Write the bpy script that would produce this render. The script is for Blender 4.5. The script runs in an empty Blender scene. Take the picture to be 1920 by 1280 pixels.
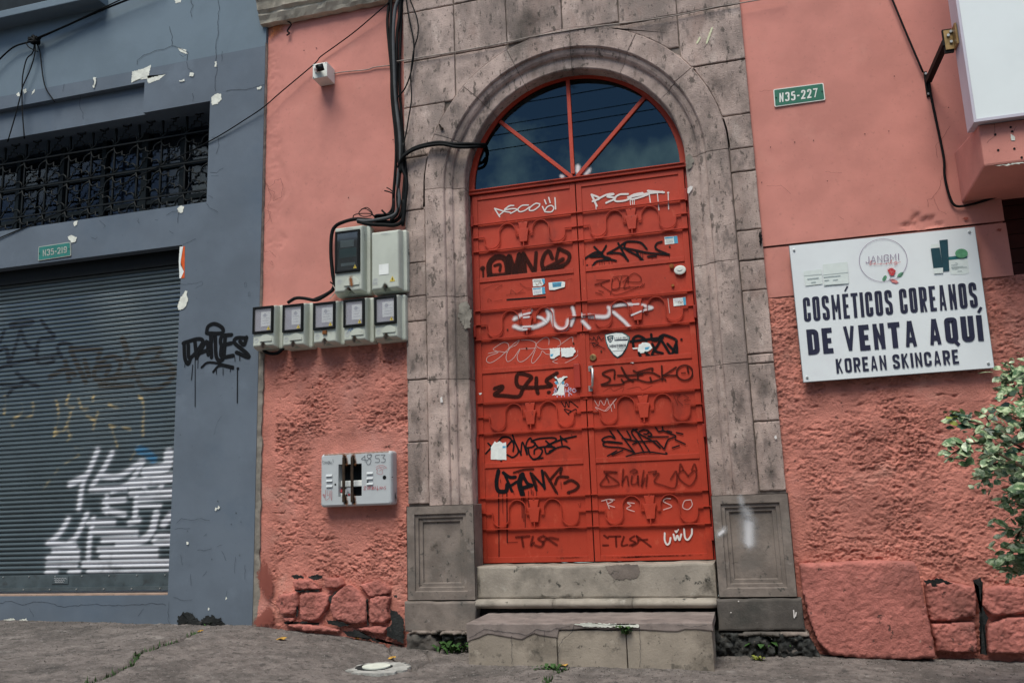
import bpy, bmesh, math, random
import numpy as np
from mathutils import Vector, Matrix, noise
random.seed(7); RNG = np.random.default_rng(7)
R_ = math.radians
SC = bpy.context.scene
COL = SC.collection
# ------------------------------------------------------------------ camera
YAW, PITCH, ROLL, FPX = R_(-14.88), R_(10.885), R_(-2.02), 1575.0
CAMP = Vector((0, -5.197, 1.0))
fw = Vector((math.sin(YAW)*math.cos(PITCH), math.cos(YAW)*math.cos(PITCH), math.sin(PITCH)))
r0 = Vector((math.cos(YAW), -math.sin(YAW), 0)); u0 = r0.cross(fw)
cr, sr = math.cos(ROLL), math.sin(ROLL)
cam_r, cam_u = cr*r0+sr*u0, -sr*r0+cr*u0
cd = bpy.data.cameras.new('camera'); cam = bpy.data.objects.new('camera', cd); COL.objects.link(cam)
cam.matrix_world = Matrix(((cam_r.x, cam_u.x, -fw.x, CAMP.x), (cam_r.y, cam_u.y, -fw.y, CAMP.y), (cam_r.z, cam_u.z, -fw.z, CAMP.z), (0, 0, 0, 1)))
cd.sensor_width = 36; cd.lens = FPX/1920*36; cd.clip_end = 2000; cd.clip_start = .05
SC.camera = cam
# ------------------------------------------------------------------ world, sun, exposure
CLOUD = (4.4, 2.2, 6.1)
SUN_EL, SUN_AZ = R_(60), R_(188)          # high, in front of the facade, a touch to the left
w = bpy.data.worlds.new('World'); SC.world = w; w.use_nodes = True
nt = w.node_tree; bg = nt.nodes['Background']
sky = nt.nodes.new('ShaderNodeTexSky'); sky.sky_type = 'NISHITA'; sky.sun_disc = False
sky.sun_elevation = SUN_EL; sky.sun_rotation = SUN_AZ; sky.altitude = 2800; sky.dust_density = 2.0; sky.ozone_density = 1.5
tc = nt.nodes.new('ShaderNodeTexCoord'); cn = nt.nodes.new('ShaderNodeTexNoise')
cn.inputs['Scale'].default_value = 6.0; cn.inputs['Detail'].default_value = 6; cn.inputs['Roughness'].default_value = .55
crp = nt.nodes.new('ShaderNodeValToRGB'); crp.color_ramp.elements[0].position = .50; crp.color_ramp.elements[1].position = .64
mx = nt.nodes.new('ShaderNodeMix'); mx.data_type = 'RGBA'
cmp_ = nt.nodes.new('ShaderNodeMapping'); cmp_.inputs['Location'].default_value = CLOUD; nt.links.new(tc.outputs['Generated'], cmp_.inputs['Vector']); nt.links.new(cmp_.outputs[0], cn.inputs['Vector']); nt.links.new(cn.outputs['Fac'], crp.inputs['Fac'])
nt.links.new(crp.outputs['Color'], mx.inputs['Factor']); nt.links.new(sky.outputs['Color'], mx.inputs['A'])
mx.inputs['B'].default_value = (9.5, 10.8, 11.0, 1)         # broken cloud
nt.links.new(mx.outputs['Result'], bg.inputs['Color']); bg.inputs['Strength'].default_value = .052
sd = bpy.data.lights.new('sun', 'SUN'); sd.energy = 1.5; sd.angle = R_(32); sd.color = (1, .955, .85)
so = bpy.data.objects.new('sun', sd); COL.objects.link(so)
sdir = Vector((math.sin(SUN_AZ)*math.cos(SUN_EL), math.cos(SUN_AZ)*math.cos(SUN_EL), math.sin(SUN_EL)))
so.rotation_euler = (-sdir).to_track_quat('-Z', 'Y').to_euler(); so.location = sdir*30
vs = SC.view_settings; vs.view_transform = 'Standard'; vs.look = 'None'; vs.gamma = 1; vs.exposure = 1.30; vs.use_curve_mapping = False
SC.cycles.transparent_max_bounces = 24
# ------------------------------------------------------------------ where things stand on the facade
def U(px, py, y=0.0):
    """the facade point (plane at depth y) whose image was surveyed at px,py of the 1920 wide photograph"""
    d = cam_r*((px-960)/FPX)+cam_u*(-(py-640)/FPX)+fw
    return CAMP+d*((y-CAMP.y)/d.y)
def UG(px, py, z):
    d = cam_r*((px-960)/FPX)+cam_u*(-(py-640)/FPX)+fw
    return CAMP+d*((z-CAMP.z)/d.z)
# ------------------------------------------------------------------ materials
MATS = {}
def lk(t, a, b): t.links.new(a, b)
def mat(name, col, rough=.8, var=.12, scale=4., col2=None, dirt=None, bump=0., bscale=80., bdist=.004, spec=.3, metal=0., rv=0., streak=0., lumps=0., attr=None, coat=0., emis=None, ramp=(.35, .65)):
    m = bpy.data.materials.new(name); m.use_nodes = True; t = m.node_tree; N = t.nodes
    b = N['Principled BSDF']; b.inputs['Roughness'].default_value = rough; b.inputs['Metallic'].default_value = metal
    b.inputs['Specular IOR Level'].default_value = spec; b.inputs['Coat Weight'].default_value = coat
    geo = N.new('ShaderNodeNewGeometry'); pos = geo.outputs['Position']
    def nz(sc, det=5, ro=.6, vec=None):
        n = N.new('ShaderNodeTexNoise'); n.inputs['Scale'].default_value = sc; n.inputs['Detail'].default_value = det; n.inputs['Roughness'].default_value = ro
        lk(t, vec or pos, n.inputs['Vector']); return n.outputs['Fac']
    def rampf(f, a, c):
        r = N.new('ShaderNodeMapRange'); r.interpolation_type = 'SMOOTHSTEP'; r.inputs[1].default_value = a; r.inputs[2].default_value = c
        lk(t, f, r.inputs[0]); return r.outputs[0]
    def mixc(f, a, c, mode='MIX'):
        x = N.new('ShaderNodeMix'); x.data_type = 'RGBA'; x.blend_type = mode
        if isinstance(f, float): x.inputs['Factor'].default_value = f
        else: lk(t, f, x.inputs['Factor'])
        for s, v in (('A', a), ('B', c)):
            if isinstance(v, tuple): x.inputs[s].default_value = (*v, 1)
            else: lk(t, v, x.inputs[s])
        return x.outputs['Result']
    c1 = tuple(v*(1-var) for v in col); c2 = col2 or tuple(min(1, v*(1+var)) for v in col)
    c = mixc(rampf(nz(scale), *ramp), c1, c2)
    if attr:
        a = N.new('ShaderNodeVertexColor'); a.layer_name = attr
        c = mixc(a.outputs['Alpha'], c, a.outputs['Color'])
    if dirt:
        for (dc, lo, hi, dsc, amt) in dirt:
            mp = N.new('ShaderNodeMapping'); mp.inputs['Location'].default_value = (dsc*1.7, 3.1, dsc)
            if streak: mp.inputs['Scale'].default_value = (1, 1, streak)
            lk(t, pos, mp.inputs['Vector'])
            f = rampf(nz(dsc, 7, .65, mp.outputs[0]), lo, hi)
            k = N.new('ShaderNodeMath'); k.operation = 'MULTIPLY'; k.inputs[1].default_value = amt; lk(t, f, k.inputs[0])
            c = mixc(k.outputs[0], c, dc)
    if rv:
        oi = N.new('ShaderNodeObjectInfo'); hs = N.new('ShaderNodeHueSaturation')
        mr = N.new('ShaderNodeMapRange'); mr.inputs[3].default_value = 1-rv; mr.inputs[4].default_value = 1+rv; lk(t, oi.outputs['Random'], mr.inputs[0])
        lk(t, mr.outputs[0], hs.inputs['Value']); lk(t, c, hs.inputs['Color']); c = hs.outputs['Color']
    lk(t, c, b.inputs['Base Color'])
    if bump or lumps:
        bp = N.new('ShaderNodeBump'); bp.inputs['Strength'].default_value = max(bump, .01); bp.inputs['Distance'].default_value = bdist
        lk(t, nz(bscale, 6, .7), bp.inputs['Height']); out = bp
        if lumps:
            b2 = N.new('ShaderNodeBump'); b2.inputs['Strength'].default_value = lumps; b2.inputs['Distance'].default_value = .02
            lk(t, nz(9, 3, .5), b2.inputs['Height']); lk(t, bp.outputs[0], b2.inputs['Normal']); out = b2
        lk(t, out.outputs[0], b.inputs['Normal'])
    if emis: b.inputs['Emission Color'].default_value = (*emis[0], 1); b.inputs['Emission Strength'].default_value = emis[1]
    MATS[name] = m; return m
def paint(name, col, alpha=1., soft=.15, grain=.0, rough=.7, gs=140.):
    """paint film with a feathered edge; attribute e runs 0 at the stroke's rim to 1 at its middle"""
    m = bpy.data.materials.new(name); m.use_nodes = True; t = m.node_tree; N = t.nodes
    b = N['Principled BSDF']; b.inputs['Base Color'].default_value = (*col, 1); b.inputs['Roughness'].default_value = rough; b.inputs['Specular IOR Level'].default_value = .12
    a = N.new('ShaderNodeAttribute'); a.attribute_name = 'e'
    g = N.new('ShaderNodeNewGeometry'); n = N.new('ShaderNodeTexNoise'); n.inputs['Scale'].default_value = gs; n.inputs['Detail'].default_value = 4; lk(t, g.outputs['Position'], n.inputs['Vector'])
    ad = N.new('ShaderNodeMath'); ad.operation = 'MULTIPLY_ADD'; ad.inputs[1].default_value = grain; lk(t, n.outputs['Fac'], ad.inputs[0])
    su = N.new('ShaderNodeMath'); su.operation = 'SUBTRACT'; lk(t, a.outputs['Fac'], su.inputs[0]); su.inputs[1].default_value = grain*.5; lk(t, su.outputs[0], ad.inputs[2])
    r = N.new('ShaderNodeMapRange'); r.interpolation_type = 'SMOOTHSTEP'; r.inputs[1].default_value = 0.02; r.inputs[2].default_value = max(soft, .03); r.inputs[4].default_value = alpha; lk(t, ad.outputs[0], r.inputs[0])
    lk(t, r.outputs[0], b.inputs['Alpha']); MATS[name] = m; return m
def glass(name, tint=(.8, .85, .9), refl=.06, rough=.02, film=0., filmcol=(.5, .5, .5), gcol=(1, 1, 1)):
    m = bpy.data.materials.new(name); m.use_nodes = True; t = m.node_tree; N = t.nodes
    N.remove(N['Principled BSDF']); o = N['Material Output']
    tr = N.new('ShaderNodeBsdfTransparent'); tr.inputs[0].default_value = (*tint, 1)
    df = N.new('ShaderNodeBsdfDiffuse'); df.inputs[0].default_value = (*filmcol, 1)
    gl = N.new('ShaderNodeBsdfGlossy'); gl.inputs['Roughness'].default_value = rough; gl.inputs['Color'].default_value = (*gcol, 1)
    fr0 = N.new('ShaderNodeLayerWeight'); fr0.inputs[0].default_value = .5; fr = N.new('ShaderNodeMath'); fr.operation = 'POWER'; fr.inputs[1].default_value = 5.; lk(t, fr0.outputs['Facing'], fr.inputs[0])
    ad = N.new('ShaderNodeMath'); ad.inputs[1].default_value = refl; lk(t, fr.outputs[0], ad.inputs[0])
    m0 = N.new('ShaderNodeMixShader'); m0.inputs[0].default_value = film; lk(t, tr.outputs[0], m0.inputs[1]); lk(t, df.outputs[0], m0.inputs[2])
    m1 = N.new('ShaderNodeMixShader'); lk(t, ad.outputs[0], m1.inputs[0]); lk(t, m0.outputs[0], m1.inputs[1]); lk(t, gl.outputs[0], m1.inputs[2])
    lk(t, m1.outputs[0], o.inputs['Surface']); MATS[name] = m; return m
def srgb(r, g, b):
    f = lambda v: (v/255/12.92) if v/255 <= .04045 else ((v/255+.055)/1.055)**2.4
    return (f(r), f(g), f(b))
STAIN = (.035, .034, .030)
mat('pink_smooth', (.585, .238, .198), .88, .08, 2.2, dirt=[((.34, .15, .125), .50, .80, 1.1, .40), ((.60, .28, .23), .55, .75, 5, .4), ((.30, .13, .11), .62, .72, 11, .25), ((.40, .17, .14), .60, .66, 42, .35)], bump=.25, bscale=160, bdist=.002, lumps=.10)
mat('pink_rough', (.57, .218, .170), .92, .16, 5, dirt=[((.62, .28, .235), .50, .72, 3, .7), ((.28, .11, .09), .56, .74, 8, .45), ((.32, .13, .105), .48, .76, 1.3, .5), ((.66, .36, .29), .56, .70, 2.1, .5), ((.05, .03, .026), .65, .69, 22, .8), ((.62, .42, .34), .70, .74, 33, .5)], bump=1., bscale=110, bdist=.010)
mat('pink_stone', (.50, .178, .148), .92, .18, 6, dirt=[((.27, .10, .08), .48, .68, 5, .65), ((.45, .32, .26), .67, .72, 26, .7), ((.045, .036, .032), .62, .68, 17, .8), ((.22, .10, .085), .5, .7, 1.7, .5)], bump=1., bscale=95, bdist=.010)
mat('red_primer', (.30, .075, .055), .85, .2, 12, bump=.3)
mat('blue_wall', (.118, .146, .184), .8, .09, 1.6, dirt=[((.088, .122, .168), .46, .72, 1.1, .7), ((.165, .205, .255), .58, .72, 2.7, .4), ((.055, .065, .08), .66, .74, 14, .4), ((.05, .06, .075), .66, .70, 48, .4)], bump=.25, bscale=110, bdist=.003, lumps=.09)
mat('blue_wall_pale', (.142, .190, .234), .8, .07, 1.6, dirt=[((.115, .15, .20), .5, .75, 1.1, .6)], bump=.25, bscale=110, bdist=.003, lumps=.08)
mat('bare_plaster', (.72, .73, .66), .95, .1, 30, bump=.5)
mat('cement', (.24, .22, .19), .95, .25, 14, dirt=[((.12, .11, .10), .5, .7, 8, .6)], bump=.6)
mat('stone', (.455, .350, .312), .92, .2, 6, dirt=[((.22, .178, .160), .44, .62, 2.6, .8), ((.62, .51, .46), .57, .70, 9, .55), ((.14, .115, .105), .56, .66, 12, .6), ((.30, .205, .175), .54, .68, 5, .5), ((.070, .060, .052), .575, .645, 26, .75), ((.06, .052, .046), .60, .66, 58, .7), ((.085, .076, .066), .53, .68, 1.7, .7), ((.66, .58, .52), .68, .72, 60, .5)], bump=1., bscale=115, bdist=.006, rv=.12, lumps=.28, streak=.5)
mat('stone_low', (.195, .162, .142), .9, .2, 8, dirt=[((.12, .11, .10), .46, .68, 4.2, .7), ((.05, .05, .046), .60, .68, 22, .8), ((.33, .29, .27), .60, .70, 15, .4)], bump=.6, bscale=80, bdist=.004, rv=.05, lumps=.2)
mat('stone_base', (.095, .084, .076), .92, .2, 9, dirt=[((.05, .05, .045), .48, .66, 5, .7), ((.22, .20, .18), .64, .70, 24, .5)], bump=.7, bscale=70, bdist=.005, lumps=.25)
mat('rubble', (.026, .028, .028), .95, .3, 12, dirt=[((.010, .012, .012), .45, .6, 7, .7), ((.12, .10, .09), .62, .68, 22, .5)], bump=.9, bscale=50, bdist=.01)
mat('rubble_stone', (.055, .056, .054), .95, .35, 12, dirt=[((.018, .020, .020), .46, .6, 7, .8), ((.20, .17, .15), .60, .66, 18, .6)], bump=1., bscale=50, bdist=.012)
mat('mortar', (.20, .165, .145), .95, .2, 18, dirt=[((.08, .07, .06), .5, .68, 9, .6)], bump=.6)
mat('step_concrete', (.315, .27, .222), .9, .12, 5, dirt=[((.16, .135, .11), .47, .64, 4, .7), ((.06, .055, .048), .58, .68, 9, .7), ((.05, .045, .04), .62, .68, 34, .7), ((.42, .37, .31), .60, .70, 13, .5)], bump=.7, bscale=80)
mat('step_top', (.225, .185, .17), .92, .15, 7, dirt=[((.12, .10, .095), .5, .66, 9, .6)], bump=.6, bscale=80)
mat('sill_stone', (.30, .265, .225), .9, .16, 6, dirt=[((.15, .135, .115), .5, .68, 4, .7), ((.03, .033, .03), .61, .67, 11, .9), ((.46, .43, .38), .6, .72, 15, .5)], bump=.6, bscale=70, lumps=.2)
mat('pavement', (.185, .160, .148), .95, .22, 9, dirt=[((.095, .084, .078), .46, .62, 2.6, .7), ((.05, .047, .045), .575, .65, 13, .7), ((.33, .30, .28), .58, .70, 8, .55), ((.42, .39, .36), .63, .67, 80, .6), ((.04, .037, .035), .63, .68, 60, .7), ((.06, .055, .05), .54, .62, 30, .6), ((.36, .33, .31), .60, .66, 38, .5)], bump=1., bscale=75, bdist=.012)
mat('grit', (.13, .11, .10), .95, .6, 60, dirt=[((.03, .028, .026), .45, .6, 30, .8), ((.40, .37, .34), .62, .68, 45, .7)])
mat('asphalt', (.05, .05, .052), .9, .2, 30, bump=.6, bscale=200)
mat('door_red', (.43, .045, .021), .52, .10, 2.5, dirt=[((.27, .030, .018), .50, .74, 1.7, .55), ((.52, .085, .045), .60, .76, 6, .45), ((.15, .022, .014), .54, .70, 4.3, .5), ((.07, .018, .013), .65, .70, 34, .7), ((.58, .22, .13), .68, .71, 50, .6), ((.56, .11, .06), .60, .68, 16, .35)], bump=.16, bscale=70, spec=.32, lumps=.10, streak=.45)
mat('door_red_dark', (.34, .030, .018), .5, .12, 4, dirt=[((.12, .02, .015), .62, .74, 14, .6)], bump=.12, spec=.4)
mat('black', (.005, .006, .007), .6, .2, 8, spec=.15)
mat('cable_black', (.004, .005, .006), .65, .3, 10, spec=.14)
mat('cable_grey', (.07, .075, .08), .6, .2, 10)
mat('cable_pale', (.34, .29, .26), .8, .2, 20)
mat('dark_room', (.010, .012, .014), .9, .1, 3, spec=.1)
mat('curtain', (.15, .15, .165), .9, .18, 3)
mat('grille_iron', (.004, .006, .007), .6, .3, 20, spec=.2)
mat('window_frame', (.010, .015, .017), .5, .2, 10, spec=.2)
mat('meter_plastic', (.50, .53, .47), .45, .06, 6, dirt=[((.27, .26, .21), .58, .75, 9, .5), ((.20, .14, .08), .70, .76, 40, .4)], spec=.4, rv=.05, bump=.05)
mat('meter_inside', (.40, .39, .43), .8, .05, 8)
mat('label_white', (.78, .80, .78), .6, .05, 20)
mat('label_grey', (.45, .47, .5), .6, .1, 20)
mat('warning_yellow', (.66, .50, .08), .5, .05, 8)
mat('rust', (.23, .085, .025), .9, .4, 40, bump=.5)
mat('rust_dark', (.035, .022, .014), .9, .4, 40, bump=.5)
mat('box_steel', (.47, .50, .52), .5, .04, 5, dirt=[((.36, .30, .24), .62, .75, 8, .4), ((.30, .13, .05), .70, .76, 30, .5)], spec=.4, bump=.06)
mat('white_plastic', (.72, .74, .70), .45, .04, 9, dirt=[((.5, .5, .46), .6, .75, 12, .3)], spec=.4)
mat('sign_white', (.74, .78, .80), .32, .03, 2, dirt=[((.62, .60, .66), .52, .74, 2.2, .45)], spec=.5)
mat('sign_edge', (.22, .23, .24), .5, .1, 8)
mat('sign_navy', (.020, .022, .050), .5, .05, 8)
mat('sign_violet', (.16, .08, .19), .5, .05, 8)
mat('print_red', (.50, .04, .05), .5, .1, 60)
mat('print_pink', (.62, .22, .20), .5, .1, 60)
mat('print_green', (.10, .30, .16), .5, .15, 60)
mat('print_teal', (.012, .055, .075), .5, .1, 20)
mat('print_teal_mid', (.02, .14, .15), .5, .1, 20)
mat('print_pale', (.66, .72, .70), .5, .03, 20)
mat('print_line', (.30, .36, .38), .5, .03, 20)
mat('plate_green', (.012, .135, .082), .45, .08, 9, spec=.4)
mat('plate_green_faded', (.030, .185, .160), .5, .12, 14, dirt=[((.20, .21, .21), .62, .7, 40, .5)])
mat('plate_white', (.74, .76, .72), .5, .05, 12)
mat('plate_grey', (.40, .42, .38), .6, .1, 20)
mat('lightbox_white', (.78, .83, .84), .35, .02, 2, dirt=[((.66, .72, .74), .55, .75, 1.5, .4)], spec=.5)
mat('lightbox_edge', (.55, .52, .60), .4, .04, 4, spec=.5)
mat('brass', (.30, .20, .09), .45, .2, 20, metal=.7)
mat('steel', (.55, .56, .55), .35, .1, 30, metal=.8)
mat('orange_paper', (.66, .10, .015), .7, .1, 20)
mat('paper_white', (.76, .80, .78), .8, .06, 40)
mat('paper_blue', (.10, .38, .58), .8, .1, 40)
mat('shutter_metal', (.052, .074, .086), .45, .10, 3, dirt=[((.05, .07, .08), .52, .7, 2.5, .6), ((.03, .03, .03), .68, .73, 40, .6)], spec=.5, attr='paint')
mat('shutter_dark', (.060, .080, .090), .5, .2, 8, dirt=[((.03, .03, .03), .55, .7, 12, .6)], spec=.4)
mat('dark_red_shutter', (.055, .012, .010), .6, .2, 6)
mat('threshold_tile', (.34, .235, .18), .8, .15, 12, dirt=[((.16, .12, .10), .55, .7, 14, .6)])
mat('cornice_cream', (.47, .42, .34), .9, .15, 8, dirt=[((.22, .19, .15), .5, .7, 6, .7), ((.06, .05, .04), .64, .7, 18, .7)], bump=.6, bscale=60, lumps=.3)
mat('leaf_light', (.095, .19, .075), .34, .2, 42, col2=(.42, .50, .31), rv=.35, spec=.6, ramp=(.42, .60))
mat('leaf_dark', (.04, .095, .06), .40, .3, 14, rv=.4, spec=.5)
mat('leaf_yellow', (.27, .30, .055), .5, .2, 20, rv=.2)
mat('weed', (.035, .085, .02), .6, .4, 30)
mat('moss', (.045, .06, .015), .95, .5, 60)
mat('bark', (.09, .06, .04), .9, .3, 20, bump=.5)
mat('dry_leaf', (.42, .24, .05), .8, .25, 30)
mat('drain_white', (.66, .70, .62), .5, .08, 12)
mat('drain_cement', (.36, .36, .34), .95, .2, 20, bump=.6)
mat('facade_far', (.42, .40, .37), .9, .1, 1)
glass('fan_glass', (.16, .20, .24), .075, .012, gcol=(.60, .92, 1.0))
glass('window_glass', (.62, .66, .70), .03, .05)
glass('meter_glass', (.94, .94, .95), .025, .10, .12, (.60, .60, .64))
glass('meter_glass_dark', (.6, .65, .65), .06, .04, .06, (.4, .42, .45))
paint('ink_black', (.006, .007, .009), .97, .18, .25)
paint('ink_brown', (.032, .008, .006), .86, .30, .35)
paint('ink_faint', (.07, .008, .006), .62, .30, .5)
paint('ink_dim', (.10, .016, .012), .55, .5, .6)
paint('ink_white', (.70, .66, .64), .96, .15, .3)
paint('ink_pale', (.66, .50, .47), .72, .3, .6)
paint('ink_violet', (.52, .47, .62), .8, .3, .4)
paint('spray_white', (.74, .72, .74), .97, 1.0, .30, gs=260)
paint('spray_blue', (.06, .16, .42), .7, .5, .4)
paint('ink_pen', (.13, .14, .16), .8, .3, .3)
paint('ink_pen_red', (.42, .055, .075), .8, .3, .3)
paint('ink_chalk', (.72, .74, .50), .8, .5, .9)
paint('crack_dark', (.022, .026, .034), .72, .8, 1.1, gs=60)
paint('crack_pink', (.13, .045, .035), .65, .8, 1.1, gs=60)
paint('stain_soot', (.010, .010, .010), .85, 1.0, .9, gs=60)
paint('spray_haze', (.66, .66, .68), .42, 1.1, .3, gs=260)
paint('stain_wash', (.05, .046, .042), .36, 1.2, 1.4, gs=45)
paint('primer', (.24, .075, .058), .9, .35, .9, gs=50)
paint('stain_rust', (.28, .10, .03), .85, .9, .7, gs=60)
paint('stain_orange', (.62, .20, .06), .6, .9, .5, gs=20)
paint('stain_moss', (.030, .030, .024), .62, 1.3, 1.6, gs=75)
# ------------------------------------------------------------------ mesh helpers
def wloc(o):
    v = Vector((0, 0, 0))
    while o: v += o.location; o = o.parent
    return v
class MB:
    def __init__(s): s.v = []; s.f = []; s.e = []; s.sm = []
    def add(s, vs, fs, e=None, smooth=False):
        k = len(s.v); s.v += [tuple(p) for p in vs]; s.f += [tuple(i+k for i in f) for f in fs]; s.e += list(e) if e is not None else [1.]*len(vs); s.sm += [smooth]*len(fs); return s
    def box(s, x0, x1, y0, y1, z0, z1):
        return s.add([(x, y, z) for x in (x0, x1) for y in (y0, y1) for z in (z0, z1)], [(0, 1, 3, 2), (4, 6, 7, 5), (0, 4, 5, 1), (2, 3, 7, 6), (0, 2, 6, 4), (1, 5, 7, 3)])
    def prism(s, poly, y0, y1):
        """polygon of (x,z) drawn out between two depths"""
        n = len(poly); vs = [(p[0], y0, p[1]) for p in poly]+[(p[0], y1, p[1]) for p in poly]
        return s.add(vs, [tuple(range(n)), tuple(range(2*n-1, n-1, -1))]+[(i, i+n, (i+1) % n+n, (i+1) % n) for i in range(n)])
    def tube(s, pts, r, seg=7, sub=6, straight=False, flat=1.):
        P = [Vector(p) for p in pts]; P = P if straight else crom(P, sub)
        rs = r if isinstance(r, list) else [r]*len(P)
        if len(rs) != len(P): rs = list(np.interp(np.linspace(0, 1, len(P)), np.linspace(0, 1, len(rs)), rs))
        vs = []; fs = []; nprev = None
        for i, p in enumerate(P):
            d = (P[min(i+1, len(P)-1)]-P[max(i-1, 0)]).normalized()
            a = nprev if nprev is not None else (Vector((0, 1, 0)) if abs(d.y) < .9 else Vector((1, 0, 0)))
            a = (a-d*a.dot(d)).normalized(); nprev = a; c = d.cross(a)
            for k in range(seg):
                t = 2*math.pi*k/seg; vs.append(p+(a*math.cos(t)*flat+c*math.sin(t))*rs[i])
        for i in range(len(P)-1):
            for k in range(seg): fs.append((i*seg+k, i*seg+(k+1) % seg, (i+1)*seg+(k+1) % seg, (i+1)*seg+k))
        fs.append(tuple(range(seg-1, -1, -1))); m = (len(P)-1)*seg; fs.append(tuple(range(m, m+seg)))
        return s.add(vs, fs, smooth=True)
    def cyl(s, c, r, y0, y1, seg=20, rx=None):
        return s.prism([(c[0]+(rx or r)*math.cos(2*math.pi*i/seg), c[1]+r*math.sin(2*math.pi*i/seg)) for i in range(seg)], y0, y1)
    def ribbon(s, pts, wid, y, smooth=True, caps=True, dy=.0006):
        """flat stroke on the plane y; pts are (x,z); wid a width or list of widths in metres"""
        P = [Vector((p[0], 0, p[1])) for p in pts]
        if len(P) == 1: P = [P[0]-Vector((wid*.1, 0, 0)), P[0]+Vector((wid*.1, 0, 0))]
        P = crom(P, 6) if smooth and len(P) > 2 else dens(P)
        W = list(np.interp(np.linspace(0, 1, len(P)), np.linspace(0, 1, len(wid)), wid)) if isinstance(wid, (list, tuple)) else [wid]*len(P)
        T = []
        for i in range(len(P)):
            d = P[min(i+1, len(P)-1)]-P[max(i-1, 0)]; T.append(d.normalized() if d.length > 1e-9 else (T[-1] if T else Vector((1, 0, 0))))
        rows = [(P[i], T[i], W[i]/2, 1.) for i in range(len(P))]
        if caps:
            for a in (.5, .85, 1.):
                k = math.sqrt(max(0, 1-a*a)); rows.insert(0, (P[0]-T[0]*W[0]/2*a, T[0], W[0]/2*max(k, .02), 1-a)); rows.append((P[-1]+T[-1]*W[-1]/2*a, T[-1], W[-1]/2*max(k, .02), 1-a))
        vs = []; es = []; fs = []; n = len(rows)
        for i, (p, t, h, e) in enumerate(rows):
            nrm = Vector((-t.z, 0, t.x)); yy = y-dy*i/n
            for k, ee in ((-1, 0), (0, e), (1, 0)): q = p+nrm*h*k; vs.append((q.x, yy, q.z)); es.append(ee)
        for i in range(n-1):
            for k in (0, 1): fs.append((i*3+k, i*3+k+1, i*3+k+4, i*3+k+3))
        return s.add(vs, fs, es)
    def patch(s, poly, y, jag=0., seed=0, n=0):
        """thin flat polygon film, edge value 0 at the rim and 1 in the middle"""
        rnd = random.Random(seed); Q = []
        m = len(poly)
        for i in range(m):
            a, b = poly[i], poly[(i+1) % m]; L = math.hypot(b[0]-a[0], b[1]-a[1]); k = max(1, int(L/.008)) if jag else 1
            for j in range(k):
                t = j/k; q = (a[0]+(b[0]-a[0])*t, a[1]+(b[1]-a[1])*t)
                if jag: q = (q[0]+rnd.uniform(-jag, jag), q[1]+rnd.uniform(-jag, jag))
                Q.append(q)
        cx = sum(q[0] for q in Q)/len(Q); cz = sum(q[1] for q in Q)/len(Q); k = len(Q)
        return s.add([(q[0], y, q[1]) for q in Q]+[(cx, y, cz)], [(i, (i+1) % k, k) for i in range(k)], [0.]*k+[1.])
    def build(s, name, m, parent=None, loc=None, bevel=0, smooth=False, **props):
        off = wloc(parent) if parent else Vector(loc or (0, 0, 0))
        me = bpy.data.meshes.new(name); me.from_pydata([(a-off.x, b-off.y, c-off.z) for a, b, c in s.v], [], s.f)
        at = me.attributes.new('e', 'FLOAT', 'POINT'); at.data.foreach_set('value', [float(x) for x in s.e])
        if any(s.sm) or smooth: me.polygons.foreach_set('use_smooth', [bool(x) or smooth for x in s.sm])
        me.materials.append(MATS[m]); me.update()
        o = bpy.data.objects.new(name, me); COL.objects.link(o)
        if bevel:
            bm = bmesh.new(); bm.from_mesh(me); bmesh.ops.remove_doubles(bm, verts=bm.verts, dist=1e-5)
            bmesh.ops.recalc_face_normals(bm, faces=bm.faces)
            bmesh.ops.bevel(bm, geom=[e for e in bm.edges if len(e.link_faces) == 2 and e.calc_face_angle(0) > .5], offset=bevel, segments=2, affect='EDGES', profile=.6)
            bm.to_mesh(me); bm.free()
        if parent: o.parent = parent
        else: o.location = off
        for k, v in props.items(): o[k] = v
        return o
def crom(P, sub=6):
    if len(P) < 3: return dens(P)
    out = []; Q = [P[0]*2-P[1]]+P+[P[-1]*2-P[-2]]
    for i in range(1, len(Q)-2):
        a, b, c, d = Q[i-1:i+3]
        for k in range(sub):
            t = k/sub; out.append(.5*((2*b)+(c-a)*t+(2*a-5*b+4*c-d)*t*t+(3*b-a-3*c+d)*t**3))
    return out+[P[-1]]
def dens(P):
    out = []
    for a, b in zip(P[:-1], P[1:]):
        for k in range(4): out.append(a.lerp(b, k/4))
    return out+[P[-1]]
def thing(name, label, cat, loc=(0, 0, 0), group=None):
    o = bpy.data.objects.new(name, None); COL.objects.link(o); o.location = loc; o.empty_display_size = .1
    o['label'] = label; o['category'] = cat
    if group: o['group'] = group
    return o
def box(name, m, parent, x0, x1, y0, y1, z0, z1, bevel=0, **k):
    return MB().box(x0, x1, y0, y1, z0, z1).build(name, m, parent, bevel=bevel, **k)
def resample(poly, step):
    out = []
    for i in range(len(poly)):
        a, b = poly[i], poly[(i+1) % len(poly)]; L = math.hypot(b[0]-a[0], b[1]-a[1]); k = max(1, int(round(L/step)))
        for j in range(k): out.append((a[0]+(b[0]-a[0])*j/k, a[1]+(b[1]-a[1])*j/k))
    return out
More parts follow.
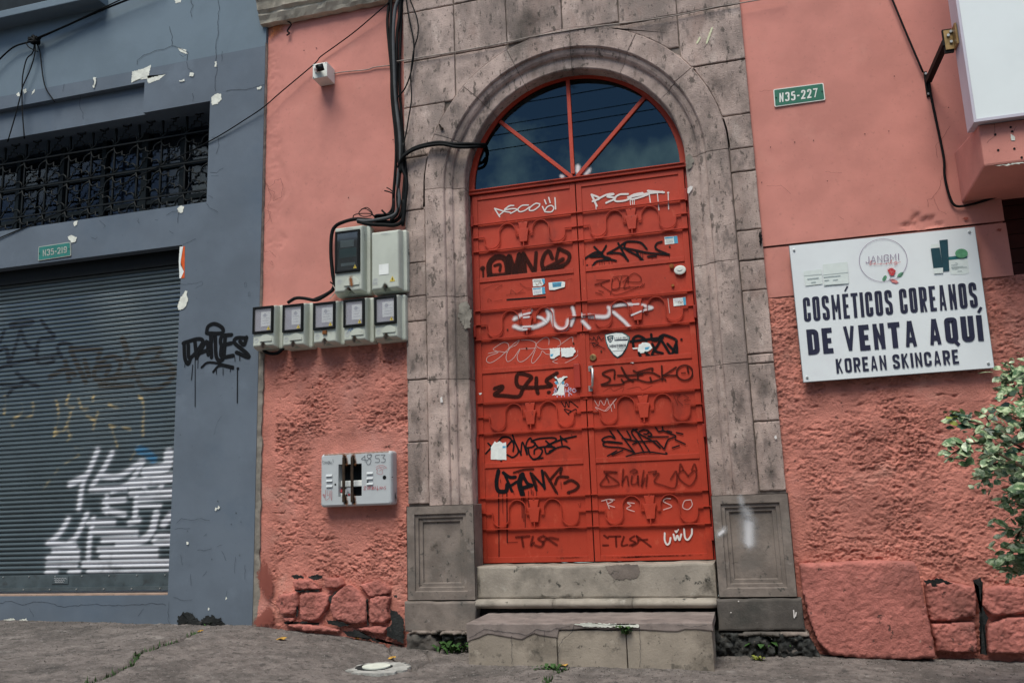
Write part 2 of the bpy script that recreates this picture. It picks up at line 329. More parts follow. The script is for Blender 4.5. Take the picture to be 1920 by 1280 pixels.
def inset(P, d):
    n = len(P); A = sum(P[i][0]*P[(i+1) % n][1]-P[(i+1) % n][0]*P[i][1] for i in range(n)); sg = 1 if A > 0 else -1; out = []
    for i in range(n):
        a, b, c = P[i-1], P[i], P[(i+1) % n]; t1 = Vector((b[0]-a[0], b[1]-a[1])); t2 = Vector((c[0]-b[0], c[1]-b[1]))
        t1.normalize(); t2.normalize(); n1 = Vector((-t1.y, t1.x)); n2 = Vector((-t2.y, t2.x)); m = n1+n2
        if m.length < 1e-6: m = n1
        m.normalize(); k = min(2., 1/max(.4, m.dot(n1))); out.append((b[0]+sg*m.x*d*k, b[1]+sg*m.y*d*k))
    return out
def ashlar(name, m, parent, poly, yf, yb, bev=.006, jit=.002, step=.05, seed=0, **k):
    """cut stone: wobbling outline, worn arris, face at yf"""
    rnd = random.Random(seed*13+5); P = [(p[0]+rnd.uniform(-jit, jit), p[1]+rnd.uniform(-jit, jit)) for p in resample(poly, step)]
    Q = inset(P, bev); n = len(P); Q1 = inset(P, bev*.3)
    b = [bev*rnd.choice((.7, 1, 1, 1.4)) for _ in P]
    vs = [(p[0], yb, p[1]) for p in P]+[(p[0], yf+b[i], p[1]) for i, p in enumerate(P)]+[(p[0], yf+b[i]*.25, p[1]) for i, p in enumerate(Q1)]+[(p[0], yf, p[1]) for p in Q]
    fs = []
    for r in range(3): fs += [(r*n+i, r*n+(i+1) % n, (r+1)*n+(i+1) % n, (r+1)*n+i) for i in range(n)]
    fs.append(tuple(range(3*n, 4*n)))
    return MB().add(vs, fs).build(name, m, parent, **k)
def boulder(name, m, parent, poly, yf, yb, rough=.01, bulge=.02, step=.012, seed=0, ns=16, edge=.035, **k):
    """lumpy stone: a height field inside the outline, its sides dropping back into the wall"""
    step = min(step, .011); P = resample(poly, .02); PX = np.array(P); NX = np.roll(PX, -1, 0)
    x0, z0 = PX.min(0)-step; x1, z1 = PX.max(0)+step; nx = int((x1-x0)/step)+2; nz = int((z1-z0)/step)+2
    X, Z = np.meshgrid(np.linspace(x0, x1, nx), np.linspace(z0, z1, nz)); X = X.ravel(); Z = Z.ravel()
    ins = np.zeros(len(X), bool); best = np.full(len(X), 9.); qx = X.copy(); qz = Z.copy()
    for (ax, az), (bx, bz) in zip(PX, NX):
        c = ((az > Z) != (bz > Z)) & (X < (bx-ax)*(Z-az)/((bz-az) if abs(bz-az) > 1e-9 else 1e-9)+ax); ins ^= c
        t = np.clip(((X-ax)*(bx-ax)+(Z-az)*(bz-az))/((bx-ax)**2+(bz-az)**2+1e-12), 0, 1); px, pz = ax+t*(bx-ax), az+t*(bz-az); d = np.hypot(X-px, Z-pz)
        u = d < best; best = np.where(u, d, best); qx = np.where(u, px, qx); qz = np.where(u, pz, qz)
    vs = []
    for i in range(len(X)):
        if ins[i]:
            v = Vector((X[i]*ns+seed*7, Z[i]*ns, seed)); d = best[i]+noise.noise(v*1.3)*.012; t = max(0., min(1., d/edge)); h = (1-(1-t)**2.2)*bulge
            vs.append((X[i], yf+bulge-h-noise.fractal(v, .25, 2.1, 6)*rough, Z[i]))
        else: w = noise.noise(Vector((qx[i]*40, qz[i]*40, seed)))*.003; vs.append((qx[i]+w, yb, qz[i]+w))
    fs = []
    for j in range(nz-1):
        for i in range(nx-1):
            q = (j*nx+i, j*nx+i+1, (j+1)*nx+i+1, (j+1)*nx+i)
            if any(ins[v] for v in q): fs.append(q)
    used = sorted({v for f in fs for v in f}); mp = {v: i for i, v in enumerate(used)}
    return MB().add([vs[v] for v in used], [tuple(mp[v] for v in f) for f in fs], smooth=True).build(name, m, parent, **k)
def relief(name, m, parent, x0, x1, z0, z1, step, yf, **k):
    """wall skin with real unevenness: yf(x,z) gives the depth"""
    nx = int((x1-x0)/step)+1; nz = int((z1-z0)/step)+1
    X = np.linspace(x0, x1, nx); Z = np.linspace(z0, z1, nz)
    vs = [(x, yf(x, z), z) for z in Z for x in X]
    fs = [(j*nx+i, j*nx+i+1, (j+1)*nx+i+1, (j+1)*nx+i) for j in range(nz-1) for i in range(nx-1)]
    return MB().add(vs, fs, smooth=True).build(name, m, parent, **k)
LAYER = {}
def lay(y, d=.0007):
    """next free film above a surface at depth y, so that no two films share a plane"""
    LAYER[y] = LAYER.get(y, 0)+1; return y-.0012-d*(LAYER[y] % 9)
def PXM(px, py, y): return (U(px+1, py, y)-U(px, py, y)).length
def strokes(parent, name, m, org, s, wid, lst, y, smooth=True, **k):
    """one tag: strokes surveyed on an enlarged detail (origin, scale) laid on plane y"""
    mb = MB(); yy = lay(y)
    for q in lst:
        wd = wid
        if isinstance(q[0], (int, float)): wd, q = q[0], q[1:]
        pts = [U(org[0]+a/s, org[1]+b/s, y) for a, b in q]; pm = PXM(org[0]+q[0][0]/s, org[1]+q[0][1]/s, y)
        mb.ribbon([(p.x, p.z) for p in pts], wd/s*pm, yy, smooth); yy -= .00012
    return mb.build(name, m, parent, **k)
def poly_film(parent, name, m, org, s, pts, y, jag=0., seed=1, film=None, **k):
    P = [U(org[0]+a/s, org[1]+b/s, y) for a, b in pts]
    return MB().patch([(p.x, p.z) for p in P], film if film is not None else lay(y), jag, seed).build(name, m, parent, **k)
# ---- drawn lettering (centre lines in a box w wide and 1 high)
def rr(P, r, n=4):
    out = [P[0]]
    for a, b, c in zip(P[:-2], P[1:-1], P[2:]):
        a, b, c = Vector(a), Vector(b), Vector(c); d1 = (a-b); d2 = (c-b); k = min(r, d1.length/2, d2.length/2); p = b+d1.normalized()*k; q = b+d2.normalized()*k
        for i in range(n+1): t = i/n; out.append(tuple(p*(1-t)**2+b*2*t*(1-t)+q*t*t))
    return out+[P[-1]]
WID = {'I': .34, 'Í': .34, '1': .4, ' ': .34, 'M': 1.25, '-': .55, 'V': 1.05, 'A': 1.05, 'J': .75, 'T': .95, 'E': .85, 'É': .85}
def glyph(c, w, t):
    a = t/2; l, r, b, u = a, w-a, a, 1-a; m = w/2; R = .2; h = .5
    S = {'O': [rr([(m, u), (r, u), (r, b), (l, b), (l, u), (m, u)], R)], 'C': [rr([(r, .64), (r, u), (l, u), (l, b), (r, b), (r, .36)], R)],
     'S': [rr([(r, .70), (r, u), (l, u), (l, .56), (r, .44), (r, b), (l, b), (l, .30)], R*.8)], 'M': [[(l, 0), (l, 1)], [(l, 1), (m, .3)], [(m, .3), (r, 1)], [(r, 1), (r, 0)]],
     'E': [[(l, 0), (l, 1)], [(l, u), (w, u)], [(l, h), (w*.88, h)], [(l, b), (w, b)]], 'T': [[(0, u), (w, u)], [(m, 0), (m, 1)]], 'I': [[(m, 0), (m, 1)]],
     'R': [[(l, 0), (l, 1)], rr([(l, u), (r, u), (r, .46), (l, .46)], R), [(m, .46), (r, 0)]], 'A': [[(l, 0), (m-.02, 1)], [(m+.02, 1), (r, 0)], [(w*.28, .26), (w*.72, .26)]],
     'N': [[(l, 0), (l, 1)], [(l, .98), (r, .02)], [(r, 0), (r, 1)]], 'D': [[(l, 0), (l, 1)], rr([(l, u), (r, u), (r, b), (l, b)], R*1.3)], 'V': [[(l, 1), (m, .04)], [(m, .04), (r, 1)]],
     'Q': [rr([(m, u), (r, u), (r, b), (l, b), (l, u), (m, u)], R), [(m, .2), (w, -.1)]], 'U': [rr([(l, 1), (l, b), (r, b), (r, 1)], R)], 'K': [[(l, 0), (l, 1)], [(l, .42), (r, 1)], [(w*.42, .56), (r, 0)]],
     'J': [rr([(r, 1), (r, b), (l, b), (l, .3)], R)], 'G': [rr([(r, .68), (r, u), (l, u), (l, b), (r, b), (r, .46), (m, .46)], R)], '-': [[(0, .45), (w, .45)]],
     '1': [[(l, .78), (m, .98)], [(m, 1), (m, 0)]], '2': [rr([(l, .7), (l, u), (r, u), (r, .56), (l, b)], R*.9), [(0, b), (w, b)]], '3': [rr([(l, .76), (l, u), (r, u), (r, .54), (m, .53)], R*.8), rr([(m, .53), (r, .52), (r, b), (l, b), (l, .25)], R*.8)],
     '5': [rr([(r, u), (l, u), (l, .56), (r, .6), (r, b), (l, b), (l, .22)], R*.5)], '7': [[(0, u), (w, u)], [(r, u), (m*.8, 0)]], '9': [rr([(r, .45), (l, .45), (l, u), (r, u), (r, b), (l, b), (l, .2)], R*.8)],
     '8': [rr([(m, u), (r, u), (r, .55), (l, .5), (l, b), (r, b), (r, .5), (l, .55), (l, u), (m, u)], R*.7)], '4': [[(w*.7, 0), (w*.7, 1)], [(w*.7, 1), (0, .3)], [(0, .3), (w, .3)]], 'B': [[(l, 0), (l, 1)], rr([(l, u), (r, u), (r, h), (l, h)], R), rr([(l, h), (r, h), (r, b), (l, b)], R)], 'Y': [[(l, 1), (m, .45)], [(r, 1), (m, .45)], [(m, .5), (m, 0)]], 'H': [[(l, 0), (l, 1)], [(r, 0), (r, 1)], [(l, h), (r, h)]]}
    if c == 'É': return S['E']+[[(m, 1.1), (m+.12, 1.3)]]
    if c == 'Í': return S['I']+[[(m, 1.1), (m+.12, 1.3)]]
    return S.get(c, [])
def lettering(parent, name, m, text, quad, y, t=.17, gap=.14, org=(0, 0), s=1., **k):
    """quad: TL, TR, BR, BL of the line of writing (survey pixels)"""
    q = [U(org[0]+a/s, org[1]+b/s, y) for a, b in quad]; H = ((q[0]-q[3]).length+(q[1]-q[2]).length)/2; W = ((q[0]-q[1]).length+(q[3]-q[2]).length)/2
    tot = sum(WID.get(c, 1) for c in text); g = gap*(len(text)-1); unit = (W/H-g)/tot
    mb = MB(); x = 0; L = W/H; yy = lay(y)
    for c in text:
        ww = WID.get(c, 1)*unit
        for st in glyph(c, ww, t):
            pts = []
            for (a, b) in st:
                f = (x+a)/L; p = q[3].lerp(q[2], f).lerp(q[0].lerp(q[1], f), b); pts.append((p.x, p.z))
            zmax = max(b for a, b in st); dg = len(st) == 2 and abs(st[0][0]-st[1][0]) > .02 and abs(st[0][1]-st[1][1]) > .02
            mb.ribbon(pts, t*H*(.5 if zmax > 1.15 else .64 if dg else 1.)*(.80 if c in 'NM' else 1.), yy, smooth=False, caps=False, dy=0); yy -= .00006
        x += ww+gap
    return mb.build(name, m, parent, **k)
# ------------------------------------------------------------------ ground
GX = [-40, -8, -5.3, -3.24, -2.6, -2.15, -1.5, .3, .9, 1.6, 4, 40]; GZ = [.9, .33, .293, .262, .195, .135, .128, .115, .10, .088, .0, -.9]
def gz(x, y=0.): return float(np.interp(x, GX, GZ))+.010*min(0, y+.3)
crk = [[(380, 1180), (330, 1203), (262, 1222), (245, 1240), (190, 1262), (110, 1290)], [(262, 1222), (330, 1196)], [(1062, 1250), (1035, 1262), (1012, 1290)], [(800, 1222), (812, 1238), (770, 1256)], [(720, 1203), (745, 1236), (790, 1262)], [(876, 1262), (1000, 1258)]]
CRK = [[UG(a, b, .26 if a < 480 else .13) for a, b in c] for c in crk]
SEG = [(a, b) for c in CRK for a, b in zip(c[:-1], c[1:])]
SEGB = [(a, b, (min(a.x, b.x)-.05, max(a.x, b.x)+.05, min(a.y, b.y)-.05, max(a.y, b.y)+.05)) for a, b in SEG]
def segd(x, y, a, b):
    dx, dy = b.x-a.x, b.y-a.y; t = max(0, min(1, ((x-a.x)*dx+(y-a.y)*dy)/(dx*dx+dy*dy+1e-9))); return math.hypot(x-a.x-dx*t, y-a.y-dy*t)
def paveZ(x, y):
    n = noise.fractal(Vector((x*2.1, y*2.1, 3.)), .9, 2., 4)*.012+noise.fractal(Vector((x*21, y*21, 9.)), .4, 2., 4)*.0045
    wob = noise.noise(Vector((x*14, y*14, 0)))*.012
    d = min([segd(x+wob, y+wob, a, b) for a, b, q in SEGB if q[0] < x < q[1] and q[2] < y < q[3]] or [1.]); c = max(0, 1-d/.018)
    return gz(x, y)+n-.035*c
def grid_ground(name, m, x0, x1, y0, y1, st, fz):
    nx = int((x1-x0)/st)+1; ny = int((y1-y0)/st)+1; X = np.linspace(x0, x1, nx); Y = np.linspace(y0, y1, ny)
    vs = [(x, y, fz(x, y)) for y in Y for x in X]; fs = [(j*nx+i, j*nx+i+1, (j+1)*nx+i+1, (j+1)*nx+i) for j in range(ny-1) for i in range(nx-1)]
    return MB().add(vs, fs, smooth=True).build(name, m, None, kind='structure')
PX0, PX1, PY0 = -6.4, 2.4, -1.95
grid_ground('pavement', 'pavement', PX0, PX1, PY0, .12, .0105, paveZ)
mb = MB()
def strip(x0, x1, y0, y1, n=40):
    X = np.linspace(x0, x1, n); vs = [(x, y, gz(x, y)-.004) for y in (y0, y1) for x in X]; mb.add(vs, [(i, i+1, n+i+1, n+i) for i in range(n-1)])
strip(-40, PX0, -2.4, .12); strip(PX1, 40, -2.4, .12); strip(PX0, PX1, -2.4, PY0)
mb.build('pavement', 'pavement', None, kind='structure')
X = np.linspace(-40, 40, 60); k = 60
MB().add([(x, y, gz(x, -2.4)-dz) for y, dz in ((-2.4, 0.006), (-2.55, .006), (-2.56, .15)) for x in X], [(r*k+i, r*k+i+1, (r+1)*k+i+1, (r+1)*k+i) for r in range(2) for i in range(k-1)]).build('kerb', 'step_concrete', None, kind='structure')
MB().add([(x, y, gz(max(-40, min(40, x)), -2.4)-.15) for y in (-2.555, -10, -400) for x in np.linspace(-400, 400, k)], [(r*k+i, r*k+i+1, (r+1)*k+i+1, (r+1)*k+i) for r in range(2) for i in range(k-1)]).build('road', 'asphalt', None, kind='structure')
# the house across the street, which the panes reflect and which cuts off the low sky
op = thing('opposite_house', 'plain two-storey house across the street, seen only in reflections', 'building', (-2, -13.5, 0))
box('wall', 'facade_far', op, -16, 13, -16, -13.5, -1.2, 7.2); box('eave', 'mortar', op, -16.3, 13.3, -16.3, -13.0, 7.2, 7.45)
for i in range(9):
    for z in (.9, 4.2): wn = box('window', 'window_frame', op, -14+i*3.0, -12.6+i*3.0, -13.52, -13.47, z, z+1.6); box('sill', 'mortar', wn, -14.1+i*3.0, -12.5+i*3.0, -13.5, -13.35, z-.12, z-.02)
for i, (y_, z_) in enumerate(((-7.2, 7.6), (-7.3, 7.15), (-7.1, 6.8), (-9.5, 8.4))):
    o = MB().tube([(x, y_, z_+.0012*x*x+.02*x) for x in range(-16, 14, 3)], .008, 6, 3).build('street_cable', 'cable_black', None, loc=(0, y_, z_)); o['category'] = 'cable'
    o['label'] = ('topmost of the near overhead street cables, reflected in the fanlight', 'middle near overhead street cable, reflected in the fanlight', 'lowest near overhead street cable, reflected in the fanlight', 'far overhead street cable above the opposite kerb')[i]
# the moss and grass growing in the pavement joints
rnd = random.Random(3); mb = MB()
for ci, c in enumerate(CRK[:1]+CRK[2:3]):
    for a, b in zip(c[:-1], c[1:]):
        for i in range(int((b-a).length*(420 if ci else 330))):
            t = rnd.random(); p = a.lerp(b, t)
            if noise.noise(Vector((p.x*3, p.y*3, 1))) < -.12: continue
            x, y = p.x+rnd.gauss(0, .010), p.y+rnd.gauss(0, .010); z = paveZ(x, y)-.004; h = rnd.uniform(.010, .036); an = rnd.uniform(0, 6.3); l = rnd.uniform(-.02, .02)
            dx, dy = math.cos(an)*.0055, math.sin(an)*.0055
            mb.add([(x-dx, y-dy, z), (x+dx, y+dy, z), (x+l, y-l, z+h)], [(0, 1, 2)])
gm = MB(); rg_ = random.Random(8)
for i in range(3800):
    x = rg_.uniform(-5.4, 1.8); y = -.02-abs(rg_.gauss(0, .30)) if i % 3 else rg_.uniform(-1.7, 0)
    if -1.6 < x < -.2 and y > -.5: y -= .5
    s_ = rg_.uniform(.0018, .0065)*(1.6 if rg_.random() < .05 else 1); z = paveZ(x, y)-s_*.3; a_ = rg_.uniform(0, 2)
    gm.add([(x+s_*math.cos(a_+k*2.1)*rg_.uniform(.6, 1.2), y+s_*math.sin(a_+k*2.1)*rg_.uniform(.6, 1.2), z) for k in range(3)]+[(x, y, z+s_*1.1)], [(0, 1, 3), (1, 2, 3), (2, 0, 3)])
gm.build('grit', 'grit', None, kind='stuff', label='loose grit and dirt gathered along the foot of the walls', category='grit')
mb.build('crack_grass', 'weed', None, kind='stuff', label='green moss and grass growing in the pavement cracks', category='grass')
# ------------------------------------------------------------------ the grey-blue building
BX, SHX, WNX = -3.232, -3.895, -3.698
blue = thing('blue_building', 'grey-blue painted building with roller shutter and barred window, left of the pink house', 'building', (-5, 0, .2))
yb = -.02
mb = MB()
mb.box(SHX, BX, yb, .5, .0, 2.975); mb.box(-9, -6.3, yb, .5, .0, 2.975); mb.box(-9, BX, yb, .5, 2.975, 3.288); mb.box(WNX, BX, yb, .5, 3.288, 4.10); mb.box(-9, -7.2, yb, .5, 3.288, 4.10)
mb.box(-4.30, BX, yb, .5, 4.10, 4.36)
mb.build('wall', 'blue_wall', blue)
box('ledge', 'blue_wall', blue, -9, BX, yb, .5, 4.36, 4.475)
box('lintel', 'blue_wall', blue, -9, -4.30, .03, .5, 4.112, 4.36)
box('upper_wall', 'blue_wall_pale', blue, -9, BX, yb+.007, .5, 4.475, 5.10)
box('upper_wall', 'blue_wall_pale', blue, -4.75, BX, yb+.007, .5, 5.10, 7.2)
box('upper_sill', 'blue_wall_pale', blue, -9, -4.70, -.16, .3, 5.10, 5.165, bevel=.006)
box('upper_window', 'window_frame', blue, -9, -4.75, .16, .3, 5.165, 7.2)
box('plinth', 'blue_wall', blue, -6.3, SHX, yb, .5, .0, .462)
box('threshold', 'threshold_tile', blue, -6.3, SHX, yb+.006, .2, .462, .470)
box('interior', 'dark_room', blue, -7.2, WNX, .55, 1.6, 3.2, 4.2)
box('shutter_housing', 'black', blue, -6.3, SHX, .06, .5, 2.86, 2.975)
# window behind the grille
box('curtain', 'curtain', blue, -5.02, WNX, .44, .46, 3.288, 4.10)
box('window_pane', 'window_glass', blue, -7.2, WNX, .330, .334, 3.288, 4.10)
for x in (-3.83, -4.17, -4.52, -4.93, -5.35, -5.8): box('window_frame_bar', 'window_frame', blue, x-.02 if x != -4.52 else x-.035, x+.02, .30, .36, 3.288, 4.10)
for z in (3.50, 3.79): box('window_frame_bar', 'window_frame', blue, -7.2, WNX, .31, .35, z-.018, z+.018)
gr = MB().box(-7.2, WNX, .148, .160, 3.30, 3.312).build('grille', 'grille_iron', blue)
gxs = [-3.80-.222*i for i in range(0, 11)]
for x in gxs: box('grille_bar', 'grille_iron', gr, x-.007, x+.007, .140, .156, 3.288, 4.10)
for z in (3.455, 3.70, 3.945): box('grille_rod', 'grille_iron', gr, -7.2, WNX, .128, .140, z-.006, z+.006)
mot = [(0, .04), (.10, .07), (.20, .15), (.24, .26), (.24, .30), (.35, .30), (.35, .41), (.47, .41), (.47, .52), (.58, .52), (.58, .63), (.70, .63), (.70, .72), (.76, .80), (.86, .86), (1, .90)]
mot2 = [(0, .96), (.05, .80), (.15, .72), (.30, .74), (.36, .80), (.36, .66), (.48, .62), (.52, .60)]
mot3 = [(1, .04), (.95, .20), (.85, .28), (.70, .26), (.64, .20), (.64, .34), (.52, .38), (.48, .40)]
proto = None
for row, (za, zb_) in enumerate(((3.215, 3.455), (3.455, 3.70), (3.70, 3.945), (3.945, 4.19))):
    for i in range(len(gxs)-1):
        xa = gxs[i+1]
        if proto is None:
            mb = MB()
            for mm in (mot, mot2, mot3): mb.tube([(u*.222, .134, v*.24) for u, v in mm], .0065, 5, straight=True)
            proto = mb.build('grille_scroll', 'grille_iron', None); proto.parent = gr; o = proto
        else: o = proto.copy(); COL.objects.link(o); o.parent = gr
        o.location = Vector((xa, 0, za))-wloc(gr)
    # the last narrow bay by the pier
mb = MB(); mb.tube([(WNX-.102+u*.222, .134, 3.70+v*.24) for u, v in mot[:7]], .0065, 5, straight=True); mb.build('grille_scroll', 'grille_iron', gr)
# roller shutter
sh = thing('roller_shutter', 'grey steel roller shutter covered in white and brown graffiti', 'shutter', (-5, .1, .487))
SX0, SX1, SZ0, PIT, NS = -6.3, SHX, .60, .0345, 68
ncol = 340; xs = np.linspace(SX0, SX1, ncol)
prof = [(0, .0), (.006, -.007), (.013, -.0115), (.020, -.0115), (.026, -.008), (.0305, -.001), (.0345, .004)]
PO = (0, 560, 4.923); PW = (60, 800, 4.0)
def seglist(org, lst, wd):
    S = []
    for q in lst:
        w_ = wd
        if isinstance(q[0], (int, float)): w_, q = q[0], q[1:]
        P = [U(org[0]+a/org[2], org[1]+b/org[2], .09) for a, b in q]; P = crom(P, 4) if len(P) > 2 else P
        pm = PXM(org[0]+q[0][0]/org[2], org[1]+q[0][1]/org[2], .09)/org[2]
        for a, b in zip(P[:-1], P[1:]): S.append((a.x, a.z, b.x, b.z, w_*pm/2))
    return np.array(S)
blk = [[(0, 400), (40, 290)], [(90, 240), (190, 200), (290, 200), (280, 230), (100, 255)], [(190, 280), (140, 440), (90, 600)], [(190, 290), (250, 430), (350, 480)], [(380, 200), (440, 280), (500, 360), (360, 380), (350, 590), (490, 580), (480, 550)], [(570, 540), (530, 460), (560, 410), (640, 420), (660, 450)], [(0, 480), (50, 450), (80, 600)], [(0, 640), (100, 600), (400, 540), (560, 510)], [(150, 680), (230, 750), (350, 810)], [(70, 890), (120, 830), (230, 760)], [(0, 790), (200, 800)], [(60, 460), (100, 620)]]
brn = [[(650, 460), (930, 470)], [(930, 470), (900, 560)], [(650, 470), (720, 620), (790, 770)], [(600, 570), (640, 760)], [(460, 720), (600, 650), (690, 700)], [(780, 570), (820, 710)], [(930, 590), (1010, 530), (1100, 560), (1110, 620), (1060, 740)], [(930, 590), (880, 640), (870, 720), (940, 760), (1050, 720), (1250, 690)], [(900, 640), (1010, 620), (980, 690)], [50, (1130, 370), (1180, 500)], [(1160, 560), (1210, 600), (1240, 700)], [(1250, 570), (1320, 490), (1480, 460), (1450, 530)], [(1400, 570), (1530, 590), (1610, 660), (1560, 760), (1420, 840), (1310, 810), (1270, 740)], [(920, 800), (1220, 800)], [(1050, 720), (1600, 670)]]
ylw = [[(40, 900), (40, 1060)], [(195, 980), (190, 1060), (100, 1120), (120, 1170)], [(300, 960), (310, 1060), (230, 1110)], [(510, 900), (540, 1040), (520, 1150), (500, 1260)], [(640, 880), (610, 980), (680, 1000)], [(720, 920), (760, 1020), (840, 990), (860, 900)], [(790, 1080), (880, 1120)], [(620, 1150), (640, 1260)], [(1000, 970), (1050, 1000), (1140, 990)], [(1010, 1170), (1200, 1200)], [(1280, 900), (1320, 960), (1320, 1260)], [(650, 1050), (600, 1200), (500, 1250)], [(900, 1050), (850, 1230)]]
yl2 = [[(170, 60), (200, 20)], [(260, 110), (300, 60)], [(320, 150), (380, 160)], [(600, 20), (640, 150)], [(830, 20), (800, 130), (740, 240)], [(350, 210), (200, 310), (80, 470)]]
wht = [[(490, 175), (430, 320), (380, 420), (350, 610)], [(600, 195), (520, 340), (450, 440)], [40, (285, 430), (390, 375)], [(500, 365), (650, 370), (820, 260)], [(830, 260), (730, 420), (600, 480)], [(440, 470), (700, 460)], [(540, 560), (690, 545)], [(560, 520), (560, 640)], [38, (785, 500), (770, 690)], [(540, 620), (690, 655)], [70, (1025, 200), (1000, 300), (850, 340)], [36, (850, 370), (835, 430), (870, 490), (960, 470), (965, 390)], [60, (740, 430), (1040, 380)], [(740, 500), (1050, 480)], [30, (790, 545), (1040, 520)], [24, (800, 590), (960, 590)], [(270, 690), (210, 790), (130, 870)], [(410, 655), (330, 820), (260, 880)], [(460, 690), (430, 850), (420, 990)], [(420, 720), (610, 715)], [(730, 720), (800, 700)], [(440, 785), (780, 790)], [(530, 850), (780, 835)], [48, (930, 650), (890, 790), (800, 860), (640, 880)], [48, (1035, 665), (985, 730)], [(1035, 820), (940, 820), (920, 870), (1035, 870)], [(120, 870), (320, 890)], [(160, 930), (340, 930)], [(120, 985), (340, 985)], [(500, 920), (930, 910)], [(520, 970), (930, 970)], [44, (390, 1030), (1030, 1020)], [30, (110, 1090), (180, 1088)], [30, (280, 1090), (350, 1085)], [26, (620, 1090), (1030, 1082)], [24, (110, 1035), (330, 1035)], [24, (420, 1085), (600, 1085)]]
blu = [[(800, 170), (850, 190), (910, 240)]]
LAYERS = [((.004, .006, .008), seglist(PO, blk, 30), .006, 1.), ((.030, .024, .014), seglist(PO, brn, 42), .009, .95), ((.40, .30, .13), seglist(PO, ylw, 24), .008, .8), ((.36, .28, .13), seglist(PW, yl2, 16), .006, .45), ((.02, .13, .26), seglist(PW, blu, 55), .014, .9), ((.50, .52, .57), seglist(PW, wht, 46), .034, .28), ((.60, .61, .66), seglist(PW, wht, 33), .014, .9)]
XX = np.tile(xs, NS*len(prof)); ZZ = np.repeat(np.array([SZ0+i*PIT+p[0] for i in range(NS) for p in prof]), ncol)
C = np.zeros((len(XX), 4))
for col, S, soft, op in LAYERS:
    d = np.full(len(XX), 9.)
    m0 = (XX > S[:, [0, 2]].min()-.1) & (XX < S[:, [0, 2]].max()+.1) & (ZZ > S[:, [1, 3]].min()-.1) & (ZZ < S[:, [1, 3]].max()+.1)
    x_, z_ = XX[m0], ZZ[m0]; dd = np.full(len(x_), 9.)
    for ax, az, bx, bz, h in S:
        L = (bx-ax)**2+(bz-az)**2+1e-12; t = np.clip(((x_-ax)*(bx-ax)+(z_-az)*(bz-az))/L, 0, 1)
        dd = np.minimum(dd, np.hypot(x_-ax-t*(bx-ax), z_-az-t*(bz-az))-h)
    d[m0] = dd
    if col[0] > .3 and col[2] < .2: op = op*np.clip(.55+.9*np.sin(XX*37)*np.sin(ZZ*31+XX*11), 0, 1.6)
    a = np.clip(.5-d/(2*soft), 0, 1); a = a*a*(3-2*a)*op
    a = np.clip(a, 0, 1)
    na = a+C[:, 3]*(1-a); C[:, :3] = (np.array(col)*a[:, None]+C[:, :3]*(C[:, 3]*(1-a))[:, None])/np.maximum(na, 1e-6)[:, None]; C[:, 3] = na
C = C.reshape(NS, len(prof)*ncol, 4); npf = len(prof)
F = [(j*ncol+i, j*ncol+i+1, (j+1)*ncol+i+1, (j+1)*ncol+i) for j in range(npf-1) for i in range(ncol-1)]
for s_ in range(NS):
    me = bpy.data.meshes.new('slat'); z0 = SZ0+s_*PIT
    me.from_pydata([(x, .1+dy-.1, z0+dz-.487) for dz, dy in prof for x in xs+5], [], F)
    at = me.color_attributes.new('paint', 'FLOAT_COLOR', 'POINT'); at.data.foreach_set('color', C[s_].astype(np.float32).ravel())
    me.polygons.foreach_set('use_smooth', [True]*len(F)); me.materials.append(MATS['shutter_metal'])
    o = bpy.data.objects.new('slat', me); COL.objects.link(o); o.parent = sh
bb = box('bottom_rail', 'shutter_dark', sh, SX0, SX1, .084, .106, .487, .600, bevel=.003)
box('bottom_flange', 'shutter_dark', bb, SX0, SX1, .062, .0835, .487, .512)
pl = box('maker_plate', 'shutter_dark', bb, *[U(97, 0, .084).x if 0 else v for v in (-4.965, -4.82)], .079, .0838, .535, .588, bevel=.002)
mb = MB()
for a in ((-4.945, -4.835, .574), (-4.94, -4.85, .560), (-4.935, -4.86, .548)): mb.ribbon([(a[0]+(a[1]-a[0])*t, a[2]+.004*math.sin(t*30)) for t in np.linspace(0, 1, 14)], .003, .0782)
mb.build('plate_lettering', 'label_grey', bb)
for x in [-4.0-.235*i for i in range(9)]: MB().cyl((x, .590), .005, .079, .086, 8).build('rivet', 'steel', bb); MB().cyl((x-.02, .500), .005, .056, .064, 8).build('rivet', 'steel', bb)
# bare patches, cracks and marks on the blue wall (origins: detail survey)
A0 = (0, 0, 2.56); W0 = yb
def bare(name, o, pts, seed, y=yb, par=blue): return poly_film(par, name, 'bare_plaster', o[:2], o[2], pts, y, .004, seed)
bare('bare_plaster', A0, [(635, 345), (690, 330), (725, 312), (718, 350), (712, 378), (760, 365), (795, 358), (770, 380), (715, 402), (705, 380), (660, 385), (632, 398)], 1)
bare('bare_plaster', A0, [(1013, 470), (1035, 452), (1062, 450), (1064, 478), (1045, 500), (1018, 508)], 2)
bare('bare_plaster', A0, [(838, 0), (872, -12), (868, 14), (845, 18)], 3, yb+.007)
bare('bare_plaster', A0, [(852, 1000), (872, 985), (884, 995), (876, 1022), (855, 1020)], 4)
bare('bare_plaster', A0, [(355, 1068), (372, 1060), (372, 1080), (357, 1086)], 5)
bare('bare_plaster', A0, [(325, 1138), (345, 1130), (370, 1140), (365, 1160), (345, 1168)], 6)
bare('bare_plaster', A0, [(915, 348), (935, 352), (930, 370), (912, 366)], 7); bare('bare_plaster', A0, [(862, 390), (888, 382), (890, 390), (868, 396)], 8)
bare('bare_plaster', A0, [(450, 375), (464, 372), (462, 400), (455, 424), (447, 418), (456, 400)], 9)
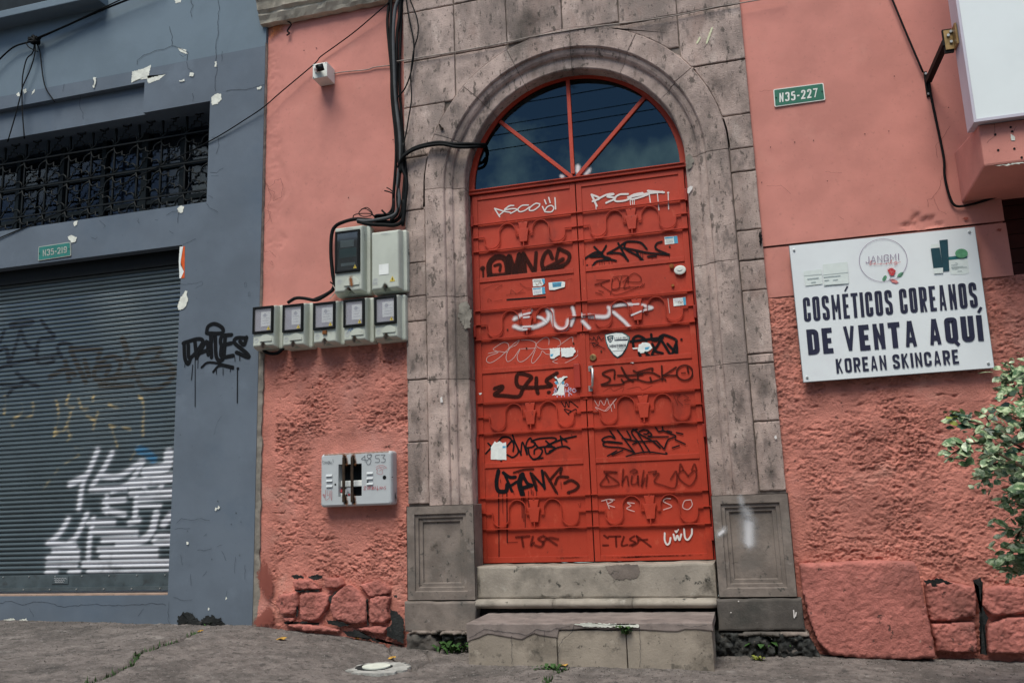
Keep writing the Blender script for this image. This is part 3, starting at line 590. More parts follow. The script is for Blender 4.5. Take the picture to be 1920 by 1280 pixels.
bare('bare_plaster', A0, [(78, 452), (92, 442), (96, 462), (84, 464)], 10); bare('bare_plaster', A0, [(112, 432), (126, 426), (130, 444), (118, 450)], 11); bare('bare_plaster', A0, [(155, 442), (168, 430), (166, 446), (154, 458)], 12)
bare('bare_plaster', A0, [(1032, 300), (1042, 296), (1040, 322), (1033, 322)], 13); bare('bare_plaster', A0, [(855, 232), (895, 240), (900, 262), (868, 250)], 14, yb+.007)
bare('bare_plaster', A0, [(1232, 420), (1258, 416), (1252, 430), (1238, 432)], 15)
B0 = (0, 440, 3.2)
bare('bare_plaster', B0, [(1115, 335), (1128, 340), (1122, 368), (1132, 390), (1118, 428), (1098, 448), (1070, 452), (1070, 420), (1082, 385), (1105, 350)], 16)
C0 = (0, 800, 2.667)
for i, (a, b) in enumerate(((1080, 410), (1095, 402), (940, 578), (1130, 855), (1045, 910), (1190, 1010), (1150, 1020))): bare('paint_chip', C0, [(a-6, b+7), (a, b-8), (a+6, b-2), (a+2, b+8)], 20+i)
for i, (a, b, c_) in enumerate(((20, 962, 50), (100, 963, 34), (250, 1010, 20))): bare('plaster_flake', C0, [(a, b), (a+c_, b-6), (a+c_+8, b+4), (a+8, b+8)], 30+i)
def crack(par, m, o, lst, y, wid=4):
    for q in lst: strokes(par, 'crack', m, o[:2], o[2], wid*(.8 if len(q) < 4 else 1.), [jagged(q)], y, smooth=False)
def jagged(q, amp=3.5):
    r = random.Random(len(q)*7+int(q[0][0])); out = [q[0]]
    for a, b in zip(q[:-1], q[1:]):
        n = max(1, int(math.hypot(b[0]-a[0], b[1]-a[1])/14))
        for i in range(1, n+1): t = i/n; k = amp if i < n else amp*.4; out.append((a[0]+(b[0]-a[0])*t+r.uniform(-k, k), a[1]+(b[1]-a[1])*t+r.uniform(-k, k)))
    return out
crack(blue, 'crack_dark', A0, [[(815, 130), (828, 180), (826, 222), (870, 236), (905, 252), (900, 280), (898, 300)], [(826, 222), (790, 240), (740, 248), (690, 268), (662, 292), (660, 310)], [(918, 0), (928, 30), (915, 60), (924, 85)], [(1048, 0), (1055, 40), (1046, 110), (1052, 160), (1040, 200), (1038, 240)]], yb+.007, 3.5)
crack(blue, 'crack_dark', A0, [[(862, 262), (880, 275), (903, 258)], [(898, 300), (905, 330), (925, 345)], [(1038, 240), (1036, 300), (1042, 340), (1034, 390), (1036, 440)], [(1068, 248), (1066, 296)], [(1085, 440), (1130, 432), (1180, 432), (1230, 418), (1270, 408)], [(925, 450), (928, 490)], [(390, 460), (385, 510), (400, 545), (402, 575)], [(310, 405), (302, 440)], [(458, 366), (462, 410)]], yb, 3.5)
crack(blue, 'crack_dark', A0, [[(1000, 940), (1026, 952)], [(990, 975), (1010, 1000), (1048, 1020)], [(1010, 828), (1040, 830), (1072, 808)], [(1015, 845), (1050, 842)], [(1018, 660), (1052, 664), (1080, 656)], [(1050, 664), (1052, 700), (1040, 740)], [(800, 1035), (830, 1015), (860, 1015), (855, 1070)], [(815, 1110), (835, 1122)], [(480, 1060), (510, 1085), (500, 1095)], [(665, 1048), (670, 1075), (662, 1060)], [(440, 1140), (462, 1148), (470, 1138)], [(745, 1055), (760, 1058)], [(880, 1175), (915, 1160), (940, 1145)]], yb, 3)
crack(blue, 'crack_dark', B0, [[(1080, 300), (1150, 296), (1215, 280), (1218, 300), (1170, 325)], [(1180, 378), (1185, 388)], [(1285, 1200), (1310, 1120), (1330, 1090)], [(1470, 290), (1480, 288), (1480, 312), (1470, 314), (1470, 290)], [(1492, 348), (1502, 344), (1502, 370), (1493, 372), (1492, 348)], [(1055, 950), (1090, 955)]], yb, 2.2)
crack(blue, 'crack_dark', C0, [[(885, 480), (910, 458), (960, 465), (1010, 458), (1050, 468)], [(875, 512), (910, 506), (950, 508)], [(0, 880), (60, 870), (110, 890), (170, 872), (240, 878), (320, 900), (420, 888), (470, 884), (520, 890), (700, 888), (770, 880), (830, 888)], [(690, 945), (720, 905)], [(150, 905), (170, 950)], [(1110, 620), (1132, 668)], [(1085, 600), (1112, 588)], [(955, 735), (958, 790)], [(1228, 690), (1226, 760)], [(1180, 650), (1178, 730)], [(1135, 820), (1130, 850)], [(1015, 745), (1035, 720)], [(1020, 545), (1035, 532)], [(990, 615), (1020, 618), (1060, 608)], [(870, 850), (920, 868), (965, 862)], [(905, 640), (915, 690)], [(848, 870), (842, 960), (852, 990)]], yb, 2.6)
for i, (a, b) in enumerate(((1160, 485), (1208, 475), (1180, 430), (1198, 640), (1030, 540), (940, 520), (1060, 660), (1090, 370), (905, 40))): poly_film(blue, 'scuff', 'stain_moss', C0[:2], C0[2], [(a-7, b), (a, b-9), (a+7, b+2), (a+1, b+10)], yb, .002, 50+i)
# broken foot of the pier
for i, P in enumerate(([(893, 950), (925, 925), (965, 928), (975, 950), (1005, 965), (1010, 1000), (895, 995)], [(1010, 960), (1045, 940), (1100, 955), (1135, 985), (1140, 1000), (1015, 1002)])):
    poly_film(blue, 'broken_plaster', 'rubble', C0[:2], C0[2], P, yb, .011, 60+i)
# the tag on the pier
rat = [[(1100, 650), (1190, 625), (1215, 650), (1140, 740), (1130, 660)], [(1105, 650), (1110, 740), (1130, 775), (1145, 740)], [(1170, 640), (1180, 740)], [(1180, 740), (1240, 640), (1250, 720)], [(1200, 710), (1250, 690)], [(1240, 590), (1250, 550), (1290, 535), (1335, 560), (1330, 590), (1250, 592)], [(1265, 600), (1270, 735)], [(1292, 600), (1300, 735), (1340, 742), (1352, 610)], [(1390, 600), (1332, 610), (1330, 660), (1390, 650)], [(1330, 660), (1330, 730), (1400, 725)], [(1480, 620), (1420, 620), (1410, 650), (1480, 710), (1490, 735), (1420, 705)], [(1440, 640), (1465, 660), (1480, 615)], [14, (1210, 795), (1260, 765), (1400, 792)], [14, (1280, 822), (1320, 785), (1400, 802)], [5, (1172, 740), (1172, 1030)], [7, (1426, 800), (1425, 1008)], [16, (1428, 802)], [5, (1158, 780), (1150, 870)], [4, (1112, 740), (1110, 795)], [4, (1190, 740), (1188, 800)], [6, (1280, 600), (1278, 640)], [5, (1300, 800), (1300, 835)], [4, (1340, 800), (1340, 840)], [4, (1385, 800), (1383, 822)], [5, (1440, 700), (1440, 755)], [4, (1410, 730), (1412, 760)]]
strokes(blue, 'graffiti_tag', 'ink_black', B0[:2], B0[2], 24, rat, yb, label='black dripping spray tag on the pier')
mo = strokes(blue, 'orange_sticker', 'orange_paper', B0[:2], B0[2], 20, [], yb) if 0 else None
st = thing('torn_sticker', 'torn orange and white sticker at the top corner of the shutter opening', 'sticker', U(342, 520, yb))
poly_film(st, 'orange_layer', 'orange_paper', B0[:2], B0[2], [(1080, 72), (1110, 70), (1108, 260), (1078, 262)], yb, .0, 1)
poly_film(st, 'white_layer', 'paper_white', B0[:2], B0[2], [(1080, 72), (1100, 72), (1090, 130), (1084, 180), (1104, 222), (1096, 240), (1086, 262), (1078, 262), (1074, 160)], yb, .0008, 1)
# ------------------------------------------------------------------ the pink house
pink = thing('pink_house', 'salmon pink rendered house around the stone doorway', 'building', (-1, 0, .1))
PL0, PL1, PR0, PR1 = BX+.004, -2.112, .238, 1.566
def rough(x, z, amp=1.):
    wx = x+.012*noise.noise(Vector((x*21, z*21, 3.))); wz = z+.012*noise.noise(Vector((x*21, z*21, 7.)))
    a = noise.fractal(Vector((wx*21, wz*34, 1.)), .12, 2.15, 6); c = noise.fractal(Vector((x*2.3, z*3.6, 2.)), .8, 2., 2)
    pit = max(0., noise.noise(Vector((wx*19, wz*38, 9.)))-.30); dens_ = max(.15, .75+1.1*noise.fractal(Vector((x*2.6, z*3.6, 6.)), .7, 2., 3))
    rg = 1-2*abs(noise.noise(Vector((wx*31, wz*55, 12.)))); return amp*(a*.0054*dens_+rg*.0022*dens_-pit*.022+c*.007)
def sstep(a, b, v): t = max(0., min(1., (v-a)/(b-a))); return t*t*(3-2*t)
def left_y(x, z):
    # the box stands in a smooth patch; the corner strip by the blue house is trowelled smooth too
    k = 1-sstep(1.95, 2.22, z+.05*noise.noise(Vector((x*6, 0, 0))))
    bx = max(0, max(-2.80-x, x+2.17), max(.97-z, z-1.46)); k *= .25+.75*sstep(.0, .06, bx)
    k *= .15+.85*sstep(.0, .05, x-(PL0+.10+.03*noise.noise(Vector((0, z*5, 3)))))
    foot = .02*sstep(.75, .3, z)
    return .012-rough(x, z, k*1.25)-.004*k-foot
relief('rough_render', 'pink_rough', pink, PL0, PL1+.02, -.02, 2.24, .0052, left_y)
def upl(x, z):
    n = noise.fractal(Vector((x*2.2, z*2.2, 4.)), .9, 2., 3)*.004
    pe = sstep(.02, -.02, (x-PL0)-.10-.09*noise.fractal(Vector((z*3.3, 0, 7.)), .8, 2., 3)-.10*math.exp(-((z-3.3)/.25)**2))   # plaster scaled off by the corner
    return .006-n+.005*pe-pe*rough(x, z, .35)
relief('smooth_render', 'pink_smooth', pink, PL0, PL1+.02, 2.235, 5.2, .0125, upl)
box('wall_core', 'cement', pink, PL0-.004+.004, PL1, .045, .5, -.05, 7)
box('wall_top', 'pink_smooth', pink, PL0, PL1, .004, .04, 5.2, 7)
# cement seam along the blue house
mb = MB(); zs = np.linspace(.2, 2.15, 60); rnd = random.Random(5)
vs = []
for z in zs: wv = .030+.016*noise.fractal(Vector((z*6, 1, 0)), .8, 2, 3)+.016*sstep(1., .3, z); vs += [(BX-.001, -.016, z), (BX+max(.008, wv), -.004, z), (BX+max(.008, wv)+.002, .02, z)]
mb.add(vs, [(i*3+k, i*3+k+1, i*3+k+4, i*3+k+3) for i in range(59) for k in (0, 1)]); mb.build('cement_seam', 'cement', pink)
vs = []
for z in np.linspace(2.15, 4.5, 90): wv = .005+.004*noise.fractal(Vector((z*14, 1, 0)), .8, 2, 3); vs += [(BX-.001, -.018, z), (BX+max(.001, wv), -.004, z), (BX+max(.001, wv)+.002, .02, z)]
MB().add(vs, [(i*3+k, i*3+k+1, i*3+k+4, i*3+k+3) for i in range(89) for k in (0, 1)]).build('cement_seam', 'cement', pink)
# dark primer patch near the foot
D0 = (460, 960, 4.0)
P = [U(D0[0]+a/4, D0[1]+b/4, -.03) for a, b in [(75, 480), (110, 370), (165, 330), (172, 440), (215, 470), (215, 600), (175, 690), (120, 600), (95, 560)]]
# exposed stones at the foot of the left wall
def stone_px(par, name, m, o, pts, yf, yb_=.05, **k):
    P = [U(o[0]+a/o[2], o[1]+b/o[2], yf) for a, b in pts]; return boulder(name, m, par, [(p.x, p.z) for p in P], yf, yb_, **k)
LS = [[(345, 510), (470, 505), (555, 570), (545, 582), (365, 580)], [(405, 600), (540, 595), (630, 615), (615, 700), (560, 790), (520, 818), (420, 815), (395, 760), (400, 690)], [(640, 640), (700, 580), (760, 540), (840, 590), (905, 665), (908, 830), (790, 840), (660, 800), (625, 730)], [(925, 650), (985, 620), (1085, 630), (1060, 740), (1080, 800), (1040, 830), (930, 835), (915, 750)], [(575, 490), (700, 490), (730, 545), (690, 575), (600, 570)], [(240, 620), (370, 600), (390, 690), (365, 770), (260, 770), (225, 690)], [(845, 545), (980, 505), (1080, 570), (1080, 610), (925, 640)], [(835, 870), (1000, 850), (1060, 870), (1040, 920), (860, 890)], [(270, 845), (420, 835), (560, 850), (700, 880), (690, 905), (430, 890)], [(270, 785), (365, 790), (355, 825), (290, 825)]]
for i, P in enumerate(LS): stone_px(pink, 'foot_stone', 'pink_stone', D0, P, -.046-.006*(i % 3), .05, rough=.006, bulge=.010, seed=i+1, step=.007, ns=30, edge=.018)
HOL = [[(330, 470), (375, 460), (435, 480), (435, 500), (360, 505)], [(465, 480), (520, 460), (580, 470), (585, 495), (510, 515), (470, 498)], [(355, 580), (560, 582), (545, 600), (400, 605)], [(370, 690), (398, 700), (390, 780), (372, 800)], [(610, 640), (650, 610), (690, 580), (640, 700)], [(900, 650), (920, 650), (925, 850), (910, 850)], [(270, 822), (420, 815), (560, 828), (545, 850), (400, 840), (290, 838)], [(600, 800), (700, 810), (800, 845), (700, 865), (620, 840)], [(1080, 720), (1140, 740), (1190, 800), (1190, 990), (1120, 960), (1060, 930), (1050, 870), (1085, 830)], [(720, 890), (840, 880), (940, 930), (1190, 1000), (1190, 1010), (940, 965), (760, 930)], [(1100, 610), (1140, 620), (1135, 648), (1105, 645)]]
for i, P in enumerate(HOL):
    Q = [U(D0[0]+a/4, D0[1]+b/4, -.055) for a, b in P]; MB().patch(inset([(q.x, q.z) for q in Q], .004), -.046-.0015*(i % 3), .005, i).build('dark_gap', 'rubble', pink)
for P in ([(75, 480), (110, 370), (165, 330), (172, 440), (215, 470), (215, 600), (175, 690), (120, 600), (95, 560)], [(80, 780), (170, 690), (215, 720), (230, 840), (60, 870), (40, 840)]):
    Q = [U(D0[0]+a/4, D0[1]+b/4, -.034) for a, b in P]; MB().patch([(q.x, q.z) for q in Q], -.034, .004, 3).build('primer_patch', 'primer', pink)
# hairlines and peeling rims on the upper render
E0 = (460, 0, 3.048)
crack(pink, 'crack_pink', E0, [[(98, 945), (112, 1050), (140, 1070), (165, 1050), (170, 1030), (205, 1022), (217, 1060), (205, 1130), (160, 1150), (170, 1100), (130, 1080)], [(100, 1000), (150, 1120), (128, 1190), (150, 1270)]], .001, 3)
F0 = (460, 380, 4.268)
crack(pink, 'crack_pink', F0, [[(160, 60), (205, 75), (190, 140), (150, 190), (115, 150)], [(135, 330), (160, 400), (200, 385), (250, 440)], [(100, 610), (125, 590), (170, 578)], [(215, 470), (225, 500), (205, 490), (216, 470)], [(130, 240), (140, 330)]], .001, 4)
for i, (a, b) in enumerate(((338, 292), (406, 276), (590, 1130), (845, 800))): poly_film(pink, 'nail_hole', 'black', E0[:2], E0[2], [(a-4, b), (a, b-4), (a+4, b), (a, b+4)], .001, .0, i)
# ochre under the cornice where an older coat shows
poly_film(pink, 'old_ochre_paint', 'stain_orange', E0[:2], E0[2], [(120, 130), (245, 100), (240, 180), (160, 220), (125, 260)], .001, .006, 4)
# cornice
cz = [U(485, 42, -.08).z, 0]; c0 = U(490, 44, -.06); z0 = c0.z-.005
prf = [(.0, 0), (-.045, .005), (-.06, .03), (-.075, .06), (-.07, .075), (-.10, .095), (-.105, .15), (-.13, .18), (-.14, .30), (.0, .32)]
mb = MB(); xs_ = np.linspace(BX-.03, PL1+.02, 50); n = len(prf)
vs = [(x, a+.012*noise.fractal(Vector((x*9, k*.7, 1)), .8, 2, 3), z0+b+.006*noise.noise(Vector((x*12, k, 0)))) for x in xs_ for k, (a, b) in enumerate(prf)]
mb.add(vs, [(i*n+k, i*n+(k+1) % n, (i+1)*n+(k+1) % n, (i+1)*n+k) for i in range(49) for k in range(n)]+[tuple(range(n))], smooth=False); mb.build('cornice', 'cornice_cream', pink)
# right-hand wall: smooth above, a smooth band, rough below
GRV = 2.486; BLO = 2.168
def upr(x, z):
    ch = math.exp(-(((x-1.14)/.085)**2+((z-2.525)/.055)**2))       # fallen plaster above the sign
    return .0-noise.fractal(Vector((x*2, z*2, 14.)), .9, 2., 3)*.004+(.012*sstep(.35, .6, ch+.5*noise.fractal(Vector((x*18, z*18, 0)), .5, 2, 4)*(ch > .05))-rough(x, z, .4)*sstep(.3, .6, ch))
relief('smooth_render', 'pink_smooth', pink, PR0-.02, PR1, GRV+.005, 5.2, .0125, upr)
relief('render_band', 'pink_smooth', pink, PR0-.012, PR1+.006, BLO, GRV-.006, .0125, lambda x, z: .004-noise.fractal(Vector((x*3, z*3, 4.)), .9, 2., 3)*.004)
def right_y(x, z):
    k = sstep(2.19, 2.13, z); e = 1-.75*sstep(PR0+.14+.05*noise.noise(Vector((0, z*6, 2))), PR0+.05, x)*sstep(1.15, 1.05, z)*sstep(.5, .7, z)
    return .016-rough(x+7, z, 1.25*k*e)-.012*k
relief('rough_render', 'pink_rough', pink, PR0-.02, 1.72, -.06, BLO+.004, .0052, right_y)
box('wall_core', 'pink_stone', pink, PR0, PR1-.004, .034, .5, -.05, 7); box('wall_foot', 'pink_stone', pink, PR1, 1.72, .036, .5, -.05, 1.5)
box('wall_top', 'pink_smooth', pink, PR0, PR1, .004, .033, 5.2, 7)
G0 = (1440, 680, 2.1333)
SLB = [(125, 805), (250, 800), (420, 790), (590, 795), (605, 830), (625, 930), (655, 1070), (676, 1180), (560, 1190), (380, 1185), (250, 1170), (200, 1120), (165, 1030), (140, 920)]
stone_px(pink, 'foot_slab', 'pink_stone', G0, SLB, -.085, .05, rough=.0042, bulge=.014, seed=21, step=.007, edge=.022, ns=26)
RS = [[(625, 880), (700, 870), (780, 885), (840, 900), (835, 1010), (740, 1035), (650, 1030), (635, 950)], [(655, 1045), (740, 1040), (832, 1035), (842, 1160), (680, 1160)], [(865, 905), (930, 890), (1060, 900), (1060, 1000), (900, 1015), (855, 970)], [(880, 1050), (960, 1020), (1060, 1015), (1060, 1165), (885, 1165)]]
for i, P in enumerate(RS): stone_px(pink, 'foot_stone', 'pink_stone', G0, P, -.048-.008*(i % 2), .05, rough=.0065, bulge=.012, seed=31+i, step=.007, ns=30, edge=.02)
for i, P in enumerate(([(818, 868), (850, 858), (858, 880), (852, 960), (880, 1020), (868, 1060), (876, 1165), (852, 1165), (846, 1030), (846, 960), (842, 890)], [(625, 870), (690, 860), (740, 880), (640, 900)])):
    Q = [U(G0[0]+a/G0[2], G0[1]+b/G0[2], -.052) for a, b in P]; MB().patch([(q.x, q.z) for q in Q], -.048, .004, i).build('dark_gap', 'rubble', pink)
H0 = (1400, 0, 2.91)
crack(pink, 'crack_pink', H0, [[(1110, 690), (1065, 760), (1030, 800), (1040, 860)], [(1065, 960), (1050, 1030), (1010, 1085), (985, 1090), (990, 1130)], [(1020, 1080), (1050, 1150), (1090, 1170)], [(70, 500), (140, 495)], [(110, 1015), (190, 1015), (240, 1060)], [(430, 940), (520, 945)], [(500, 1180), (530, 1200)]], -.002, 3)
for i, (a, b) in enumerate(((805, 420), (645, 732), (262, 777), (365, 768), (82, 997), (130, 805), (775, 718), (440, 990), (1100, 590))): poly_film(pink, 'nail_hole', 'black', H0[:2], H0[2], [(a-4, b), (a, b-4), (a+4, b), (a, b+3)], -.002, 0, i)
for x, y_, w_ in ((1190, 1195, 18), (1375, 1255, 14)): poly_film(pink, 'plaster_chip', 'red_primer', H0[:2], H0[2], [(x-w_, y_), (x, y_-9), (x+w_, y_-4), (x+w_*.5, y_+7)], -.002, .003, 4)
# shop opening beyond the wall, balcony slab end over it
for i in range(16): box('shop_shutter_slat', 'dark_red_shutter', pink, PR1, 3.2, .30, .318, 1.32+i*.09, 1.405+i*.09)
box('shop_side_wall', 'pink_smooth', pink, PR1-.003, PR1+.002, .045, .5, 1.5, 7)
box('shop_lintel', 'cement', pink, PR1+.01, 3.2, .10, .5, 2.74, 3.1); box('shop_sill_wall', 'pink_rough', pink, 1.72, 3.2, .02, .5, -.05, 1.3)
corb = [(-.50, 2.655), (-.50, 2.888), (.03, 2.945), (.03, 2.622)]
MB().add([(x, a, b) for x in (1.36, 3.2) for a, b in corb], [(3, 2, 1, 0), (4, 5, 6, 7)]+[(i, (i+1) % 4, (i+1) % 4+4, i+4) for i in range(4)]).build('balcony_slab', 'pink_smooth', pink, bevel=.012)
for a, b in ((1372, 820), (1460, 812), (1440, 695), (1448, 718), (1500, 860), (1356, 735)):
    p = U(H0[0]+a/H0[2], H0[1]+b/H0[2], -.5); MB().cyl((p.x, p.z), .006, -.503, -.497, 9).build('bolt_hole', 'black', pink)
crack(pink, 'crack_dark', H0, [[(1350, 675), (1355, 740), (1312, 780)], [(1470, 690), (1450, 740), (1460, 760)]], -.5, 4)
for P in ([(1440, 735), (1458, 740), (1464, 768), (1446, 770)], [(1340, 905), (1400, 900), (1480, 890), (1513, 886), (1513, 893), (1420, 905)]): poly_film(pink, 'paint_chip', 'bare_plaster', H0[:2], H0[2], P, -.5, .003, 8)
box('shop_dark', 'black', pink, PR1, 3.2, .34, .36, 1.2, 3.0)  # black sheet added behind the slats to stop light through their gaps
# ------------------------------------------------------------------ carved stone doorway
port = thing('stone_doorway', 'carved grey-pink stone arch surround with panelled pedestals around the red door', 'doorway', (-.94, 0, .1))
XC, ZC, RO = -.9385, 3.14, 1.02
PROF = [(.748, .20), (.748, .030), (.755, .022), (.822, .018), (.829, .012), (.833, .000), (.846, -.011), (.862, -.017), (.874, -.019), (.878, -.032), (.884, -.038), (1.012, -.042), (1.019, -.034), (1.019, .05)]
def portal_piece(name, m, a0, a1, z0=None, z1=None, seg=None, prof=PROF, jit=.0, seed=0, gap=.0025, **k):
    """a0,a1: angles round the arch; or a vertical jamb piece on side a0 (0 right, 180 left) between z0 and z1"""
    vs = []; rows = []
    rnd = random.Random(seed)
    if z0 is None:
        n = seg or max(4, int(abs(a1-a0)/3)); g = math.degrees(gap/.9)
        for i in range(n+1):
            t = R_(a0+g+(a1-a0-2*g)*i/n); rows.append([(XC+r*math.cos(t), y, ZC+r*math.sin(t)) for r, y in prof])
    else:
        sg = 1 if a0 == 0 else -1; n = seg or 8
        for i in range(n+1):
            z = z0+gap+(z1-z0-2*gap)*i/n; rows.append([(XC+sg*r, y, z) for r, y in prof])
    m_ = len(prof); wear = .0022
    for i, r in enumerate(rows):
        for j, p in enumerate(r):
            q = Vector(p); e = noise.noise_vector(q*11+Vector((seed, 0, 0)))*wear+noise.noise_vector(q*37)*wear*.7
            if i in (0, len(rows)-1): e += Vector((0, .0015, 0))
            vs.append(q+e)
    fs = [(i*m_+j, i*m_+j+1, (i+1)*m_+j+1, (i+1)*m_+j) for i in range(len(rows)-1) for j in range(m_-1)]+[tuple(range(m_)), tuple(range((len(rows)-1)*m_+m_-1, (len(rows)-1)*m_-1, -1))]
    return MB().add(vs, fs).build(name, m, port, **k)
PB = [(r+(.006 if i < 2 else 0), y+.006) for i, (r, y) in enumerate(PROF)]
portal_piece('mortar_bed', 'mortar', 0, 180, seg=60, prof=PB, gap=0); portal_piece('mortar_bed', 'mortar', 0, 0, 1.0, ZC, prof=PB, gap=0); portal_piece('mortar_bed', 'mortar', 180, 0, 1.0, ZC, prof=PB, gap=0)
ANG = [0, 35, 61, 87, 113, 135, 157, 180]
for i, (a, b) in enumerate(zip(ANG[:-1], ANG[1:])): portal_piece('voussoir', 'stone', a, b, seed=i)
zl = [1.0, U(820, 711, -.04).z, U(820, 556, -.04).z, ZC]; zr = [1.0, U(1370, 681, -.04).z, U(1370, 487, -.04).z, ZC]
for i in range(3): portal_piece('jamb_stone', 'stone', 180, 0, zl[i], zl[i+1], seed=20+i, seg=14); portal_piece('jamb_stone', 'stone', 0, 0, zr[i], zr[i+1], seed=30+i, seg=14)
# coursed blocks outside the moulding
YS = -.026
XL, XR = -2.111, .236
box('mortar_backing', 'mortar', port, XL+.004, XC-RO+.06, -.012, .05, 1.0, ZC); box('mortar_backing', 'mortar', port, XC+RO-.06, XR-.004, -.012, .05, 1.0, ZC)
mb = MB()
cs = [(XC+(RO-.03)*math.cos(R_(a)), ZC+(RO-.03)*math.sin(R_(a))) for a in range(0, 181, 6)]
mb.prism([(XR-.004, ZC)]+cs[0:1]+cs+[(XL+.004, ZC), (XL+.004, 6.9), (XR-.004, 6.9)], -.012, .05); mb.build('mortar_backing', 'mortar', port)
ztop = [U(780, y, YS).z for y in (945, 828, 711, 602, 555, 492, 393, 294, 200, 114, 22)]
zrt = [U(1420, y, YS).z for y in (921, 790, 681, 663, 543, 486, 429, 318, 274, 209, 106)]
def out_circle(P):
    Q = []
    for x, z in resample(P, .03):
        if z > ZC:
            d = math.hypot(x-XC, z-ZC)
            if d < RO+.004: x, z = XC+(x-XC)*(RO+.004)/d, ZC+(z-ZC)*(RO+.004)/d
        elif abs(x-XC) < RO+.004: x = XC+(RO+.004)*(1 if x > XC else -1)
        Q.append((x, z))
    return Q
gp = .0035; sd_ = 0
def block(x0, x1, z0, z1, m='stone'):
    global sd_
    sd_ += 1; P = [(x0+gp, z0+gp), (x1-gp, z0+gp), (x1-gp, z1-gp), (x0+gp, z1-gp)]
    ashlar('ashlar_block', m, port, out_circle(P), YS+random.Random(sd_).uniform(-.003, .004), .02, bev=.007, jit=.0016, seed=sd_)
vx = [U(851, 50, YS).x, U(949, 40, YS).x, U(1053, 30, YS).x, U(1159, 20, YS).x, U(1272, 60, YS).x]
for i, (a, b) in enumerate(zip(ztop[:-1], ztop[1:])):
    if b < ZC+.12: block(XL, XC-RO, a, b)
    else:
        lim = vx[0] if i >= 7 else XC-RO+.02
        if i == 7: block(XL, XC-.86, a, b)
        else: block(XL, vx[0], a, b)
for i, (a, b) in enumerate(zip(zrt[:-1], zrt[1:])):
    if b < ZC+.15: block(XC+RO, XR, a, b)
    elif i == 8: block(XC+RO-.08, XR, a, b)
    elif i == 9: block(XC+.62, XR, a, b)
zj1 = ztop[9]; zj2 = ztop[10]; zr1 = zrt[10]; 
zR2 = U(1330, 17, YS).z
block(vx[4], XR, zr1, zR2); block(vx[3]-.12, vx[4], ZC+.75, zR2); block(vx[0], vx[1], ZC+.66, zj1)
# the course over the arch and two above it
tz = [zj1, zj2, zj2+.36, zj2+.8, zj2+1.25]
colx = [XL]+vx+[XR]
for i in range(6):
    for j in range(4):
        a, b = tz[j], tz[j+1]
        if i >= 4: a = zR2 if j == 0 else a
        elif i == 3: a = zj1+.02 if j == 0 else a
        if i == 0 and j == 0: continue
        sx = 0 if j in (0, 2) else (.0 if j == 1 else 0)
        block(colx[i], colx[i+1], a, b)
block(colx[0], colx[1], tz[0], tz[1]) if False else None
# stains and repairs on the stone
sj = (740, 0, 3.2); rj = (1060, 0, 3.2); lj = (740, 380, 2.206); qj = (1280, 380, 2.209)
def stain(m, o, pts, y, seed=0, name='stain'): return poly_film(port, name, m, o[:2], o[2], pts, y, .006, seed)
stain('stain_moss', sj, [(360, 1130), (400, 1110), (440, 1130), (440, 1190), (400, 1205), (365, 1180)], .016, 1)
stain('stain_moss', sj, [(970, 430), (1030, 395), (1080, 425), (1040, 445)], .016, 2)
stain('stain_moss', sj, [(790, 150), (805, 130), (830, 140), (810, 162)], YS-.005, 3); stain('stain_moss', sj, [(745, 200), (765, 185), (770, 205), (755, 215)], YS-.005, 4)
for P in ([(270, 420), (300, 405), (320, 450), (310, 520), (290, 520), (262, 470)],): stain('cement', lj, P, .016, 5, 'mortar_repair')
for P in ([(720, 940), (750, 925), (772, 960), (760, 1000), (730, 1030)],): stain('cement', rj, P, .014, 6, 'mortar_repair')
for o, P in ((lj, [(165, 870), (200, 860), (215, 1020), (200, 1100), (160, 1100), (150, 980)]), (qj, [(205, 740), (250, 700), (270, 800), (285, 900), (215, 960), (200, 850)]), (qj, [(320, 720), (360, 700), (370, 800), (330, 830)])): stain('stain_wash', o, P, -.0445, 7)
for o, P, y in ((lj, [(60, 830), (95, 800), (110, 900), (90, 960), (55, 930)], YS-.005), (qj, [(320, 930), (350, 920), (370, 1010), (330, 1060)], YS-.005)): stain('stain_wash', o, P, y, 8)
for o, P, y in ((lj, [(45, 200), (60, 190), (62, 220), (48, 225)], YS-.005), (qj, [(315, 130), (325, 115), (332, 160), (322, 185), (316, 150)], YS-.005)): stain('ink_black', o, P, y, 9, 'paint_splash')
for o, P, y in ((lj, [(188, 805), (198, 800), (200, 825), (190, 828)], -.0445), (qj, [(378, 968), (388, 960), (392, 976), (382, 980)], YS-.005)): poly_film(port, 'paint_splash', 'ink_white', o[:2], o[2], P, y, .001, 3)
for o, P, y in ((lj, [(70, 1010), (115, 1000), (130, 1100), (120, 1230), (75, 1240), (62, 1120)], YS-.005), (lj, [(150, 1110), (205, 1090), (215, 1180), (205, 1240), (150, 1240)], -.0445), (qj, [(205, 960), (290, 900), (315, 1010), (310, 1180), (225, 1190), (210, 1080)], -.0445), (qj, [(310, 1060), (400, 1030), (420, 1180), (330, 1185)], YS-.005), (qj, [(280, 690), (375, 690), (380, 790), (300, 850)], YS-.005), (lj, [(55, 640), (85, 620), (95, 700), (65, 715)], YS-.005), (sj, [(60, 70), (130, 60), (140, 200), (90, 260), (60, 200)], YS-.005), (sj, [(700, 40), (900, 20), (960, 120), (800, 200), (720, 190)], YS-.005), (rj, [(450, 150), (620, 120), (660, 250), (560, 220)], YS-.005), (rj, [(760, 420), (900, 400), (1050, 480), (1000, 640), (900, 560)], YS-.005)): stain('stain_wash', o, P, y, 11)
strokes(port, 'chalk_mark', 'ink_chalk', rj[:2], rj[2], 16, [[(790, 260), (808, 228)], [(848, 260), (880, 170)]], YS-.004)
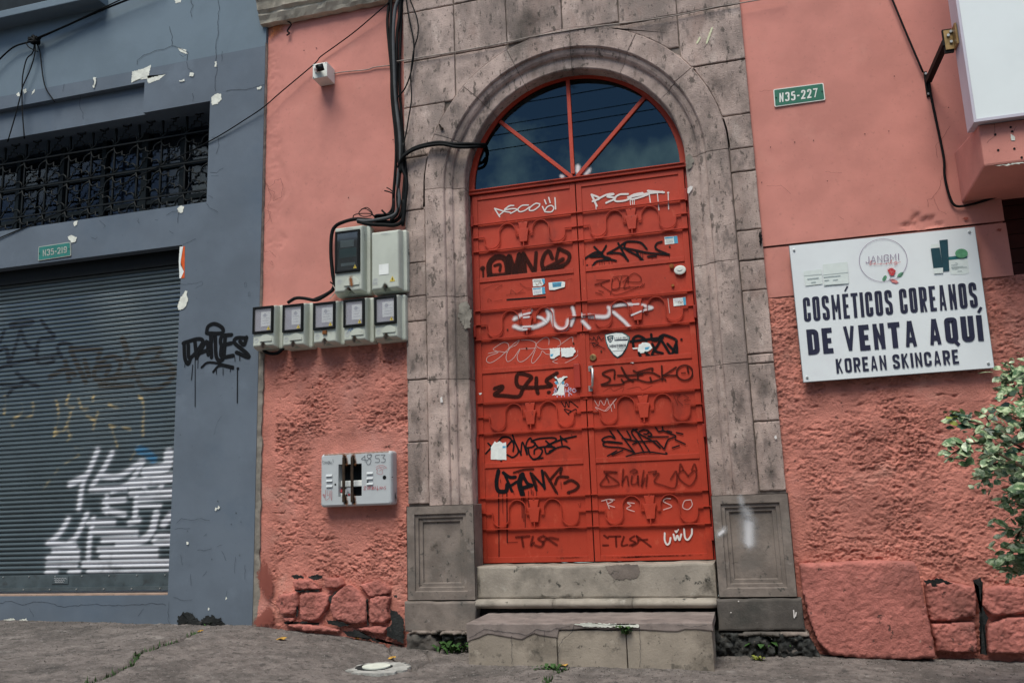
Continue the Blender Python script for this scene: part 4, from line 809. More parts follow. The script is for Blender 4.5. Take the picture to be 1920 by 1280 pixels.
poly_film(port, 'paint_splash', 'ink_white', (1080, 330), 5.12, [(1068, 120), (1100, 92), (1125, 100), (1118, 130), (1080, 180), (1070, 170)], .016, .001, 2)
# pedestals
def pedestal(px0, px1, zlo, zhi, xin0, xin1):
    rings = [(0, -.070), (.001, -.070), (.24, -.070), (.245, -.058), (.345, -.058), (.35, -.046), (.455, -.046), (.46, -.034), (1., -.034)]
    x0, x1 = xin0, xin1; cx = (x0+x1)/2; hw = (x1-x0)/2; cz_ = (zlo+zhi)/2; hh = (zhi-zlo)/2; fr = []
    for t, y in rings:
        d = t*hw*.98
        fr.append([(x0+d, y, zlo+d*1.02), (x1-d, y, zlo+d*1.02), (x1-d, y, zhi-d*1.02), (x0+d, y, zhi-d*1.02)])
    fr = fr[:-1]; vs = [v for r in ([[(a, .1, c) for a, b, c in fr[0]]]+fr) for v in r]; n = len(fr)
    fs = [(r*4+i, r*4+(i+1) % 4, r*4+4+(i+1) % 4, r*4+4+i) for r in range(n) for i in range(4)]+[(n*4, n*4+1, n*4+2, n*4+3)]
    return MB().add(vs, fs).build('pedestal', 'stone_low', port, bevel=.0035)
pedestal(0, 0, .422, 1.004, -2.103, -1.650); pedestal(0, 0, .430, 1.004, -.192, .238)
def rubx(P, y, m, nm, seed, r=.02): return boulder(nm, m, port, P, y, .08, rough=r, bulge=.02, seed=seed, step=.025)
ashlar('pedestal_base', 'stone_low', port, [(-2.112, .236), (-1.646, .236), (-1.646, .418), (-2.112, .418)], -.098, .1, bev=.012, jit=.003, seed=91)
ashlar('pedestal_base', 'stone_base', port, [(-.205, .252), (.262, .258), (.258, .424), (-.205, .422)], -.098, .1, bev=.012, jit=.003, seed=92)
rubx([(-2.11, .03), (-1.90, .02), (-1.88, .15), (-1.93, .232), (-2.11, .234)], -.11, 'stone_base', 'foundation_stone', 3, .012)
rubx([(-1.885, .03), (-1.5, .02), (-1.5, .24), (-1.70, .232), (-1.9, .232), (-1.87, .15)], -.085, 'rubble_stone', 'foundation_stone', 4, .03)
rubx([(-.30, .02), (.08, .0), (.10, .16), (.02, .25), (-.30, .25)], -.10, 'rubble_stone', 'foundation_stone', 5, .03)
rubx([(.085, .0), (.345, .0), (.33, .12), (.27, .25), (.03, .252), (.105, .16)], -.11, 'rubble_stone', 'foundation_stone', 6, .03)
for i, (x, w_) in enumerate(((-1.99, .10), (-1.80, .08), (-1.66, .09), (.02, .13), (.17, .12))): rubx([(x-w_, .215), (x+w_, .220), (x+w_*.9, .25), (x, .258), (x-w_*.9, .245)], -.120, 'mortar' if i != 3 else 'stone_base', 'foundation_chip', 40+i, .018)
pj = (1300, 900, 3.658)
strokes(port, 'spray_mark', 'spray_white', pj[:2], pj[2], 105, [[(380, 290), (380, 430)]], -.035); strokes(port, 'spray_mark', 'spray_haze', pj[:2], pj[2], 190, [[(375, 260), (380, 420)]], -.035); strokes(port, 'spray_mark', 'spray_haze', pj[:2], pj[2], 80, [[(175, 370), (215, 335)]], -.071); strokes(port, 'spray_mark', 'spray_white', pj[:2], pj[2], 40, [[(178, 370), (205, 348)]], -.0715); strokes(port, 'spray_mark', 'spray_haze', pj[:2], pj[2], 80, [[(325, 120), (330, 155)]], -.071); strokes(port, 'spray_mark', 'spray_haze', pj[:2], pj[2], 120, [[(350, 195), (375, 225)]], -.060)
tj = (740, 900, 3.767)
for i, P in enumerate(([(230, 480), (260, 450), (300, 430), (330, 450), (300, 480), (250, 505)], [(360, 590), (390, 570), (400, 590), (375, 605)])): stain('stain_moss', tj, P, -.035, i)
for i, P in enumerate(([(100, 620), (130, 600), (140, 625), (110, 640)], [(418, 820), (430, 812), (438, 826), (424, 832)], [(515, 830), (526, 822), (530, 836)], [(510, 400), (535, 380), (530, 470), (510, 450)])): stain('stain_moss', tj, P, -.071, i)
strokes(port, 'paint_splash', 'ink_white', pj[:2], pj[2], 9, [[(688, 890), (692, 940)], [(705, 905), (700, 930)], [(258, 905)], [(310, 828)]], -.102)
# ------------------------------------------------------------------ door sill and step
sil = thing('door_sill', 'worn stone door sill with rounded nosing under the red door', 'sill', (-.94, 0, .37))
ashlar('riser', 'sill_stone', sil, [(-1.652, .425), (-.200, .425), (-.200, .622), (-1.0, .619), (-1.652, .621)], -.040, .22, bev=.014, jit=.003, seed=70)
for i, (a, b) in enumerate(((-1.654, -1.165), (-1.160, -.690), (-.685, -.206))):
    n = 12; pr = [(-.045-.05*math.sin(t), .398+.028*math.cos(t)) for t in np.linspace(0, math.pi, 9)]
    vs = [(x, p[0]+.003*noise.noise(Vector((x*15, k, 0))), p[1]+.003*noise.noise(Vector((x*13, k, 4)))) for x in np.linspace(a, b, n) for k, p in enumerate([(.1, .426)]+pr+[(.1, .370)])]
    k_ = 11; MB().add(vs, [(i_*k_+j, i_*k_+j+1, (i_+1)*k_+j+1, (i_+1)*k_+j) for i_ in range(n-1) for j in range(k_-1)]+[tuple(range(k_)), tuple(range((n-1)*k_, n*k_))], smooth=True).build('nosing_stone', 'sill_stone', sil)
box('recess', 'rubble', sil, -1.64, -.21, -.01, .2, .05, .372)
vj = (840, 1020, 2.743)
poly_film(sil, 'exposed_stone', 'stone_low', vj[:2], vj[2], [(810, 112), (860, 104), (975, 102), (985, 140), (970, 175), (860, 180), (830, 150)], -.041, .004, 3)
for i, P in enumerate(([(455, 270), (480, 248), (520, 262), (510, 278)], [(550, 270), (590, 255), (640, 245), (665, 268), (600, 280)], [(510, 180), (530, 172), (535, 198), (518, 200)], [(690, 175), (715, 180), (710, 200)], [(1250, 250), (1290, 220), (1320, 130), (1380, 105), (1388, 270), (1290, 272)], [(150, 150), (170, 130), (170, 260), (150, 270)])): poly_film(sil, 'stain', 'stain_moss', vj[:2], vj[2], P, -.041, .005, i+80)
step = thing('entrance_step', 'low concrete block step in front of the red door', 'step', (-.9, -.3, .13))
sx0, sx1 = -1.567, -.222
xs1 = [sx0, -1.055, -.675, sx1]
for i in range(3): ashlar('step_face', 'step_concrete', step, [(xs1[i]+.002, .06), (xs1[i+1]-.002, .06), (xs1[i+1]-.002, .310 if i < 2 else .325), (xs1[i]+.002, .310)], -.496+.003*(i % 2), -.38, bev=.005, jit=.0015, seed=100+i)
ashlar('step_core', 'step_concrete', step, [(sx0+.012, .04), (sx1-.006, .04), (sx1-.006, .32), (sx0+.012, .32)], -.40, -.02, seed=105, bev=.004)
# top layer with a broken front lip
lip = [(sx0-.004, .245), (-1.50, .268), (-1.45, .290), (-1.40, .283), (-1.33, .272), (-1.25, .262), (-1.18, .290), (-1.12, .278), (-1.05, .270), (-1.04, .312), (-.9, .318), (-.72, .316), (-.55, .312), (-.40, .305), (-.36, .318), (sx1+.004, .312)]
P = lip+[(sx1+.004, .352), (sx0-.004, .345)]
ashlar('step_top', 'step_top', step, P, -.502, -.035, bev=.006, jit=.002, step=.03, seed=110)
crack(step, 'crack_dark', vj, [[(110, 480), (190, 435), (240, 445), (285, 450), (410, 465), (460, 435), (520, 445), (560, 430), (625, 420)], [(650, 410), (640, 450), (590, 490), (570, 530), (565, 610)], [(985, 420), (990, 500), (985, 630)], [(328, 470), (330, 610)], [(495, 440), (500, 500)], [(1180, 415), (1240, 425), (1330, 415)]], -.503, 4.5)
for i, P in enumerate(([(650, 410), (700, 402), (980, 410), (985, 425), (800, 424), (690, 420)],)): poly_film(step, 'paint_wear', 'bare_plaster', vj[:2], vj[2], P, -.503, .003, 9)
# ------------------------------------------------------------------ red double door with fanlight
door = thing('red_door', 'red steel double door with fanlight, covered in graffiti tags', 'door', (-.94, .14, .622))
DY = .14
DL, DR, DM, DZ0, DZ1 = -1.668, -.213, -.9355, .624, 3.115
box('passage_wall', 'dark_room', port, XC-.9, XC-.76, .2, 1.9, .5, 4.1); box('passage_wall', 'dark_room', port, XC+.76, XC+.9, .2, 1.9, .5, 4.1); box('passage_back', 'dark_room', port, XC-.9, XC+.9, 1.9, 2., .5, 4.1); box('passage_ceiling', 'dark_room', port, XC-.9, XC+.9, .2, 2., 4.1, 4.2)
# outer frame
fr = MB(); 
fr.box(DL-.075, DL-.004, .150, .19, DZ0, DZ1+.04); fr.box(DR+.004, DR+.075, .150, .19, DZ0, DZ1+.04); fr.build('door_frame', 'door_red_dark', door)
ZS = 3.165; RF = .738
box('transom', 'door_red', door, DL-.02, DR+.02, .118, .165, DZ1+.006, ZS-.012, bevel=.003)
box('transom_bead', 'door_red', door, DL-.01, DR+.01, .108, .1175, DZ1+.03, DZ1+.036)
ring = MB(); n = 60; zc2 = ZS-.012
pr = [(RF-.030, .120), (RF-.030, .160), (RF+.05, .160), (RF+.05, .120)]
vs = [(XC+r*math.cos(t), y, zc2+r*1.015*math.sin(t)) for t in np.linspace(0, math.pi, n) for r, y in pr]
ring.add(vs, [(i*4+k, i*4+(k+1) % 4, (i+1)*4+(k+1) % 4, (i+1)*4+k) for i in range(n-1) for k in range(4)]+[(0, 1, 2, 3), (n*4-4, n*4-3, n*4-2, n*4-1)]); ring.build('fanlight_rim', 'door_red', door)
hub = (XC+.005, zc2+.012)
def spoke(x0, z0, x1, z1, w_=.026):
    d = Vector((x1-x0, 0, z1-z0)).normalized(); nn = Vector((-d.z, 0, d.x))*w_/2
    MB().prism([(x0-nn.x, z0-nn.z), (x1-nn.x, z1-nn.z), (x1+nn.x, z1+nn.z), (x0+nn.x, z0+nn.z)], .122, .156).build('fanlight_bar', 'door_red', door, bevel=.002)
pa, pb, pc = U(937, 227, .12), U(1064, 148, .12), U(1208, 182, .12)
spoke(hub[0]-.012, hub[1]+.012, pb.x, pb.z); spoke(hub[0]-.02, hub[1]-.01, pa.x, pa.z); spoke(hub[0]+.015, hub[1]-.01, pc.x, pc.z)
def sector(a0, a1):
    P = [hub]+[(XC+(RF-.028)*math.cos(t), zc2+(RF-.028)*1.015*math.sin(t)) for t in np.linspace(R_(a0), R_(a1), 16)]
    MB().prism(P, .138, .142).build('fanlight_pane', 'fan_glass', door)
def ang(p): return math.degrees(math.atan2(p.z-zc2, p.x-XC))
sector(0.5, ang(pc)); sector(ang(pc), ang(pb)); sector(ang(pb), ang(pa)); sector(ang(pa), 179.5)
# spray blot showing on the fanlight glass and the smear of putty
sj2 = (740, 0, 3.2)
strokes(door, 'spray_mark', 'spray_white', sj2[:2], sj2[2], 52, [[52, (1100, 1000), (1098, 1030)], [58, (1165, 1020), (1145, 1040)], [44, (1003, 1056), (1010, 1058)]], .1375)
poly_film(door, 'torn_paper', 'paper_white', (860, 330), 5.12, [(400, 108), (440, 95), (495, 93), (490, 102), (430, 110)], .117, .001, 1)
# leaves
RZ = [2.901, 2.705, 2.288, 2.087, 1.661, 1.458, 1.038, .841]          # the eight thin cross bars
MZ = [2.504, 1.873, 1.247]                                             # flat rails between them
leaf_w = DM-DL-.005
LF = []
for side in (0, 1):
    x0 = DL if side == 0 else DM+.004; x1 = DM-.003 if side == 0 else DR
    lf = box('door_leaf', 'door_red', door, x0, x1, DY, DY+.012, DZ0+.004, DZ1); LF.append(lf)
    sw = .036
    for a, b in ((x0, x0+sw), (x1-sw, x1)): box('stile', 'door_red', lf, a, b, DY-.007, DY-.0005, DZ0+.004, DZ1, bevel=.0015)
    for z, h in ((DZ1-.034, .034), (DZ0+.004, .036)): box('frame_rail', 'door_red', lf, x0+sw+.0005, x1-sw-.0005, DY-.007, DY-.0005, z, z+h, bevel=.0015)
    for z in MZ: box('frame_rail', 'door_red', lf, x0+sw+.0005, x1-sw-.0005, DY-.007, DY-.0005, z-.016, z+.016, bevel=.0015)
    for z in RZ: box('cross_bar', 'door_red', lf, x0-.002, x1+.001, DY-.022, DY-.0075, z-.003, z+.003)
    if side == 0:
        L = x1-x0; HB = RZ[0]-RZ[1]
        def uv(u, v): return (u*L, -v*HB)
        def arc(cu, cv, ru, rv_, a0, a1, n=12): return [uv(cu+ru*math.cos(R_(a)), cv-rv_*math.sin(R_(a))) for a in np.linspace(a0, a1, n)]
        left = [uv(.0, .494), uv(.112, .494), uv(.112, .62)]+arc(.187, .66, .075, .27, 180, 360)+[uv(.262, .40)]+arc(.340, .36, .078, .27, 180, 0)[0:]+[uv(.418, .54), uv(.447, .545)]
        strip_ = lambda P, w_=.003: None
        def bar_path(P, w_=.0038):
            mb = MB(); n = len(P); T = []
            for i in range(n):
                d = Vector(P[min(i+1, n-1)])-Vector(P[max(i-1, 0)]); T.append(d.normalized())
            vs = []
            for i in range(n):
                nx_, nz_ = -T[i].y*w_/2, T[i].x*w_/2
                vs += [(P[i][0]+nx_, -.019, P[i][1]+nz_), (P[i][0]+nx_, -.0075, P[i][1]+nz_), (P[i][0]-nx_, -.0075, P[i][1]-nz_), (P[i][0]-nx_, -.019, P[i][1]-nz_)]
            mb.add(vs, [(i*4+k, i*4+(k+1) % 4, (i+1)*4+(k+1) % 4, (i+1)*4+k) for i in range(n-1) for k in range(4)]+[(0, 1, 2, 3), (n*4-4, n*4-3, n*4-2, n*4-1)]); return mb
        def dn(P):
            out = []
            for a, b in zip(P[:-1], P[1:]):
                for k in range(3): out.append((a[0]+(b[0]-a[0])*k/3, a[1]+(b[1]-a[1])*k/3))
            return out+[P[-1]]
        sl = bar_path(dn(left)).build('scroll_bar', 'door_red', None); rt = [(L-a, b) for a, b in left]; sr_ = bar_path(dn(rt)).build('scroll_bar', 'door_red', None)
        orn = MB(); orn.prism([uv(.447, .10), uv(.540, .10), uv(.526, .35), uv(.461, .35)], -.016, -.0078); orn.prism([uv(.435, .35), uv(.552, .35), uv(.540, .50), uv(.528, .82), uv(.461, .82), uv(.447, .50)], -.021, -.0078)
        oo = orn.build('tulip_ornament', 'door_red', None, bevel=.002)
        pin = MB(); pin.box(.4935*L-.003, .4935*L+.003, -.020, -.010, -.10*HB, -.012); pin.box(.4935*L-.003, .4935*L+.003, -.020, -.010, -HB+.006, -.825*HB); pn = pin.build('ornament_pin', 'door_red', None)
        PR = [sl, sr_, oo, pn]
    for zi in (0, 2, 4, 6):
        for q in PR:
            if side == 0 and zi == 0: o = q
            else: o = q.copy(); COL.objects.link(o)
            o.parent = lf; o.location = Vector((x0, DY, RZ[zi]))-wloc(lf)
    # hinges on the outer edge
    for z in (2.93, 2.15, 1.40, .78): box('hinge', 'door_red_dark', lf, (x0-.012 if side == 0 else x1-.004), (x0+.004 if side == 0 else x1+.012), DY-.022, DY-.004, z-.04, z+.04, bevel=.002)
# meeting strip, letter slot, handle, lock, bell, brackets
box('meeting_strip', 'door_red', LF[0], DM-.020, DM+.014, DY-.0125, DY-.0075, 1.64, 2.075, bevel=.0015)
c2 = (860, 330, 5.12); c3 = (1080, 330, 5.12); c4 = (880, 560, 5.565); c5 = (1090, 560, 5.567); c6 = (890, 780, 4.57); c7 = (1100, 780, 4.572)
poly_film(LF[0], 'letter_slot', 'black', c2[:2], c2[2], [(460, 1180), (838, 1155), (838, 1168), (460, 1195)], DY)
p = U(c5[0]+125/c5[2], c5[1]+615/c5[2], DY); k_ = MB().cyl((p.x, p.z), .022, DY-.016, DY-.0005, 20).build('lock_cylinder', 'brass', LF[1], bevel=.003); MB().box(p.x-.002, p.x+.002, DY-.0175, DY-.0162, p.z-.008, p.z+.008).build('keyhole', 'black', LF[1])
hx = U(c5[0]+120/c5[2], 0, DY).x; ha, hb = U(c5[0]+120/c5[2], c5[1]+735/c5[2], DY-.04), U(c5[0]+120/c5[2], c5[1]+905/c5[2], DY-.04)
hd = MB().tube([(ha.x-.02, DY-.008, ha.z+.012), (ha.x-.015, DY-.03, ha.z+.008), (ha.x, DY-.05, ha.z), (hb.x, DY-.05, hb.z), (hb.x-.015, DY-.03, hb.z-.008), (hb.x-.018, DY-.008, hb.z-.01)], .0085, 8, straight=True).build('pull_handle', 'steel', LF[1])
box('handle_plate', 'steel', LF[1], ha.x-.034, ha.x-.008, DY-.0085, DY-.0072, ha.z-.008, ha.z+.028); box('handle_plate', 'steel', LF[1], hb.x-.034, hb.x-.008, DY-.0085, DY-.0072, hb.z-.032, hb.z+.004)
q = U(c4[0]+1135/c4[2], c4[1]+810/c4[2], DY); box('lock_cover', 'door_red_dark', LF[0], q.x-.022, q.x+.018, DY-.03, DY-.008, q.z-.075, q.z+.080, bevel=.003)
bp = U(c3[0]+1000/c3[2], c3[1]+908/c3[2], DY)
bl = thing('doorbell_button', 'oval white doorbell button at the right edge of the red door', 'doorbell', (bp.x, DY-.008, bp.z))
MB().cyl((bp.x, bp.z), .031, DY-.022, DY-.0085, 28, rx=.038).build('bell_body', 'white_plastic', bl, bevel=.008); MB().cyl((bp.x-.002, bp.z+.004), .011, DY-.0255, DY-.0225, 20, rx=.017).build('bell_push', 'white_plastic', bl, bevel=.001)
q = U(c3[0]+920/c3[2], c3[1]+870/c3[2], DY); MB().cyl((q.x, q.z), .015, DY-.02, DY-.0075, 14).build('rusty_bolt', 'rust', LF[1], bevel=.003)
q = U(c3[0]+930/c3[2], c3[1]+1053/c3[2], DY); MB().cyl((q.x, q.z), .010, DY-.012, DY-.0005, 12).build('rusty_bolt', 'rust', LF[1], bevel=.002)
for o, a, b in ((c4, 400, 322), (c4, 598, 515), (c4, 1088, 465), (c4, 790, 255), (c5, 990, 430), (c5, 478, 460), (c5, 208, 548), (c5, 213, 663), (c3, 900, 678)):
    q = U(o[0]+a/o[2], o[1]+b/o[2], DY); MB().cyl((q.x, q.z), .0055, DY-.006, DY-.0004, 8).build('rivet', 'rust_dark', LF[0 if o is c4 else 1])
# stickers
def sticker(lf, o, P, blues, name='sticker', m='paper_white', jag=0):
    s_ = poly_film(lf, name, m, o[:2], o[2], P, DY, jag, 3)
    for B in blues: poly_film(s_, 'print', 'paper_blue', o[:2], o[2], B, DY)
    return s_
def ruled(s_, o, x0, x1, ys, m='ink_pen', w_=5, sl=-.06): strokes(s_, 'print', m, o[:2], o[2], w_, [[(x0, y), (x1, y+sl*(x1-x0))] for y in ys], DY-.004, smooth=False)
a = sticker(LF[0], c2, [(710, 992), (825, 984), (828, 1030), (800, 1055), (715, 1062)], [[(795, 990), (826, 986), (828, 1030), (815, 1040)]]); ruled(a, c2, 720, 790, (1003, 1012)); strokes(a, 'print', 'stain_rust', c2[:2], c2[2], 9, [[(740, 1030), (755, 1045), (780, 1020), (795, 1035)]], DY-.004)
a = sticker(LF[0], c2, [(708, 1075), (828, 1064), (834, 1130), (716, 1145)], [[(798, 1068), (828, 1065), (833, 1128), (805, 1132)], [(715, 1080), (790, 1072), (790, 1082), (715, 1090)]]); ruled(a, c2, 722, 792, (1100, 1112, 1124), 'ink_violet')
a = sticker(LF[0], c2, [(865, 1025), (1000, 1013), (1024, 1020), (1020, 1066), (920, 1095), (870, 1095)], [[(900, 1025), (990, 1018), (985, 1062), (905, 1070)]]); ruled(a, c2, 905, 980, (1040, 1052))
a = sticker(LF[1], c3, [(848, 585), (970, 575), (980, 645), (854, 660)], [[(935, 580), (972, 577), (980, 643), (945, 648)], [(852, 590), (930, 583), (930, 596), (853, 603)]]); ruled(a, c3, 862, 930, (615, 628, 640))
a = sticker(LF[1], c3, [(932, 1175), (1052, 1163), (1058, 1238), (938, 1250)], [[(1025, 1168), (1052, 1165), (1057, 1236), (1035, 1240)]]); ruled(a, c3, 945, 1020, (1190, 1200), 'ink_violet'); strokes(a, 'print', 'stain_rust', c3[:2], c3[2], 9, [[(980, 1215), (995, 1205), (1010, 1220), (1022, 1206)]], DY-.004)
sticker(LF[0], c4, [(840, 520), (945, 510), (947, 585), (900, 615), (860, 627), (845, 618)], [[(846, 580), (880, 575), (870, 600), (848, 605)]], 'torn_poster', jag=.003); sticker(LF[0], c4, [(955, 515), (1095, 508), (1110, 560), (1070, 600), (1010, 612), (960, 605)], [], 'torn_poster', jag=.004)
sticker(LF[0], c4, [(925, 707), (965, 690), (995, 694), (960, 722)], [], 'torn_poster', jag=.003); sticker(LF[0], c4, [(868, 803), (905, 805), (925, 830), (1000, 805), (1030, 812), (990, 832), (990, 1005), (860, 1002), (925, 960), (915, 900), (885, 868), (918, 845)], [[(890, 870), (920, 862), (925, 890), (900, 890)], [(965, 868), (988, 862), (988, 890), (968, 890)]], 'torn_poster', jag=.003)
sticker(LF[0], c6, [(140, 370), (140, 262), (150, 250), (172, 215), (190, 228), (215, 212), (240, 230), (270, 222), (273, 373)], [[(240, 255), (268, 255), (266, 272), (240, 272)]], 'torn_poster', jag=.001)
sticker(LF[1], c5, [(600, 482), (650, 455), (700, 460), (722, 480), (740, 512), (700, 552), (650, 560), (600, 572), (590, 530)], [[(665, 510), (715, 500), (700, 528), (665, 535)]], 'torn_poster', jag=.003); sticker(LF[1], c5, [(530, 515), (592, 508), (585, 524), (545, 528)], [], 'torn_poster'); sticker(LF[1], c5, [(480, 650), (535, 635), (545, 675), (500, 665)], [], 'torn_poster', jag=.001)
poly_film(LF[0], 'torn_poster', 'paper_white', c4[:2], c4[2], [(100, 985), (128, 978), (132, 990), (110, 1004)], DY-.007, .001, 3)
shield = [(243, 372), (300, 360), (360, 348), (430, 350), (470, 370), (508, 398), (502, 440), (475, 520), (430, 590), (380, 624), (335, 590), (280, 515), (255, 450)]
def scl(P, k, c=(378, 465)): return [(c[0]+(a-c[0])*k, c[1]+(b-c[1])*k) for a, b in P]
ss = poly_film(LF[1], 'security_sticker', 'print_teal_mid', c5[:2], c5[2], shield, DY, label='white shield-shaped security sticker with green rim')
poly_film(ss, 'face', 'paper_white', c5[:2], c5[2], scl(shield, .90), DY, film=DY-.0092)
poly_film(ss, 'emblem', 'print_teal', c5[:2], c5[2], [(268, 398), (300, 385), (338, 385), (335, 420), (322, 448), (302, 462), (280, 440)], DY, film=DY-.0098)
strokes(ss, 'emblem_letter', 'ink_white', c5[:2], c5[2], 7, [[(322, 400), (300, 398), (290, 412), (315, 420), (312, 438), (288, 436)]], DY-.0085)
lettering(ss, 'lettering', 'sign_navy', 'MAKRO', [(345, 400), (485, 395), (485, 422), (345, 427)], DY-.0085, .13, .16, c5[:2], c5[2])
poly_film(ss, 'bar', 'sign_navy', c5[:2], c5[2], [(348, 430), (487, 425), (487, 438), (348, 443)], DY, film=DY-.0098)
lettering(ss, 'lettering', 'sign_navy', 'MONITOREO', [(295, 482), (465, 472), (465, 500), (295, 508)], DY-.0085, .2, .14, c5[:2], c5[2]); lettering(ss, 'lettering', 'sign_edge', '24 HORAS', [(375, 512), (460, 507), (460, 520), (375, 525)], DY-.0085, .16, .15, c5[:2], c5[2])
ruled(ss, c5, 325, 445, (548,), 'ink_pen', 5)
# graffiti
def tag(lf, m, o, wd, L, y=DY, **k): return strokes(LF[lf], 'graffiti_tag', m, o[:2], o[2], wd*(1.4 if m in ('ink_black', 'ink_faint') else 1.2), L, y, **k)
tag(0, 'ink_white', c2, 11, [[(345, 312), (368, 350), (395, 392)], [(345, 312), (440, 340), (495, 350)], [(385, 380), (440, 335), (480, 290), (530, 285)], [(530, 285), (490, 290), (440, 325), (520, 315), (560, 325), (500, 360)], [(670, 280), (610, 285), (570, 320), (590, 345), (640, 330), (680, 300)], [(780, 270), (740, 265), (690, 300), (680, 330), (720, 330), (770, 295), (780, 268)], [(825, 230), (840, 270)], [(865, 208), (880, 258)], [(925, 210), (932, 320)], [(805, 295), (830, 345)], [(830, 345), (890, 345), (915, 310), (890, 285), (850, 300), (832, 330)]])
tag(0, 'ink_brown', c2, 54, [[(300, 970), (295, 850), (350, 785), (430, 785), (465, 850), (455, 945), (300, 965)], [32, (345, 860), (400, 850), (395, 910)], [(480, 945), (485, 775)], [(485, 775), (540, 935)], [(540, 935), (585, 760)], [(585, 760), (590, 945)], [46, (640, 935), (622, 745)], [46, (622, 745), (720, 915)], [42, (732, 925), (745, 735)], [44, (815, 900), (800, 830), (830, 745), (870, 725), (900, 790)], [50, (810, 900), (930, 840), (1000, 800)], [36, (935, 800), (960, 700)], [44, (965, 700), (1060, 750), (1040, 830), (930, 890)], [50, (860, 885), (1000, 865)], [50, (230, 885)], [20, (235, 900), (238, 985)]])
tag(1, 'ink_white', c3, 17, [[(150, 180), (175, 235), (200, 290)], [(150, 180), (225, 215), (160, 245)], [(225, 215), (300, 180), (365, 175), (300, 200), (380, 215), (290, 260)], [(500, 175), (420, 180), (370, 215), (390, 245), (480, 235), (530, 205)], [(640, 165), (560, 180), (510, 210), (540, 225), (620, 205), (690, 180)], [22, (690, 145), (845, 160)], [(500, 205), (560, 195), (690, 170), (830, 155)], [12, (700, 150), (715, 260)], [10, (780, 150), (797, 330)], [10, (885, 165), (890, 322)], [20, (885, 163)], [8, (192, 290), (195, 330)], [8, (520, 220), (525, 285)], [8, (540, 220), (545, 275)], [8, (560, 215), (560, 282)]])
dr3 = [(85, 800, 895), (228, 820, 880), (250, 820, 876), (272, 820, 880), (318, 815, 870), (345, 810, 868), (500, 815, 850), (640, 740, 800), (620, 740, 790), (730, 780, 825), (895, 760, 805), (155, 850, 885), (70, 800, 860)]
tag(1, 'ink_black', c3, 15, [[(175, 680), (240, 745), (270, 770)], [(290, 670), (250, 770), (385, 815)], [(75, 800), (180, 735), (250, 740), (130, 775), (270, 775), (330, 800), (200, 820), (155, 880)], [(300, 745), (400, 690), (470, 640), (520, 630), (620, 640), (680, 700)], [(405, 645), (440, 710), (500, 815)], [(320, 740), (430, 745), (500, 810)], [22, (440, 690), (560, 710), (700, 740), (895, 755)], [(470, 640), (475, 700), (600, 770), (660, 830)], [(580, 720), (620, 800)], [(825, 632), (775, 650), (770, 700), (890, 755)], [(690, 775), (770, 770)], [18, (108, 858)]]+[[5, (a, b), (a+2, c)] for a, b, c in dr3])
tag(1, 'ink_faint', c3, 9, [[(180, 1040), (330, 1000), (240, 1040), (330, 1110)], [(200, 1000), (320, 1000)], [(350, 985), (345, 1080), (400, 1090), (420, 1040), (400, 985), (350, 1000)], [(360, 970), (500, 960), (450, 1020)], [(440, 970), (420, 1040)], [(500, 970), (460, 1080), (520, 1060)], [(480, 1010), (560, 1020), (620, 1015), (620, 970), (560, 935), (510, 970), (500, 1030)], [(330, 1140), (370, 1085), (620, 1065)], [(350, 1135), (400, 1140), (500, 1110), (600, 1065)], [(190, 1120), (250, 1140)], [(220, 1100), (265, 1115)], [(620, 1070), (640, 1040)], [(640, 1065), (660, 1035)], [16, (185, 1045), (240, 1040)]])
tag(0, 'ink_dim', c2, 7, [[(240, 1090), (330, 1050), (420, 1045), (350, 1090)], [(500, 1130), (510, 1095), (560, 1130), (620, 1090)], [(460, 1140), (640, 1120)], [(590, 1030), (640, 1070), (700, 1080)], [(280, 1210), (290, 1180), (320, 1200)], [(340, 1205), (420, 1190)], [(890, 1000), (1000, 1010), (1090, 985)]])
# white spray across both leaves
tag(0, 'spray_white', c4, 62, [[(470, 212), (560, 165), (640, 130)], [(470, 288), (560, 312), (700, 290), (800, 240), (832, 180), (818, 118)], [52, (710, 190), (760, 205), (805, 245)], [(862, 120), (875, 230), (910, 295), (965, 320), (1015, 300), (1035, 225)], [60, (1078, 92), (1095, 180), (1062, 280)], [56, (1110, 180), (1205, 182)]])
tag(1, 'spray_white', c5, 60, [[(0, 172), (150, 188), (270, 185), (300, 125), (288, 92)], [62, (335, 140), (440, 230), (505, 298)], [58, (330, 78), (480, 60), (620, 66), (738, 96)], [52, (640, 128), (738, 98)], [64, (15, 235), (85, 310)]])
strokes(LF[0], 'spray_on_ornament', 'spray_white', c4[:2], c4[2], 34, [[(565, 165), (635, 148)], [(568, 195), (625, 190)], [(560, 292), (655, 288)], [(565, 320), (600, 318)]], DY-.0215); strokes(LF[1], 'spray_on_ornament', 'spray_white', c5[:2], c5[2], 32, [[(530, 60), (600, 55)], [(525, 172), (625, 130)]], DY-.0215)
tag(0, 'ink_pale', c4, 6, [[(200, 570), (300, 550), (395, 555), (410, 480), (360, 455), (280, 500), (250, 530), (300, 560), (200, 600), (180, 650), (230, 665), (330, 600), (430, 500), (520, 430), (490, 480), (420, 520), (385, 600), (400, 655), (460, 620), (530, 520), (500, 600), (520, 655), (580, 640), (660, 560), (695, 470), (640, 435), (540, 430)], [(540, 522), (700, 515)], [(690, 530), (650, 640), (670, 670), (740, 590), (760, 545), (800, 575), (840, 580)], [(830, 480), (830, 420), (790, 405), (720, 450), (700, 490), (760, 525), (850, 520)], [(870, 400), (940, 430), (950, 480), (920, 500)], [(960, 470), (1070, 400), (1080, 450)], [(1130, 540), (1130, 590), (1060, 640), (960, 678), (870, 655), (920, 630)]])
